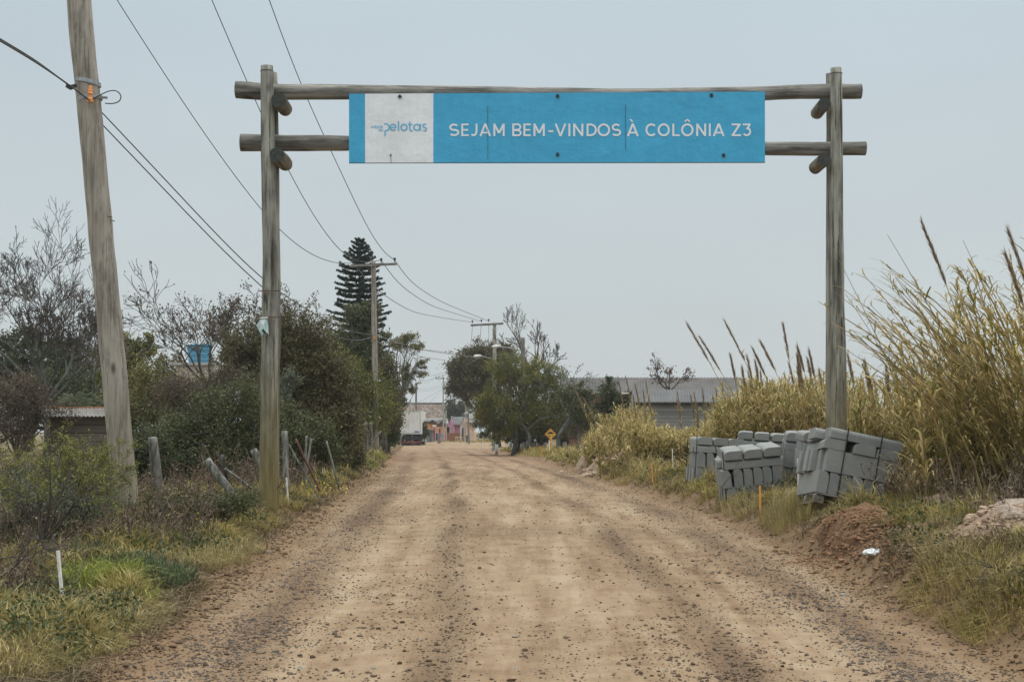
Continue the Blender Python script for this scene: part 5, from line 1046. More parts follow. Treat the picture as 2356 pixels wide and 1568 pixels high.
for _ in range(3): lp = [lp[0]]+[q for i in range(len(lp)-1) for q in (lp[i]*.75+lp[i+1]*.25, lp[i]*.25+lp[i+1]*.75)]+[lp[-1]]
tag(MB().tube(np.array(lp), .008, 6).obj('cable_loop', M['wire'], None, loc=lp[0]), 'black cable loop sticking out right of the leaning pole', 'cable', 'overhead cables')
for s_, e_, md, lb in (((812, 604), (1087, 741), (945, 718), 'lowest line sagging between the second and third poles'), ((877, 598), (1107, 739), (985, 701), 'middle line between the second and third poles'), ((908, 598), (1124, 738), (1010, 692), 'top line between the second and third poles')):
    wire([s_, ((s_[0]*2+md[0])/3-8, (s_[1]*2+md[1])/3+14), md, ((e_[0]*2+md[0])/3-12, (e_[1]*1.6+md[1]*1.4)/3+2), e_], s_[0], Y2, e_[0], Y3, lb, .018, 'greywire')
for k, (a, b_) in enumerate((((1087, 748), (1080, 808)), ((1107, 746), (1101, 800)), ((1124, 746), (1123, 795)))):
    A = P(*a, Y3-.2); Bv = P(*b_, Y3+2); tag(MB().tube([A, (A+Bv)/2+np.array([.05, 0, 0]), Bv], .016, 5).obj('drop_wire', M['greywire'], None, loc=A), ('leftmost', 'middle', 'rightmost')[k]+' of three wires hanging from the third pole crossarm', 'cable', 'overhead cables')
for k, (a, Ya, b_, Yb, sg, lb) in enumerate((((866, 770), Y2, (1040, 815), 115, 7, 'thin service cable from the second pole to the round tree'), ((866, 785), Y2, (1025, 828), 115, 8, 'lower service cable from the second pole to the round tree'),
     ((968, 868), 170, (1130, 810), Y3, 10, 'cable rising from the dark pole behind the truck to the third pole'), ((970, 882), 170, (1003, 868), 190, 3, 'short upper cable between the two far poles'), ((960, 895), 170, (1019, 883), 190, 4, 'cable below the crossarm between the two far poles'),
     ((961, 900), 170, (1019, 888), 190, 4, 'second cable below the crossarm between the far poles'), ((932, 935), 178, (1018, 893), 190, 5, 'long sagging cable from the faint pole to the slim grey pole'), ((945, 960), 178, (1019, 897), 190, 2, 'straight slanting cable from the short pole to the slim grey pole'),
     ((922, 800), 76, (1098, 824), Y3, -4, 'pale cable passing behind the leaning tree to the street lamp'), ((958, 880), 170, (1100, 824), Y3, 8, 'cable from the far dark pole up to the lower street lamp'),
     ((1003, 868), 190, (1078, 935), 165, 3, 'cable from the slim grey pole down to the peach house pole'), ((1137, 815), Y3, (1202, 812), 92, 8, 'blue grey cable slung between the third pole and the lamp pole'))):
    wire([a, ((a[0]*3+b_[0])/4, (a[1]*3+b_[1])/4+sg*.75), ((a[0]+b_[0])/2, (a[1]+b_[1])/2+sg), ((a[0]+b_[0]*3)/4, (a[1]+b_[1]*3)/4+sg*.75), b_], a[0], Ya, b_[0], Yb, lb, .017, 'greywire')
# ------------------------------------------------------------------ kerbstones on pallets
def kerb_mesh():
    bm_p = [(-.075, 0), (.075, 0), (.075, .20), (.069, .243), (.055, .272), (.034, .290), (.012, .298), (-.075, .30)]
    mb = MB(); mb.prism(bm_p, (0, -.5, 0), (1, 0, 0), (0, 0, 1), (0, 1.0, 0)); o = mb.obj('kerbstone_source', M['concrete'])
    import bmesh
    me = o.data; b = bmesh.new(); b.from_mesh(me); bmesh.ops.remove_doubles(b, verts=b.verts, dist=1e-5)
    e = [x for x in b.edges if len(x.link_faces) == 2 and x.calc_face_angle(0) > .7]
    bmesh.ops.bevel(b, geom=e, offset=.0035, segments=1, affect='EDGES'); b.to_mesh(me); b.free(); bpy.data.objects.remove(o); return me
KM = kerb_mesh(); KM.name = 'kerbstone'
ORD = ['first', 'second', 'third', 'fourth', 'fifth', 'sixth', 'seventh']
Rx = lambda a: Matrix.Rotation(math.radians(a), 4, 'X'); Ry = lambda a: Matrix.Rotation(math.radians(a), 4, 'Y'); Rz = lambda a: Matrix.Rotation(math.radians(a), 4, 'Z'); Tr = lambda *a: Matrix.Translation(a)
POSE = {'E': Matrix.Identity(4), 'EF': Tr(0, 0, .075)@Ry(-90)@Tr(0, 0, -.15), 'L': Rz(90), 'LF': Rz(90)@Tr(0, 0, .075)@Ry(-90)@Tr(0, 0, -.15)}
krng = random.Random(5)
def stack(pos, rot, rows, desc, seed, skip=()):
    """rows bottom to top: (pose, how many, start, step, shift)"""
    Mx = Tr(*pos)@rot; z = 0.0
    for ri, (pose, n, st, step, extra) in enumerate(rows):
        h = .30 if pose in ('E', 'L') else .15
        for k in range(n):
            if (ri, k) in skip: continue
            q = st+step*k; j = extra.get(k, (0, 0, 0)) if extra else (0, 0, 0); e = krng.uniform(-.012, .012)
            pm = Tr(q+j[0], e*2+j[1], z+j[2]) if pose in ('E', 'EF') else Tr(e*2+j[0], q+j[1], z+j[2])
            o = bpy.data.objects.new('kerbstone', KM); COL.objects.link(o)
            o.matrix_world = Mx@pm@Rz(krng.uniform(-1.3, 1.3)+(j[3] if len(j) > 3 else 0))@Ry(j[4] if len(j) > 4 else 0)@POSE[pose]
            lie = {'E': 'upright kerbstone, end out', 'EF': 'flat kerbstone, end out', 'L': 'upright kerbstone, long side out', 'LF': 'flat kerbstone, lengthwise'}[pose]
            rown = ['bottom', 'second', 'third', 'top'][ri]
            tag(o, f"{lie}, {ORD[k]} from {'left' if pose in ('E', 'EF') else 'front'}, {rown} row, {desc}", 'kerbstone', 'grey concrete kerbstones stacked on pallets')
        z += h+.004
    return Mx
def strap(Mx, x, h, desc, y0=-.5, y1=.52, w=.016, z0=0):
    mb = MB(); c = [(x, y0-.006, z0), (x, y0-.008, h*.5), (x, y0-.006, h), (x, y1, h+.006), (x, y1+.006, z0)]
    pts = [Mx@Vector(p) for p in c]
    for a, b_ in zip(pts[:-1], pts[1:]):
        dv = b_-a; q = dv.to_track_quat('Z', 'Y').to_matrix(); sx_ = (Mx.to_3x3()@Vector((1, 0, 0))); 
        zz = dv.normalized(); yy = zz.cross(sx_).normalized(); R = Matrix((sx_.normalized(), yy, zz)).transposed(); mb.box((a+b_)/2, (w, .003, dv.length), R)
    tag(mb.obj('strapping_band', M['black'], None, loc=pts[0]), desc, 'strap', 'black straps round the kerbstone stacks')
def pallet(Mx, desc, x0=-.5, x1=.5):
    rt = root('pallet', (Mx@Vector((0, 0, -.12)))[:], desc, 'pallet', 'wooden pallets under the kerbstones')
    R = Mx.to_3x3().normalized()
    for k in range(5):
        c = Mx@Vector((0, -.48+.24*k, -.016)); MB().box(c, (x1-x0+.06, .13, .02), R).obj('deck_board', M['woodx'], rt)
    for xx in (x0+.02, 0, x1-.02):
        for yy in (-.45, 0, .45): MB().box(Mx@Vector((xx, yy, -.073)), (.13, .12, .09), R).obj('block', M['woody'], rt)
        MB().box(Mx@Vector((xx, 0, -.13)), (.12, 1.05, .02), R).obj('bottom_board', M['woody'], rt)
    return rt
# A: big stack tipped down to the right
a = P(1943, 1148, 19.2)
A = Tr(a[0]+.09, a[1]+.42, a[2]-.05)@Ry(11.5)@Rx(-6.5)@Rz(2)
stack((0, 0, 0), A, [('E', 6, -.47, .158, {0: (0, 0, 0)}), ('L', 6, -.425, .156, {0: (.03, 0, 0), 1: (-.02, 0, 0), 2: (-.07, 0, -.0), 3: (-.11, 0, 0), 4: (-.08, 0, 0), 5: (-.14, 0, 0)}), ('EF', 3, -.38, .37, {1: (.02, 0, 0), 2: (-.02, 0, 0)}), ('LF', 3, -.35, .31, {0: (.0, 0, 0), 1: (-.10, 0, 0), 2: (-.05, 0, 0)})],
      'big tilted stack', 1)
pallet(A, 'broken wooden pallet under the big tilted kerbstone stack')
strap(A, -.25, .93, 'left of two black straps round the big tilted stack', y0=-.52); strap(A, .22, .93, 'right of two black straps round the big tilted stack', y0=-.52)
# B: front left stack
a = P(1741, 1152, 24.0)
B_ = Tr(a[0], a[1]+.5, a[2])@Ry(-5)@Rx(4)@Rz(-2)
RB = [('L', 6, -.425, .156, {0: (.06, 0, 0)}), ('E', 6, -.42, .166, {0: (-.03, 0, -.01, 0, -4)}), ('LF', 3, -.34, .31, {1: (-.05, 0, 0)}), ('EF', 3, -.33, .335, {0: (.02, 0, 0), 2: (.0, 0, .01)})]
stack((0, 0, 0), B_, RB, 'front left stack', 2)
strap(B_, -.49, .92, 'black strap hanging down the left side of the front left stack')
# C: leftmost stack
a = P(1650, 1112, 28.4)
C_ = Tr(a[0]+.02, a[1]+.5, a[2])@Ry(3)@Rz(3)
stack((0, 0, 0), C_, [('L', 6, -.425, .156, {}), ('E', 6, -.38, .166, {2: (.03, 0, 0)}), ('LF', 3, -.34, .31, {}), ('EF', 3, -.33, .315, {})], 'leftmost stack', 3)
strap(C_, -.50, .92, 'black strap at the left side of the leftmost stack')
# D: rear stack, only top showing
a = P(1755, 1095, 29.6)
D_ = Tr(a[0], a[1]+.5, a[2]+.0)@Ry(4)@Rx(2)@Rz(-8)
stack((0, 0, 0), D_, [('L', 2, -.425, .156, {}), ('E', 6, -.40, .166, {}), ('LF', 3, -.34, .31, {}), ('EF', 3, -.34, .34, {})], 'rear stack', 4)
# E: narrow stack left of the gate post
a = P(1876, 1115, 24.6)
E_ = Tr(a[0], a[1]+.5, a[2]-.02)@Ry(5)@Rx(3)@Rz(-9)
stack((0, 0, 0), E_, [('E', 6, -.42, .166, {}), ('L', 4, -.425, .156, {}), ('LF', 3, -.34, .31, {}), ('EF', 3, -.35, .34, {})], 'stack left of gate post', 5)
# F: stack behind the gate post
a = P(1925, 1110, 22.8)
F_ = Tr(a[0], a[1]+.62, a[2]-.10)@Ry(2)@Rx(2)@Rz(-4)
stack((0, 0, 0), F_, [('L', 1, -.425, .156, {}), ('E', 6, -.42, .166, {}), ('LF', 3, -.34, .31, {}), ('EF', 3, -.35, .34, {})], 'stack behind gate post', 6)

# ------------------------------------------------------------------ stakes
def stake(foot, top, w, colr, label, tilt=0.0, Y=None):
    h = hit(*foot) if Y is None else np.array(((foot[0]-CX)/F*Y, Y, Gs((foot[0]-CX)/F*Y, Y)))
    t = P(top[0], top[1], h[1]-tilt); a = np.array(h)-np.array([0, 0, .06]); wd = max(.03, w/F*h[1]); mb = MB(); mb.bar(a, t, wd, .022); base = h
    return tag(mb.obj('survey_stake', M['white_paint' if colr == 'w' else 'orange_paint'], None, loc=base), label, 'stake', 'white and orange survey stakes along the road')
stake((147, 1397), (133, 1266), 9, 'w', 'white survey stake nearest the camera, left verge')
stake((664, 1156), (659, 1098), 5, 'w', 'white stake just right of the left gate post')
stake((741.5, 1102), (741, 1071), 3, 'w', 'small white stake beyond the left gate post')
stake((785.5, 1057), (784.5, 1034), 3, 'o', 'faded orange stake on the left verge before the dark bush')
stake((838, 1037), (837, 1021), 2, 'w', 'white stake left of the second utility pole')
stake((867.5, 1037), (866.5, 1021), 2, 'w', 'white stake at the foot of the second utility pole')
stake((890, 1034), (889.5, 1020), 2, 'w', 'white stake below the bright green roadside bush')
stake((1750, 1196), (1748.5, 1117), 7, 'o', 'big orange stake nearest the camera, in front of the kerbstones')
stake((1503.5, 1118), (1499, 1064), 5, 'o', 'orange stake midway along the right verge')
stake((1548.5, 1087), (1547, 1031), 4, 'w', 'tall white stake left of the leftmost kerbstone stack')
stake((1838, 1132), (1836, 1054), 6, 'w', 'tall white stake between the front left and big tilted stacks', Y=20.6)
stake((1420, 1053), (1419, 1030), 3, 'w', 'white stake in front of the pale earth mound')
stake((1389, 1061), (1388, 1042), 3.4, 'o', 'weathered orange stake below the pale earth mound')
stake((1336.5, 1050), (1335, 1021), 4, 'w', 'white stake left of the pale earth mound')
stake((1264, 1043), (1264, 1012), 3, 'w', 'white stake directly in front of the yellow diamond sign')
stake((1247, 1053), (1247.5, 1025), 2.6, 'o', 'orange stake left of the yellow sign, the nearer one')
stake((1234.5, 1039), (1235.5, 1014.5), 2.6, 'o', 'orange stake left of the yellow sign, the farther one')
stake((1213, 1028), (1212, 1005.5), 2.4, 'w', 'white stake against the whitewashed trunks')
stake((1197, 1030), (1197, 1019), 2.4, 'o', 'short orange stake among the whitewashed trunks')
stake((1163, 1027), (1162.5, 1010), 2, 'w', 'white stake below the feathery tree, left')
stake((1148, 1027), (1148, 1011), 2.4, 'o', 'reddish orange stake below the feathery tree')
stake((1110, 1027), (1110.5, 1014), 1.8, 'w', 'thin white stake below the feathery tree, furthest left')

# ------------------------------------------------------------------ old fence posts on the left
def fpost(ft, tp, w, Y, label, mat='oldpost', taper=1.0, top=None, seed=0, name='fence_post', sides=9):
    a = P(ft[0], ft[1], Y); b_ = P(tp[0], tp[1], Y+random.Random(seed).uniform(-.2, .2)); r = w/2/F*Y; g = Gs(a[0], Y)
    if a[2] > g-.1:
        dv = (a-b_); dv = dv/abs(dv[2]) if abs(dv[2]) > .01 else dv; a = a+dv*(a[2]-g+.12)
    rt = root(name, (a[0], a[1], a[2]), label, 'post', 'old leaning fence posts left of the road')
    o = log('shaft', [a, (a+b_)/2, b_], [r, r*.98, r*taper], mat, sides, seed+700, 14, parent=rt, wob=.01, cap=top); return rt
fpost((362, 1120), (351, 1006), 27, 23, 'stout lichen grey fence post with a ragged pointed top', taper=.75, seed=1)
fpost((540, 1145), (475, 1058), 20, 22.5, 'thick fence post leaning far left, with a sawn top', top='woody', seed=2)
fpost((524, 1130), (512, 1046), 9, 22.8, 'thin upright fence post between two leaning posts', seed=3)
fpost((580, 1122), (516, 1077), 7, 22.8, 'thin rail fallen slantwise beside the leaning post', seed=4)
fpost((612, 1090), (583, 1034), 17, 24.5, 'sawn leaning post close left of the left gate post', top='woody', seed=5)
fpost((658, 1090), (655, 991), 15, 25.5, 'dark square topped fence post close right of the left gate post', seed=6)
fpost((708, 1070), (680, 1009), 5.5, 27, 'rusty iron pipe leaning in the brown weeds', 'rust', seed=7)
fpost((703, 1060), (705, 1003), 5, 28, 'thin grey post just right of the rusty pipe', seed=8)
fpost((707, 1062), (716, 1008), 5, 28.5, 'thin slanting post crossing beside the grey one', seed=9)
fpost((690, 1066), (664, 1020), 4.5, 26.5, 'thin slanting rail left of the rusty pipe', seed=10)
fpost((764, 1062), (751, 1014), 4.5, 31, 'thin leaning post in front of the dark bush', seed=11)
fpost((845, 1040), (842, 970), 7, 60, 'pale fence post left of the second utility pole', seed=12)
fpost((855, 1040), (853, 971), 7, 61, 'twin fence post nearer the second utility pole', seed=13)
fpost((840, 1046), (877, 991), 4, 58, 'pale plank leaning across the second utility pole', seed=14)
fpost((170, 1190), (185, 1230), 10, 18.5, 'dark old post stump behind the spindly shrub', seed=15) if False else None
def strand(pts, label, r=.003):
    q = np.array([P(*p) for p in pts]); tag(MB().tube(q, r, 4).obj('fence_wire', M['rust'], None, loc=q[0]), label, 'wire', 'sagging fence wires')
strand([(362, 1075, 22.9), (420, 1100, 22.8), (480, 1095, 22.6), (520, 1085, 22.8), (600, 1100, 24.4), (657, 1095, 25.4)], 'lower sagging fence wire between the old posts')
strand([(358, 1045, 22.9), (440, 1075, 22.8), (512, 1062, 22.7), (585, 1068, 24.4), (655, 1050, 25.4)], 'upper sagging fence wire between the old posts')

# ------------------------------------------------------------------ earth mounds, rocks, litter, twigs
def mound(u, v, Y, rx, ry, rz, mat, label, seed, rough=.35, name='earth_mound', cat='mound', sink=.25, n=60):
    """heap of clods laid over the terrain"""
    MH.append(((u-CX)/F*Y, Y, rx, ry, rz))
    x0 = (u-CX)/F*Y; m = max(16, n//2); a = np.linspace(0, 2*np.pi, n+1)[:-1]; r = np.linspace(0, 1, m)**.8
    A_, R_2 = np.meshgrid(a, r); f = 1+.28*fbm(np.cos(A_)*1.4+seed, np.sin(A_)*1.4, seed, 3); X = x0+rx*R_2*f*np.cos(A_); Yy = Y+ry*R_2*f*np.sin(A_)
    h = rz*(1-R_2**2)**1.3*(1+rough*fbm(X*2.2, Yy*2.2, seed+1, 3)*.9)
    h = h+(1-R_2**3)*(.22*rz*fbm(X*11, Yy*11, seed+2, 3)+.07*min(rz, .5)*(np.abs(fbm(X*26, Yy*26, seed+3, 2))*2-.6))-.05*R_2**4
    V = np.stack([X, Yy, G(X, Yy)+h], -1); m, k = A_.shape; i = np.arange(m-1)[:, None]*k+np.arange(k)[None]; j = np.arange(m-1)[:, None]*k+((np.arange(k)+1) % k)[None]
    mb = MB(); mb.add(V.reshape(-1, 3), np.stack([i, j, j+k, i+k], -1).reshape(-1, 4)); return tag(mb.obj(name, mat, None, smooth=True, loc=(x0, Y, Gs(x0, Y))), label, cat)
mound(1972, 1200, 16.9, .47, 1.3, .22, M['red'], 'heap of red brown dug earth in front of the big kerbstone stack', 3, .45, n=150)
mound(1408, 1052, 45, 1.0, 1.4, .38, M['pale'], 'pale sandy earth mound beside the reeds', 7, .4, n=80)
mound(1350, 1046, 50, .5, .9, .32, M['pale'], 'smaller pale sandy mound left of the big one', 8, .5, n=60)
mound(1458, 1054, 43, .45, .8, .36, M['pale'], 'low pale mound at the foot of the reeds', 9, .5, n=60)
mound(2330, 1230, 13.9, .75, .8, .22, M['pale'], 'bare pale earth hump at the right edge', 11, .4, n=110)
mound(2150, 1150, 17.0, .5, .5, .18, M['pale'], 'low pinkish earth hump at the foot of the tall reeds', 12, .5, n=80)
M['rock'] = mat_plain('pale rock', (.30, .235, .185), .95, .35, 5, bmp=.9, dirt=((.12, .10, .085), .8)); M['rock2'] = mat_plain('grey rock', (.24, .225, .19), .95, .35, 6, bmp=.8)
def rock(u, v, size, label, mat='rock', seed=0, flat=.7, Y=None, dz=0):
    h = hit(u, v) if Y is None else P(u, v, Y)
    import bmesh
    b = bmesh.new(); bmesh.ops.create_icosphere(b, subdivisions=4, radius=1.0); V = np.array([w.co[:] for w in b.verts]); Fc = np.array([[x.index for x in f.verts] for f in b.faces]); b.free()
    rg = np.random.default_rng(seed)
    for _ in range(9):       # planes chop the ball into facets
        nn = rv(rg, 1)[0]; dd = rg.uniform(.45, .85); s = V@nn; V = np.where((s > dd)[:, None], V-nn*((s-dd)*.85)[:, None], V)
    V *= 1+.16*fbm(V[:, 0]*2.3+seed, V[:, 1]*2.3+V[:, 2]*1.9, seed, 4)[:, None]
    V = V*np.array([size[0], size[1], size[2]])/2+h+np.array([0, 0, size[2]*.3+dz]); mb = MB(); mb.add(V, Fc)
    return tag(mb.obj('rock', M[mat], None, smooth=False, loc=h), label, 'rock')
rock(2305, 1225, (.55, .5, .32), 'large pale boulder at the right edge above the bank', 'rock', 21, Y=13.8, dz=.02)
rock(2345, 1200, (.5, .45, .28), 'second pale boulder touching the right edge', 'rock', 22, Y=14.0, dz=.02)
rock(1478, 1055, (.75, .6, .34), 'grey rock at the foot of the pale earth mounds', 'rock2', 23)
rock(1505, 1060, (.6, .5, .26), 'flatter grey brown rock right of the grey one', 'rock2', 24)
rock(1412, 1040, (.5, .4, .35), 'broken pale block on the earth mound', 'rock', 25, Y=49, dz=.1)
rock(617, 1273, (.075, .06, .055), 'single pale pebble on the road edge below the left gate post', 'rock2', 26)
for k, (u, v, s) in enumerate(((1190, 1468, .045), (1412, 1397, .042), (966, 1474, .04), (690, 1540, .05), (1940, 1372, .07), (1530, 1545, .045), (1180, 1540, .04), (860, 1540, .04))):
    rock(u, v, (s, s*.85, s*.7), ['dark stone on the pale centre of the road, near the bottom', 'dark stone on the road right of centre, furthest up', 'dark stone on the left wheel track near the bottom', 'dark stone low on the left of the road', 'dark clod on the right gravel band', 'dark stone low on the road right of centre', 'dark stone at the very bottom centre of the road', 'dark stone at the bottom, left wheel track'][k], 'rust' if k == 99 else 'rock2', 30+k)
def bag():
    h = hit(2012, 1278); rg = np.random.default_rng(77); n, m = 26, 18; a = np.linspace(0, 2*np.pi, n+1)[:-1]; t = np.linspace(.05, .98, m); A_, T_ = np.meshgrid(a, t); r = np.sin(T_*np.pi*.5+.2)*.10
    V = np.stack([h[0]+np.cos(A_)*r*1.2, h[1]+np.sin(A_)*r, h[2]+.01+.07*(1-T_)+0*A_], -1); V += .028*np.stack([fbm(np.cos(A_)*2.6+s, np.sin(A_)*2.6+T_*4, s, 4) for s in (1, 2, 3)], -1)
    i = np.arange(m-1)[:, None]*n+np.arange(n)[None]; j = np.arange(m-1)[:, None]*n+((np.arange(n)+1) % n)[None]; mb = MB(); mb.add(V.reshape(-1, 3), np.stack([i, j, j+n, i+n], -1).reshape(-1, 4))
    tag(mb.obj('plastic_bag', mat_plain('white plastic', (.52, .53, .53), .35, .05, 10), None, loc=h), 'crumpled white plastic bag below the red earth heap', 'bag')
bag()
h = hit(132, 1410); mb = MB(); mb.add(*[np.array([h+(-.08, 0, .03), h+(.06, -.03, .05), h+(.09, .04, .02), h+(-.04, .06, .06)]), np.array([[0, 1, 2, 3]])]); mb.add(np.array([h+(-.08, 0, .027), h+(.06, -.03, .047), h+(.09, .04, .017), h+(-.04, .06, .057)]), np.array([[3, 2, 1, 0]]))
tag(mb.obj('litter', mat_plain('yellow plastic', (.65, .50, .05), .4), None, loc=h), 'scrap of yellow plastic at the foot of the nearest white stake', 'litter')
mound(100, 1400, 12.5, .16, .16, .07, M['pale'], 'small pale dirt lump beside the nearest white stake', 14, .4, n=40)
def twig(start, dirs, label, seed, Y, L=.5, r=.008):
    rg = np.random.default_rng(seed); a = P(start[0], start[1], Y); g = Gs(a[0], a[1]); a[2] = max(a[2], g+.01)
    tb, _ = grow(rg, [a], [dirs], [L], [r], 4, (3, 3, 2), .6, .6, -.02, .2, rmin=.002, rr=.6); mb = MB()
    for PT, RD, sd in tb:
        PT[..., 2] = np.maximum(PT[..., 2], G(PT[..., 0], PT[..., 1])+.012); mb.add(*tubes(PT, RD, 4))
    tag(mb.obj('dead_branch', M['twig'], None, loc=a), label, 'branch')
twig((30, 1440), (1, -.1, .25), 'dead branch lying over the grass near the nearest white stake', 1, 11.8, .55, .008)
twig((70, 1500), (1, .1, -.15), 'dark dead branch on the soil in the lower left corner', 2, 10.6, .40, .009)
q_ = [P(2335, 1345, 12.4), P(2290, 1312, 12.8), P(2240, 1276, 13.2), P(2180, 1254, 13.5), P(2140, 1240, 13.8), P(2112, 1205, 14.0)]; tag(MB().tube(q_, np.linspace(.007, .002, 6), 5).obj('dead_branch', M['twig'], None, loc=q_[0]), 'long bare arching twig reaching left from the right edge', 'branch')
twig((2310, 1315), (-.7, .3, .05), 'dark crooked branch lying on the lower right bank', 4, 12.0, .2, .009)
twig((1455, 1085), (.6, 0, .8), 'leafless twig sticking up on the right verge', 5, 31, .45, .008)
twig((1395, 1080), (.8, 0, .5), 'tangle of dead twigs on the verge below the pale mound', 6, 34, .4, .008)
twig((1660, 1120), (.5, 0, .7), 'bare twig leaning on the front left kerbstone stack', 7, 22.5, .35, .008)
twig((1560, 1120), (1, -.3, .05), 'thin branch lying on the soil right of the middle orange stake', 8, 27, .6, .008)
twig((850, 1062), (-.5, 0, .5), 'dead twig at the left road edge beneath the dark bush', 9, 46, .4, .01)
tag(MB().tube([hit(1795, 1248)+(0, 0, .01), hit(1850, 1225)+(0, 0, .03), hit(1875, 1212)+(0, 0, .06)], .008, 5).obj('reed_stalk', M['cane'], None, loc=hit(1795, 1248)), 'pale dry reed stalk lying on the slope left of the red earth heap', 'reed stalk')
tag(MB().tube([hit(668, 1424)+(0, 0, .015), hit(712, 1423)+(0, 0, .015)], .008, 5).obj('stick', M['cane'], None, loc=hit(668, 1424)), 'short pale stick lying at the left edge of the road', 'stick') if False else None

M['redclod'] = mat_leaf('bank clods', [(.11, .065, .038), (.20, .13, .08), (.28, .19, .125)], rough=1, trans=0, clump=.5, spec=.05)
spoil('spoil_clods', 'loose red brown clods strewn over the dug earth heap', 3200, 71, 4.1, 16.5, .33, .9, .02, .10, mat_leaf('red clods', [(.13, .07, .04), (.24, .145, .085), (.33, .215, .135)], rough=1, trans=0, clump=.5, spec=.05))
spoil('bank_clods', 'broken reddish soil clods along the bare foot of the right bank', 2600, 74, 4.05, 13.8, .22, 1.3, .018, .09, M['redclod'])
spoil('pale_rubble', 'pale pinkish rubble and clods on the bank at the right edge', 1500, 72, 4.7, 13.8, .42, .6, .02, .12, mat_leaf('pale clods', [(.22, .15, .10), (.34, .25, .18), (.44, .34, .26)], rough=1, trans=0, clump=.5, spec=.05))
spoil('pale_rubble', 'pale rubble lumps over the distant sandy mounds beside the reeds', 700, 73, 3.2, 45, .5, 1.2, .06, .30, mat_leaf('far pale clods', [(.24, .17, .12), (.36, .27, .20), (.46, .37, .29)], rough=1, trans=0, clump=.5, spec=.05))
# ------------------------------------------------------------------ sheds and buildings
def corrug(name, A, B, C, D, pitch, amp, mat, parent, th=.012, sub=4):
    """corrugated sheet: A-B top edge, D-C lower edge; waves run down the slope"""
    A, B, C, D = [np.array(x, float) for x in (A, B, C, D)]; L = np.linalg.norm(B-A); n = max(8, int(L/pitch*sub)); t = np.linspace(0, 1, n+1); N_ = np.cross(B-A, D-A); N_ /= np.linalg.norm(N_)
    if N_[2] < 0: N_ = -N_
    w = amp*np.sin(t*L/pitch*2*np.pi)
    top = A+(B-A)*t[:, None]+N_*w[:, None]; bot = D+(C-D)*t[:, None]+N_*w[:, None]; V = np.vstack([top, bot, top-N_*th, bot-N_*th]); m = n+1; i = np.arange(n)
    mb = MB(); mb.add(V, np.vstack([np.stack([i, i+1, m+i+1, m+i], 1), np.stack([2*m+i, 3*m+i, 3*m+i+1, 2*m+i+1], 1), np.stack([m+i, m+i+1, 3*m+i+1, 3*m+i], 1), np.stack([i, 2*m+i, 2*m+i+1, i+1], 1)])); return mb.obj(name, mat, parent)
M['fibro'] = mat_plain('weathered fibre cement sheet', (.11, .104, .098), .9, .3, .9, dirt=((.07, .066, .06), .7)); M['fibro2'] = mat_plain('grey fibre cement sheet', (.115, .118, .118), .85, .25, 1.3, dirt=((.10, .10, .095), .6))
def mat_planks(name, c, step, axis='z', dark=.4):
    m, t, b, o = nodes(name); sxy = add(t, 'ShaderNodeSeparateXYZ', i_0=coords(t)); v = sxy.outputs[{'x': 0, 'y': 1, 'z': 2}[axis]]
    f = math_(t, 'DIVIDE', v, step); fr = math_(t, 'FRACT', f); fl = add(t, 'ShaderNodeTexWhiteNoise', noise_dimensions='1D', i_W=math_(t, 'FLOOR', f)).outputs[0]
    n = noise(t, coords(t, (.6, .6, 5) if axis == 'z' else (5, 5, .6)), 1.5, 5)
    col = ramp(t, math_(t, 'ADD', math_(t, 'MULTIPLY', fl, .4), math_(t, 'MULTIPLY', n, .6)), [(.2, tuple(x*.6 for x in c)), (.75, c)])
    col = mixc(t, math_(t, 'LESS_THAN', fr, .09), col, tuple(x*dark*.5 for x in c)); t.links.new(col, b.inputs['Base Color']); b.inputs['Roughness'].default_value = .9; return m
M['planks'] = mat_planks('grey shed planks', (.25, .247, .235), .155); M['planksv'] = mat_planks('grey tin fence', (.26, .275, .275), .20, 'x', .9)
def shed(name, label, cat, u0, u1, vr, ve, vb, Y, rise_d, wallmat, roofmat, pitch=.18, amp=.03, over=.3, depth=4., back=True):
    a, b_ = P(u0, ve, Y), P(u1, ve, Y); ra, rb = P(u0, vr, Y+rise_d), P(u1, vr, Y+rise_d); g = Gs((a[0]+b_[0])/2, Y)-.1; base = ((a[0]+b_[0])/2, Y+depth/2, g)
    rt = root(name, base, label, cat); mb = MB(); ze = a[2]-.05; zr_ = ra[2]-.08; y0 = Y+over; ym = Y+rise_d; y1 = ym+(ym-y0); x0, x1 = a[0]+over*.5, b_[0]-over*.5
    mb.prism([(y0, g), (y1, g), (y1, ze), (ym, zr_), (y0, ze+.05)], (x0, 0, 0), (0, 1, 0), (0, 0, 1), (x1-x0, 0, 0)); mb.obj('wall', wallmat, rt)
    corrug('roof', ra, rb, b_, a, pitch, amp, roofmat, rt)
    if back: corrug('rear_roof', ra+(0, .02, 0), rb+(0, .02, 0), b_+(0, 2*rise_d, 0), a+(0, 2*rise_d, 0), pitch, amp, roofmat, rt)
    return rt, (x0, x1, y0, g, ze)
shed('long_shed', 'long low building with a weathered corrugated roof behind the reeds', 'building', 1290, 1716, 868, 905, 1000, 95, 3.0, mat_plain('dull brick wall', (.17, .085, .06), .9, .2, 3), M['fibro'], .22, .04)
s2, q = shed('plank_shed', 'grey plank shed with a corrugated roof standing behind the reeds', 'shed', 1455, 1780, 895.5, 924.5, 995, 62, 1.9, M['planks'], M['fibro2'], .13, .026)
MB().box(((q[0]+q[1])/2, q[2]-.02, q[4]-.06), (q[1]-q[0], .03, .10)).obj('eave_board', M['fibro2'], s2)
MB().box(P(1438, 904, 61), (.25, .5, .06)).obj('gutter_end', M['white_paint'], s2)
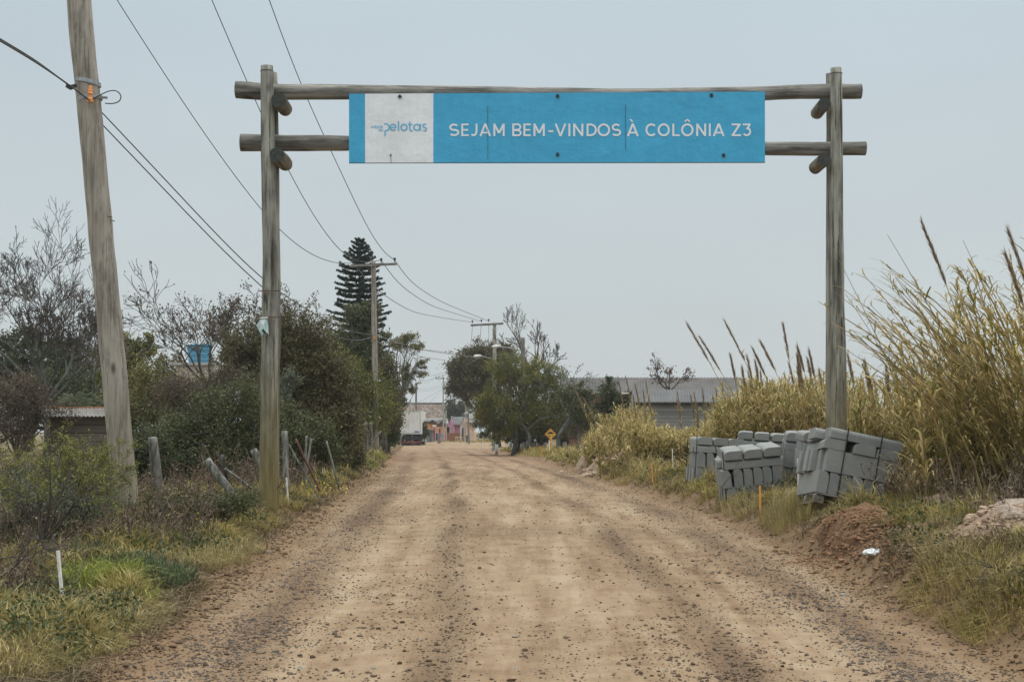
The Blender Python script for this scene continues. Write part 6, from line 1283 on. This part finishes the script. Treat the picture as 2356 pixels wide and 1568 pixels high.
s3, q = shed('small_tin_shed', 'small dark shed with a rusty tin roof behind the leaning pole', 'shed', 88, 262, 938, 957, 1010, 34, 1.2, mat_planks('dark shed boards', (.14, .12, .10), .2), mat_plain('tin roof', (.15, .14, .125), .7, .4, 1.5, dirt=((.06, .05, .045), .9)), .10, .015)
MB().bar(P(88, 937, 35.2), P(262, 937.3, 35.2), .05).obj('ridge_cap', mat_plain('rust orange ridge', (.36, .17, .09), .9), s3)
M['pinkish'] = mat_plain('pale pinkish render', (.46, .40, .36), .9, .15, 1.5, dirt=((.25, .2, .17), .5))
def boxhouse(name, label, cat, u0, u1, v0, v1, Y, depth, mat, parts=()):
    a, b_ = P(u0, v0, Y), P(u1, v0, Y); g = min(P(u0, v1, Y)[2], Gs(a[0], Y))-.1; base = ((a[0]+b_[0])/2, Y+depth/2, g); rt = root(name, base, label, cat); MB().box((base[0], base[1], (a[2]+g)/2), (b_[0]-a[0], depth, a[2]-g)).obj('wall', mat, rt); return rt
bh = boxhouse('water_tower', 'pale pinkish masonry block under the blue water tank', 'building', 405, 497, 840, 1000, 70.2, 1.9, M['pinkish'])
MB().box(P(451, 838.7, 71.1), (2.15, 2.1, .12)).obj('roof_slab', mat_plain('slab', (.4, .38, .36), .9), bh)
tk = root('water_tank', P(459, 837, 71.1), 'blue ribbed plastic water tank above the trees', 'water tank')
m_, t_, b_n, o_n = nodes('blue tank plastic'); b_n.inputs['Base Color'].default_value = (.07, .26, .41, 1); b_n.inputs['Roughness'].default_value = .5; M['tank'] = m_
z = lambda v: P(459, v, 71.1)[2]; cx_, cy_ = P(459, 800, 71.1)[:2]; rr0 = 29/F*71.1
prof = [(837.3, .80), (830, .85), (828, .89), (824, .87), (818, .90), (816, .94), (812, .92), (806, .95), (804, .985), (800, .965), (797, .99), (795.6, 1.06), (793.5, 1.06)]
MB().tube([(cx_, cy_, z(v)) for v, f in prof], [rr0*f for v, f in prof], 28).obj('tank_body', M['tank'], tk, smooth=False)
MB().tube([(cx_, cy_, z(793.6)), (cx_, cy_, z(792.6)), (cx_, cy_, z(791.9))], [rr0*1.0, rr0*.8, rr0*.25], 28).obj('lid', M['tank'], tk)
MB().tube([(cx_+.1, cy_-rr0*1.0, z(797)), (cx_+.28, cy_-rr0*1.05, z(794))], .02, 6).obj('inlet_pipe', M['white_paint'], tk)

def C5(x, y): return 862.8+x*.11004, 891.56+y*.11004            # coordinates read off the enlarged village view
def R5(x, y, Y): return P(*C5(x, y), Y)
# tiled roof building
def mat_tiles():
    m, t, b, o = nodes('old clay tiles'); v = coords(t); br = add(t, 'ShaderNodeTexBrick', i_Vector=coords(t, (1, 1, 1)), i_Scale=1.0)
    s = add(t, 'ShaderNodeSeparateXYZ', i_0=v); cell = add(t, 'ShaderNodeCombineXYZ', i_0=math_(t, 'FLOOR', math_(t, 'MULTIPLY', s.outputs[0], 3.6)), i_1=math_(t, 'FLOOR', math_(t, 'MULTIPLY', s.outputs[2], 5.5))).outputs[0]
    wn = add(t, 'ShaderNodeTexWhiteNoise', i_Vector=cell).outputs[0]; f = math_(t, 'ADD', math_(t, 'MULTIPLY', wn, .55), math_(t, 'MULTIPLY', noise(t, v, .8, 4), .5))
    col = ramp(t, f, [(.25, (.11, .09, .075)), (.5, (.22, .13, .10)), (.7, (.27, .24, .20)), (.9, (.34, .32, .27))])
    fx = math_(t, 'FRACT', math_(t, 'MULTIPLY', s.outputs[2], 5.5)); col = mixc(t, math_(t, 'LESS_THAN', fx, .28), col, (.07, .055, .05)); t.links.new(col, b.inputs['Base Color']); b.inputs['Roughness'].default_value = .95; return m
YT_ = 232; tb_ = root('tiled_building', R5(1000, 1100, YT_+4), 'long building with an old mossy clay tile roof at the end of the road', 'building')
A1, B1, C1, D1 = R5(300, 328, YT_+3.5), R5(1500, 328, YT_+3.5), R5(1500, 632, YT_), R5(300, 632, YT_)
corrug('roof', A1, B1, C1, D1, .3, .035, mat_tiles(), tb_)
corrug('rear_roof', A1+(0, .02, 0), B1+(0, .02, 0), C1+(0, 7, 0), D1+(0, 7, 0), .3, .035, M['fibro'], tb_)
MB().box((np.array(A1)+B1)/2+(0, 0, .03), (B1[0]-A1[0], .3, .22)).obj('ridge_cap', M['fibro'], tb_)
g = Gs(-15, 235)-.3; MB().box(((D1[0]+C1[0])/2, YT_+3.5, (D1[2]-.1+g)/2), (C1[0]-D1[0]-.6, 6.2, D1[2]-.1-g)).obj('wall', M['pinkish'], tb_)
MB().box(R5(1180, 647, YT_-.6), (4.2, .25, .16)).obj('gutter', mat_plain('bright gutter', (.85, .87, .88), .3), tb_)
def cwall(name, x0, x1, y0, y1, Y, th, mat, parent):
    a, b_ = R5(x0, y0, Y), R5(x1, y1, Y); return MB().box(((a[0]+b_[0])/2, Y+th/2, (a[2]+b_[2])/2), (b_[0]-a[0], th, a[2]-b_[2])).obj(name, mat, parent)
def cpoly(name, pts, Y, th, mat, parent):
    q = [R5(x, y, Y) for x, y in pts]; return MB().prism([(p[0], p[2]) for p in q], (0, Y, 0), (1, 0, 0), (0, 0, 1), (0, th, 0)).obj(name, mat, parent)
HP = lambda n, c, d=None: mat_plain(n, c, .9, .12, 1.2, dirt=d)
M['pink'] = HP('pink paint', (.62, .30, .42), ((.45, .25, .32), .4)); M['orangewall'] = HP('orange paint', (.66, .30, .16), ((.45, .22, .13), .5)); M['yellowwall'] = HP('yellow paint', (.60, .36, .08)); M['peach'] = HP('peach paint', (.62, .42, .30), ((.4, .3, .22), .4))
M['darkopen'] = mat_plain('dark interior', (.02, .02, .022), .8); M['redpaint'] = mat_plain('dark red paint', (.26, .045, .035), .6); M['brownboard'] = mat_plain('brown gable boards', (.20, .085, .05), .85, .2, 3); M['roofgrey'] = mat_plain('grey village roof', (.13, .13, .13), .9, .3, .8)
M['whitewall'] = HP('white paint', (.70, .68, .64))
Yh = 205
def gable_house(name, label, xl, xm, xr, ypk, yel, yer, ybase, mat, Y, gmat=None, depth=5, slope_to=None):
    """front gable: left eave xl, peak xm, right eave xr"""
    rt = root(name, R5(xm, ybase, Y+depth/2), label, 'house', 'small village houses at the end of the road'); rt['_o'] = list(map(float, R5(xm, ybase, Y+depth/2)))
    cpoly('wall', [(xl, ybase), (xr, ybase), (xr, yer), (xm, ypk+12), (xl, yel)], Y, depth, mat, rt)
    if gmat: cpoly('gable', [(xl+4, yel+20), (xr-4, yer+20), (xr-4, yer), (xm, ypk+14), (xl+4, yel)], Y-.05, .045, gmat, rt)
    pk, l, r = R5(xm, ypk, Y-.35), R5(xl-12, yel+2, Y-.35), R5(xr+12, yer+2, Y-.35); dv = np.array([0, depth+.5, 0])
    for s, e in (('roof', l), ('roof', r)):
        A_, B_1, C_1, D_1 = pk, pk+dv, e+dv, e; corrug(s, A_, B_1, C_1, D_1, .18, .025, M['roofgrey'], rt, th=.06)
    return rt
h1 = gable_house('village_house', 'orange house with a brown gable and a small white notice', 1118, 1205, 1300, 668, 728, 752, 1110, M['orangewall'], Yh, M['brownboard'])
cwall('door', 1215, 1255, 848, 1108, Yh-.06, .05, M['redpaint'], h1); cwall('sign_panel', 1203, 1275, 775, 815, Yh-.10, .04, M['whitewall'], h1); cwall('trim', 1165, 1175, 735, 1105, Yh-.12, .06, M['brownboard'], h1); cwall('window', 1140, 1160, 870, 950, Yh-.06, .05, M['darkopen'], h1)
h2 = gable_house('village_house', 'orange and white house half hidden by the slim grey pole', 1300, 1400, 1500, 690, 790, 790, 1110, M['orangewall'], Yh+.4, M['brownboard'])
cwall('door', 1328, 1368, 860, 945, Yh+.34, .05, M['redpaint'], h2); cwall('white_band', 1302, 1340, 820, 1000, Yh+.36, .03, M['whitewall'], h2); cwall('low_wall', 1258, 1460, 945, 1112, Yh-.5, .15, M['pink'], h2); cwall('gate', 1275, 1305, 950, 1105, Yh-.58, .06, M['darkopen'], h2)
h5 = gable_house('village_house', 'yellow walled house left of the orange one, mostly hidden', 1040, 1090, 1140, 690, 720, 720, 1100, M['yellowwall'], Yh+3)
corrug('awning', R5(1040, 655, Yh+4), R5(1330, 660, Yh+4), R5(1330, 700, Yh+1), R5(1080, 700, Yh+1), .18, .025, M['roofgrey'], h5)
# pink house : ridge parallel to the view, gable at left
h3 = root('village_house', R5(1680, 1100, Yh+3), 'pink house with a dark grey corrugated roof and open doorway', 'house', 'small village houses at the end of the road')
cwall('wall', 1672, 1850, 760, 1110, Yh+1.0, 4.2, M['pink'], h3); cpoly('front_gable', [(1520, 1110), (1676, 1110), (1676, 790), (1585, 650), (1520, 800)], Yh+.6, 4, M['pink'], h3)
corrug('roof', R5(1573, 603, Yh+3), R5(1905, 607, Yh+3), R5(1850, 768, Yh+.6), R5(1640, 768, Yh+.2), .30, .05, M['roofgrey'], h3, th=.08)
corrug('roof', R5(1573, 603, Yh+.2), R5(1574, 603, Yh+3), R5(1500, 790, Yh+3), R5(1499, 790, Yh+.2), .18, .02, M['roofgrey'], h3, th=.08)
cwall('door', 1508, 1558, 820, 940, Yh+.5, .08, M['darkopen'], h3); cwall('window', 1638, 1660, 825, 942, Yh+.53, .05, M['peach'], h3); cwall('column', 1562, 1575, 800, 1100, Yh+.3, .12, M['whitewall'], h3); cwall('porch_beam', 1510, 1625, 785, 803, Yh+.1, .15, M['pink'], h3)
h4 = root('village_house', R5(1900, 1100, Yh+2), 'peach house with a steep grey roof behind the thick wooden pole', 'house', 'small village houses at the end of the road')
cpoly('wall', [(1785, 1120), (2080, 1120), (2080, 720), (1860, 640), (1815, 770), (1785, 800)], Yh-2, 4.5, M['peach'], h4)
corrug('roof', R5(1850, 618, Yh-2.3), R5(2090, 622, Yh+2.8), R5(2100, 790, Yh+2.8), R5(1905, 770, Yh-2.3), .25, .035, M['roofgrey'], h4, th=.07) if False else corrug('roof', R5(1848, 616, Yh+.5), R5(2100, 620, Yh+.5), R5(2100, 735, Yh-2.5), R5(1895, 735, Yh-2.5), .25, .035, M['roofgrey'], h4, th=.07)
cpoly('bargeboard', [(1850, 618), (1862, 640), (1818, 778), (1806, 772)], Yh-2.6, .1, M['roofgrey'], h4); cwall('grey_wall', 1780, 1850, 770, 1120, Yh-2.2, .15, M['pinkish'], h4); cwall('door', 1822, 1848, 840, 1118, Yh-2.3, .08, M['darkopen'], h4); cwall('window', 1890, 1915, 860, 925, Yh-2.1, .06, M['whitewall'], h4)
bw = root('brick_wall', R5(1620, 1105, Yh-3), 'low red brick wall in front of the pink house', 'wall')
m, t, b, o = nodes('red bricks'); br = add(t, 'ShaderNodeTexBrick', i_Vector=coords(t, (1, 1, 1)), i_Scale=1.0); 
col = ramp(t, noise(t, coords(t), 4, 5), [(.3, (.17, .065, .035)), (.7, (.31, .13, .075))]); t.links.new(col, b.inputs['Base Color']); b.inputs['Roughness'].default_value = .95; M['brick'] = m
cwall('bricks', 1462, 1778, 945, 1110, Yh-3, .15, M['brick'], bw); cwall('end_pillar', 1776, 1800, 825, 1118, Yh-3.1, .25, M['pinkish'], bw)
tf = root('tin_shack', R5(1100, 1165, 188), 'grey corrugated tin shack at the roadside beside the truck', 'shed')
a, b_, c_, d_2 = R5(1000, 890, 187), R5(1215, 890, 187), R5(1215, 1168, 187), R5(990, 1168, 187); corrug('wall', a, b_, c_, d_2, .22, .03, M['planksv'], tf, th=.04)
MB().box(((a[0]+b_[0])/2, 188.3, (a[2]+c_[2])/2), (b_[0]-a[0]-.05, 2.4, a[2]-c_[2]-.05)).obj('shack_body', M['fibro2'], tf); cpoly('roof', [(1110, 862), (1268, 886), (1262, 893), (1020, 893)], 186.6, 3, M['roofgrey'], tf); cwall('post', 1152, 1176, 890, 1168, 186.7, .08, M['fibro'], tf)
for k, (x, y0, y1, lb) in enumerate(((1326, 955, 1170, 'left of two dark wooden posts standing at the road end'), (1355, 943, 1165, 'right of two dark wooden posts standing at the road end'))):
    a = R5(x, y1, 168); tag(MB().tube([R5(x, y1+6, 168), R5(x, y0, 168)], .10, 8).obj('wooden_post', M['darkpole'], None, loc=a), lb, 'post', 'dark posts at the road end')
bt = root('bench', R5(1750, 1115, 190), 'small pale yellow slatted bench in front of the brick wall', 'bench')
M['cream'] = mat_plain('cream paint', (.62, .56, .34), .7); cwall('seat', 1672, 1832, 1028, 1044, 190, .5, M['cream'], bt)
for x in (1684, 1720, 1776, 1818): cwall('leg', x, x+9, 1044, 1118, 190.1, .08, M['cream'], bt)
cwall('stretcher', 1684, 1826, 1082, 1090, 190.2, .05, M['cream'], bt)
md = root('satellite_dish', R5(1390, 990, 190), 'round grey dish leaning on the low pink wall', 'satellite dish'); c = R5(1388, 990, 190)
MB().tube([c+(0, 0, 0), c+(0, .06, 0), c+(0, .12, 0)], [.24, .20, .05], 16).obj('dish', M['metal'], md); MB().bar(c+(0, .1, -.1), c+(.02, .2, -.9), .04).obj('mast', M['metal'], md)
ad_ = root('satellite_dish', R5(1880, 570, Yh), 'bent pale antenna dish on the peach house roof', 'satellite dish'); mb = MB(); mb.tube([R5(1905, 500, Yh), R5(1880, 530, Yh), R5(1872, 560, Yh), R5(1895, 580, Yh)], [.05, .12, .12, .04], 8); mb.obj('dish', M['metal'], ad_); MB().tube([R5(1820, 530, Yh), R5(1850, 565, Yh), R5(1900, 585, Yh), R5(1905, 620, Yh)], .025, 5).obj('mast', M['metal'], ad_)
# parked motorcycle silhouette beside the thick pole
mc = root('motorcycle', R5(1920, 1115, 180), 'dark motorcycle parked beside the thick wooden pole', 'motorcycle'); mcY = 180
c = R5(1920, 1085, mcY)
for dy, nm in ((-.62, 'wheel'), (.62, 'wheel')):
    a = np.linspace(0, 2*np.pi, 17); MB().tube(np.stack([0*a+c[0], c[1]+dy+.29*np.cos(a), c[2]+.29*np.sin(a)], 1), .05, 6, cap=False).obj(nm, M['black'], mc)
mb = MB(); mb.tube([c+(0, -.55, .35), c+(0, -.3, .62), c+(0, .1, .60), c+(0, .6, .55)], [.06, .15, .12, .08], 8); mb.tube([c+(0, -.6, 0), c+(0, -.42, .75)], .03, 6); mb.box(c+(0, 0, .25), (.22, .35, .3)); mb.obj('body', M['black'], mc)
MB().tube([c+(-.33, -.32, .85), c+(0, -.42, .80), c+(.33, -.32, .85)], .018, 6).obj('handlebar', M['metal'], mc); MB().box(c+(0, -.52, .68), (.16, .1, .16)).obj('headlight', M['white_paint'], mc); MB().box(c+(0, .25, .64), (.22, .6, .08)).obj('saddle', M['black'], mc)
# whitewashed trunks, blue water drum, tarpaulin trailer below the right trees
M['lime'] = mat_plain('whitewash', (.42, .42, .40), .9, .15, 3, dirt=((.18, .17, .15), .7))
for k, (u, v0, v1, w, Y) in enumerate(((1142, 1024, 985, 3.5, 89), (1182, 1024, 990, 4, 88), (1192, 1024, 985, 3.5, 87), (1210, 1024, 975, 4, 87), (1222, 1026, 985, 5, 86), (1238, 1026, 990, 4.5, 86), (1252, 1026, 985, 3.5, 85), (1300, 1022, 985, 5, 84))):
    g = Gs((u-CX)/F*Y, Y); a = P(u, v0, Y); a[2] = g-.1; b_ = P(u+(-1)**k*4, v1-20, Y); m_p = a+(b_-a)*.32; rt = root('tree_trunk', (a[0], a[1], g), ['first', 'second', 'third', 'fourth', 'fifth', 'sixth', 'seventh', 'eighth'][k]+' whitewashed trunk from the left below the feathery tree', 'tree trunk', 'whitewashed trunks right of the road')
    r = w/F*Y; MB().tube([m_p, (m_p+b_)/2+(.1, 0, 0), b_], [r*.9, r*.75, r*.6], 8).obj('bark', M['greybark'], rt, smooth=True); MB().tube([a, m_p], [r*1.15, r*.93], 8).obj('whitewash', M['lime'], rt, smooth=True)
M['palebl'] = mat_plain('pale blue grey paint', (.30, .36, .40), .5, .15, 2)
pc = root('parked_car', P(1195, 1020, 96), 'pale blue grey van standing behind the whitewashed trunks', 'van'); c = P(1207, 1000, 96)
mb = MB(); prof = [(-1.1, -.75), (-.9, -.1), (-.8, .5), (-.55, .78), (1.0, .80), (1.15, .4), (1.2, -.2), (1.2, -.75)]
mb.prism(prof, c, (1, 0, 0), (0, 0, 1), (0, 1.7, 0)); mb.obj('body', M['palebl'], pc); MB().prism([(-.7, .12), (-.5, .62), (.1, .64), (.1, .12)], c+(0, -.01, 0), (1, 0, 0), (0, 0, 1), (0, .02, 0)).obj('window', M['darkopen'], pc); MB().prism([(.2, .12), (.2, .64), (.9, .64), (.98, .12)], c+(0, -.01, 0), (1, 0, 0), (0, 0, 1), (0, .02, 0)).obj('window', M['darkopen'], pc)
for xx in (-.65, .75): MB().tube([c+(xx, -.04, -.72), c+(xx, .2, -.72)], [.32, .32], 14).obj('wheel', M['black'], pc)
tr = root('covered_trailer', P(1315, 1024, 88), 'olive canvas covered trailer behind the yellow diamond sign', 'trailer'); a, b_ = P(1170+62, 1005, 88), P(1300, 1005, 88)
M['canvas'] = mat_plain('olive canvas', (.19, .17, .11), .9, .25, 1.5, bmp=.3)
x0, x1 = P(1226, 1000, 88)[0], P(1318, 1000, 88)[0]; zt_, zb_ = P(0, 977, 88)[2], P(0, 1005.5, 88)[2]
MB().prism([(x0, zb_), (x1, zb_), (x1-.05, zt_-.15), (x1-.3, zt_), (x0+.3, zt_+.03), (x0+.05, zt_-.12)], (0, 88, 0), (1, 0, 0), (0, 0, 1), (0, 2.2, 0)).obj('canvas_cover', M['canvas'], tr)
MB().box(((x0+x1)/2, 89.1, zb_-.07), (x1-x0+.1, 2.3, .12)).obj('bed', M['rust'], tr)
for q in (.2, .8): MB().tube([(x0+(x1-x0)*q, 88.0, zb_-.45), (x0+(x1-x0)*q, 88.3, zb_-.45)], [.36, .36], 16).obj('wheel', M['black'], tr)
# ------------------------------------------------------------------ truck
YK = 147; tk = root('box_truck', P(942, 1028, YK+4), 'white box truck seen from behind at the far left of the road', 'truck')
M['truckwhite'] = mat_plain('truck white paint', (.62, .61, .59), .5, .05, 2, dirt=((.35, .30, .25), .45)); M['alu'] = mat_plain('aluminium edge', (.50, .49, .47), .5, .15, 4, metal=.3); M['redlight'] = mat_plain('red lens', (.55, .04, .02), .3); M['chassis'] = mat_plain('black chassis', (.025, .024, .023), .7, .3, 4)
K = lambda x, y, dy=0: R5(x, y, YK+dy)
a, b_ = K(462, 480), K(958, 968); xa, xb, zt_, zb_ = a[0], b_[0], a[2], b_[2]
MB().box(((xa+xb)/2, YK+4.1, (zt_+zb_)/2), (xb-xa, 8.0, zt_-zb_)).obj('cargo_box', M['truckwhite'], tk)
mb = MB()
for (x0, y0, x1, y1) in ((462, 476, 958, 492), (462, 945, 958, 968), (462, 492, 474, 945), (940, 492, 958, 945)):
    p, q = K(x0, y0), K(x1, y1); mb.box(((p[0]+q[0])/2, YK+.06, (p[2]+q[2])/2), (q[0]-p[0], .12, p[2]-q[2]))
mb.obj('door_frame', M['alu'], tk)
for k, (x0, x1) in enumerate(((476, 697), (703, 938))):
    p, q = K(x0, 500), K(x1, 940); d_ = MB().box(((p[0]+q[0])/2, YK+.05, (p[2]+q[2])/2), (q[0]-p[0], .05, p[2]-q[2])).obj('cargo_door', M['truckwhite'], tk)
    for xr in ((580, 658) if k == 0 else (705, 783)): MB().tube([K(xr, 505)+(0, -.02, 0), K(xr, 945)+(0, -.02, 0)], .022, 6).obj('lock_rod', M['alu'], d_)
    for xr, yy in (((580, 530), (658, 530), (580, 700), (658, 700), (580, 860), (658, 860)) if k == 0 else ((783, 530), (783, 700), (783, 860), (920, 570), (920, 730), (920, 900))): MB().box(K(xr, yy)+(0, -.03, 0), (.10, .05, .09)).obj('hinge', M['rust'], d_)
    for xr in ((620,) if k == 0 else (740, 815)): MB().box(K(xr, 890)+(0, -.03, 0), (.28, .05, .04)).obj('handle', M['metal'], d_)
MB().box(K(870, 918)+(0, -.0, 0), (.45, .02, .13)).obj('blue_plate', mat_plain('blue plate', (.05, .10, .35), .5), tk)
p, q = K(545, 970), K(945, 1120); MB().box(((p[0]+q[0])/2, YK+4, (p[2]+q[2])/2), (q[0]-p[0]-.5, 7.6, .35)).obj('chassis_beam', M['chassis'], tk)
mb = MB(); mb.box(((K(590, 0)[0]+K(945, 0)[0])/2, YK+.5, (K(0, 970)[2]+K(0, 1110)[2])/2), (K(945, 0)[0]-K(560, 0)[0], .1, K(0, 970)[2]-K(0, 1110)[2])); mb.obj('rear_panel', M['chassis'], tk)
for x in (490, 845): MB().box(K(x, 1030)+(0, .3, 0), (.34, .12, .14)).obj('tail_light', M['redlight'], tk)
for x in (620, 775): MB().box(K(x, 1050)+(0, .25, 0), (.06, .08, .7)).obj('bumper_bracket', M['alu'], tk)
p, q = K(530, 1118), K(945, 1158); bp = MB().box(((p[0]+q[0])/2, YK+.15, (p[2]+q[2])/2), (q[0]-p[0], .12, p[2]-q[2])).obj('bumper', mat_plain('dull red bumper', (.16, .03, .028), .6), tk)
for k in range(11):
    x = 545+k*36; MB().prism([(0, 0), (.11, 0), (.23, p[2]-q[2]-.02), (.12, p[2]-q[2]-.02)], (K(x, 1158)[0], YK+.085, q[2]+.01), (1, 0, 0), (0, 0, 1), (0, .006, 0)).obj('white_stripe', M['whitewall'], bp)
gk = Gs(-10.5, YK)
p, q = K(548, 1162), K(945, 1238); MB().box(((p[0]+q[0])/2, YK+.22, (p[2]+q[2])/2), (q[0]-p[0], .02, p[2]-q[2])).obj('mudflap', M['chassis'], tk)
for x in (600, 885):
    c = K(x, 1150); MB().tube([(c[0]-.28, YK+1.5, gk+.5), (c[0]+.28, YK+1.5, gk+.5)], [.5, .5], 18).obj('wheel', M['black'], tk)
    pass
MB().box(((xa+xb)/2, YK+9.2, gk+1.5), (2.3, 1.8, 2.3)).obj('cab', M['truckwhite'], tk)
for x in (600, 885):
    c = K(x, 1150); MB().tube([(c[0]-.15, YK+9.0, gk+.48), (c[0]+.15, YK+9.0, gk+.48)], [.48, .48], 18).obj('wheel', M['black'], tk)
# ------------------------------------------------------------------ diamond sign
YD = 70.0; hs = P(1268.5, 1031, YD); hs[2] = Gs(hs[0], YD); ds = root('warning_sign', (hs[0], YD, hs[2]), 'weathered yellow diamond road hump warning sign on a yellow post', 'road sign')
M['signyellow'] = mat_plain('faded yellow sign', (.60, .33, .06), .6, .1, 3, dirt=((.36, .2, .05), .6))
MB().bar(P(1269, 1034, YD+.05), P(1268, 1000, YD+.05), .12, .06).obj('post', M['orange_paint'], ds)
cx0, cy0, R_ = 1266.6, 998.3, 13.8
def dia(R, Y, th, mat, nm): q = [P(cx0+R, cy0, Y), P(cx0, cy0-R, Y), P(cx0-R, cy0, Y), P(cx0, cy0+R, Y)]; return MB().prism([(p[0], p[2]) for p in q], (0, Y, 0), (1, 0, 0), (0, 0, 1), (0, th, 0)).obj(nm, M[mat], ds)
dia(R_, YD, .02, 'signyellow', 'plate'); 
mb = MB()
for (a, b_) in (((0, 1), (1, 0)), ((1, 0), (0, -1)), ((0, -1), (-1, 0)), ((-1, 0), (0, 1))):
    k = R_*.93; mb.bar(P(cx0+a[0]*k, cy0+a[1]*k, YD-.004), P(cx0+b_[0]*k, cy0+b_[1]*k, YD-.004), .022, .004)
mb.obj('border', mat_plain('faded border', (.25, .2, .12), .7), ds)
xs = np.linspace(-1, 1, 15); hump = [(cx0+7.6*x, 996.9-.9-(3.6*math.cos(x*math.pi/2*1.25)**1 if abs(x) < .8 else 0)) for x in xs]; q = [P(u, v, YD-.006) for u, v in [(cx0-7.6, 997.2)]+hump+[(cx0+7.6, 997.2)]]
MB().prism([(p[0], p[2]) for p in q], (0, YD-.008, 0), (1, 0, 0), (0, 0, 1), (0, .004, 0)).obj('hump_symbol', M['black'], ds)
text('50 m', cx0-6.0, cx0+6.2, 1001.2, 1005.2, YD-.008, 'black', ds, 'lettering')

# ------------------------------------------------------------------ haze of the misty day
hz = MB().box((0, 600, 5), (1500, 1260, 26)).obj('haze', None); hz['kind'] = 'stuff'; hz['label'] = 'thin pale mist in the air over the whole place'; hz['category'] = 'haze'
hm = bpy.data.materials.new('thin mist'); hm.use_nodes = True; hm.node_tree.nodes.clear()
ho = hm.node_tree.nodes.new('ShaderNodeOutputMaterial'); hv = hm.node_tree.nodes.new('ShaderNodeVolumePrincipled'); hv.inputs['Color'].default_value = (.86, .90, .92, 1); hv.inputs['Density'].default_value = .0003; hv.inputs['Anisotropy'].default_value = .2
hm.node_tree.links.new(hv.outputs[0], ho.inputs['Volume']); hz.data.materials.append(hm)
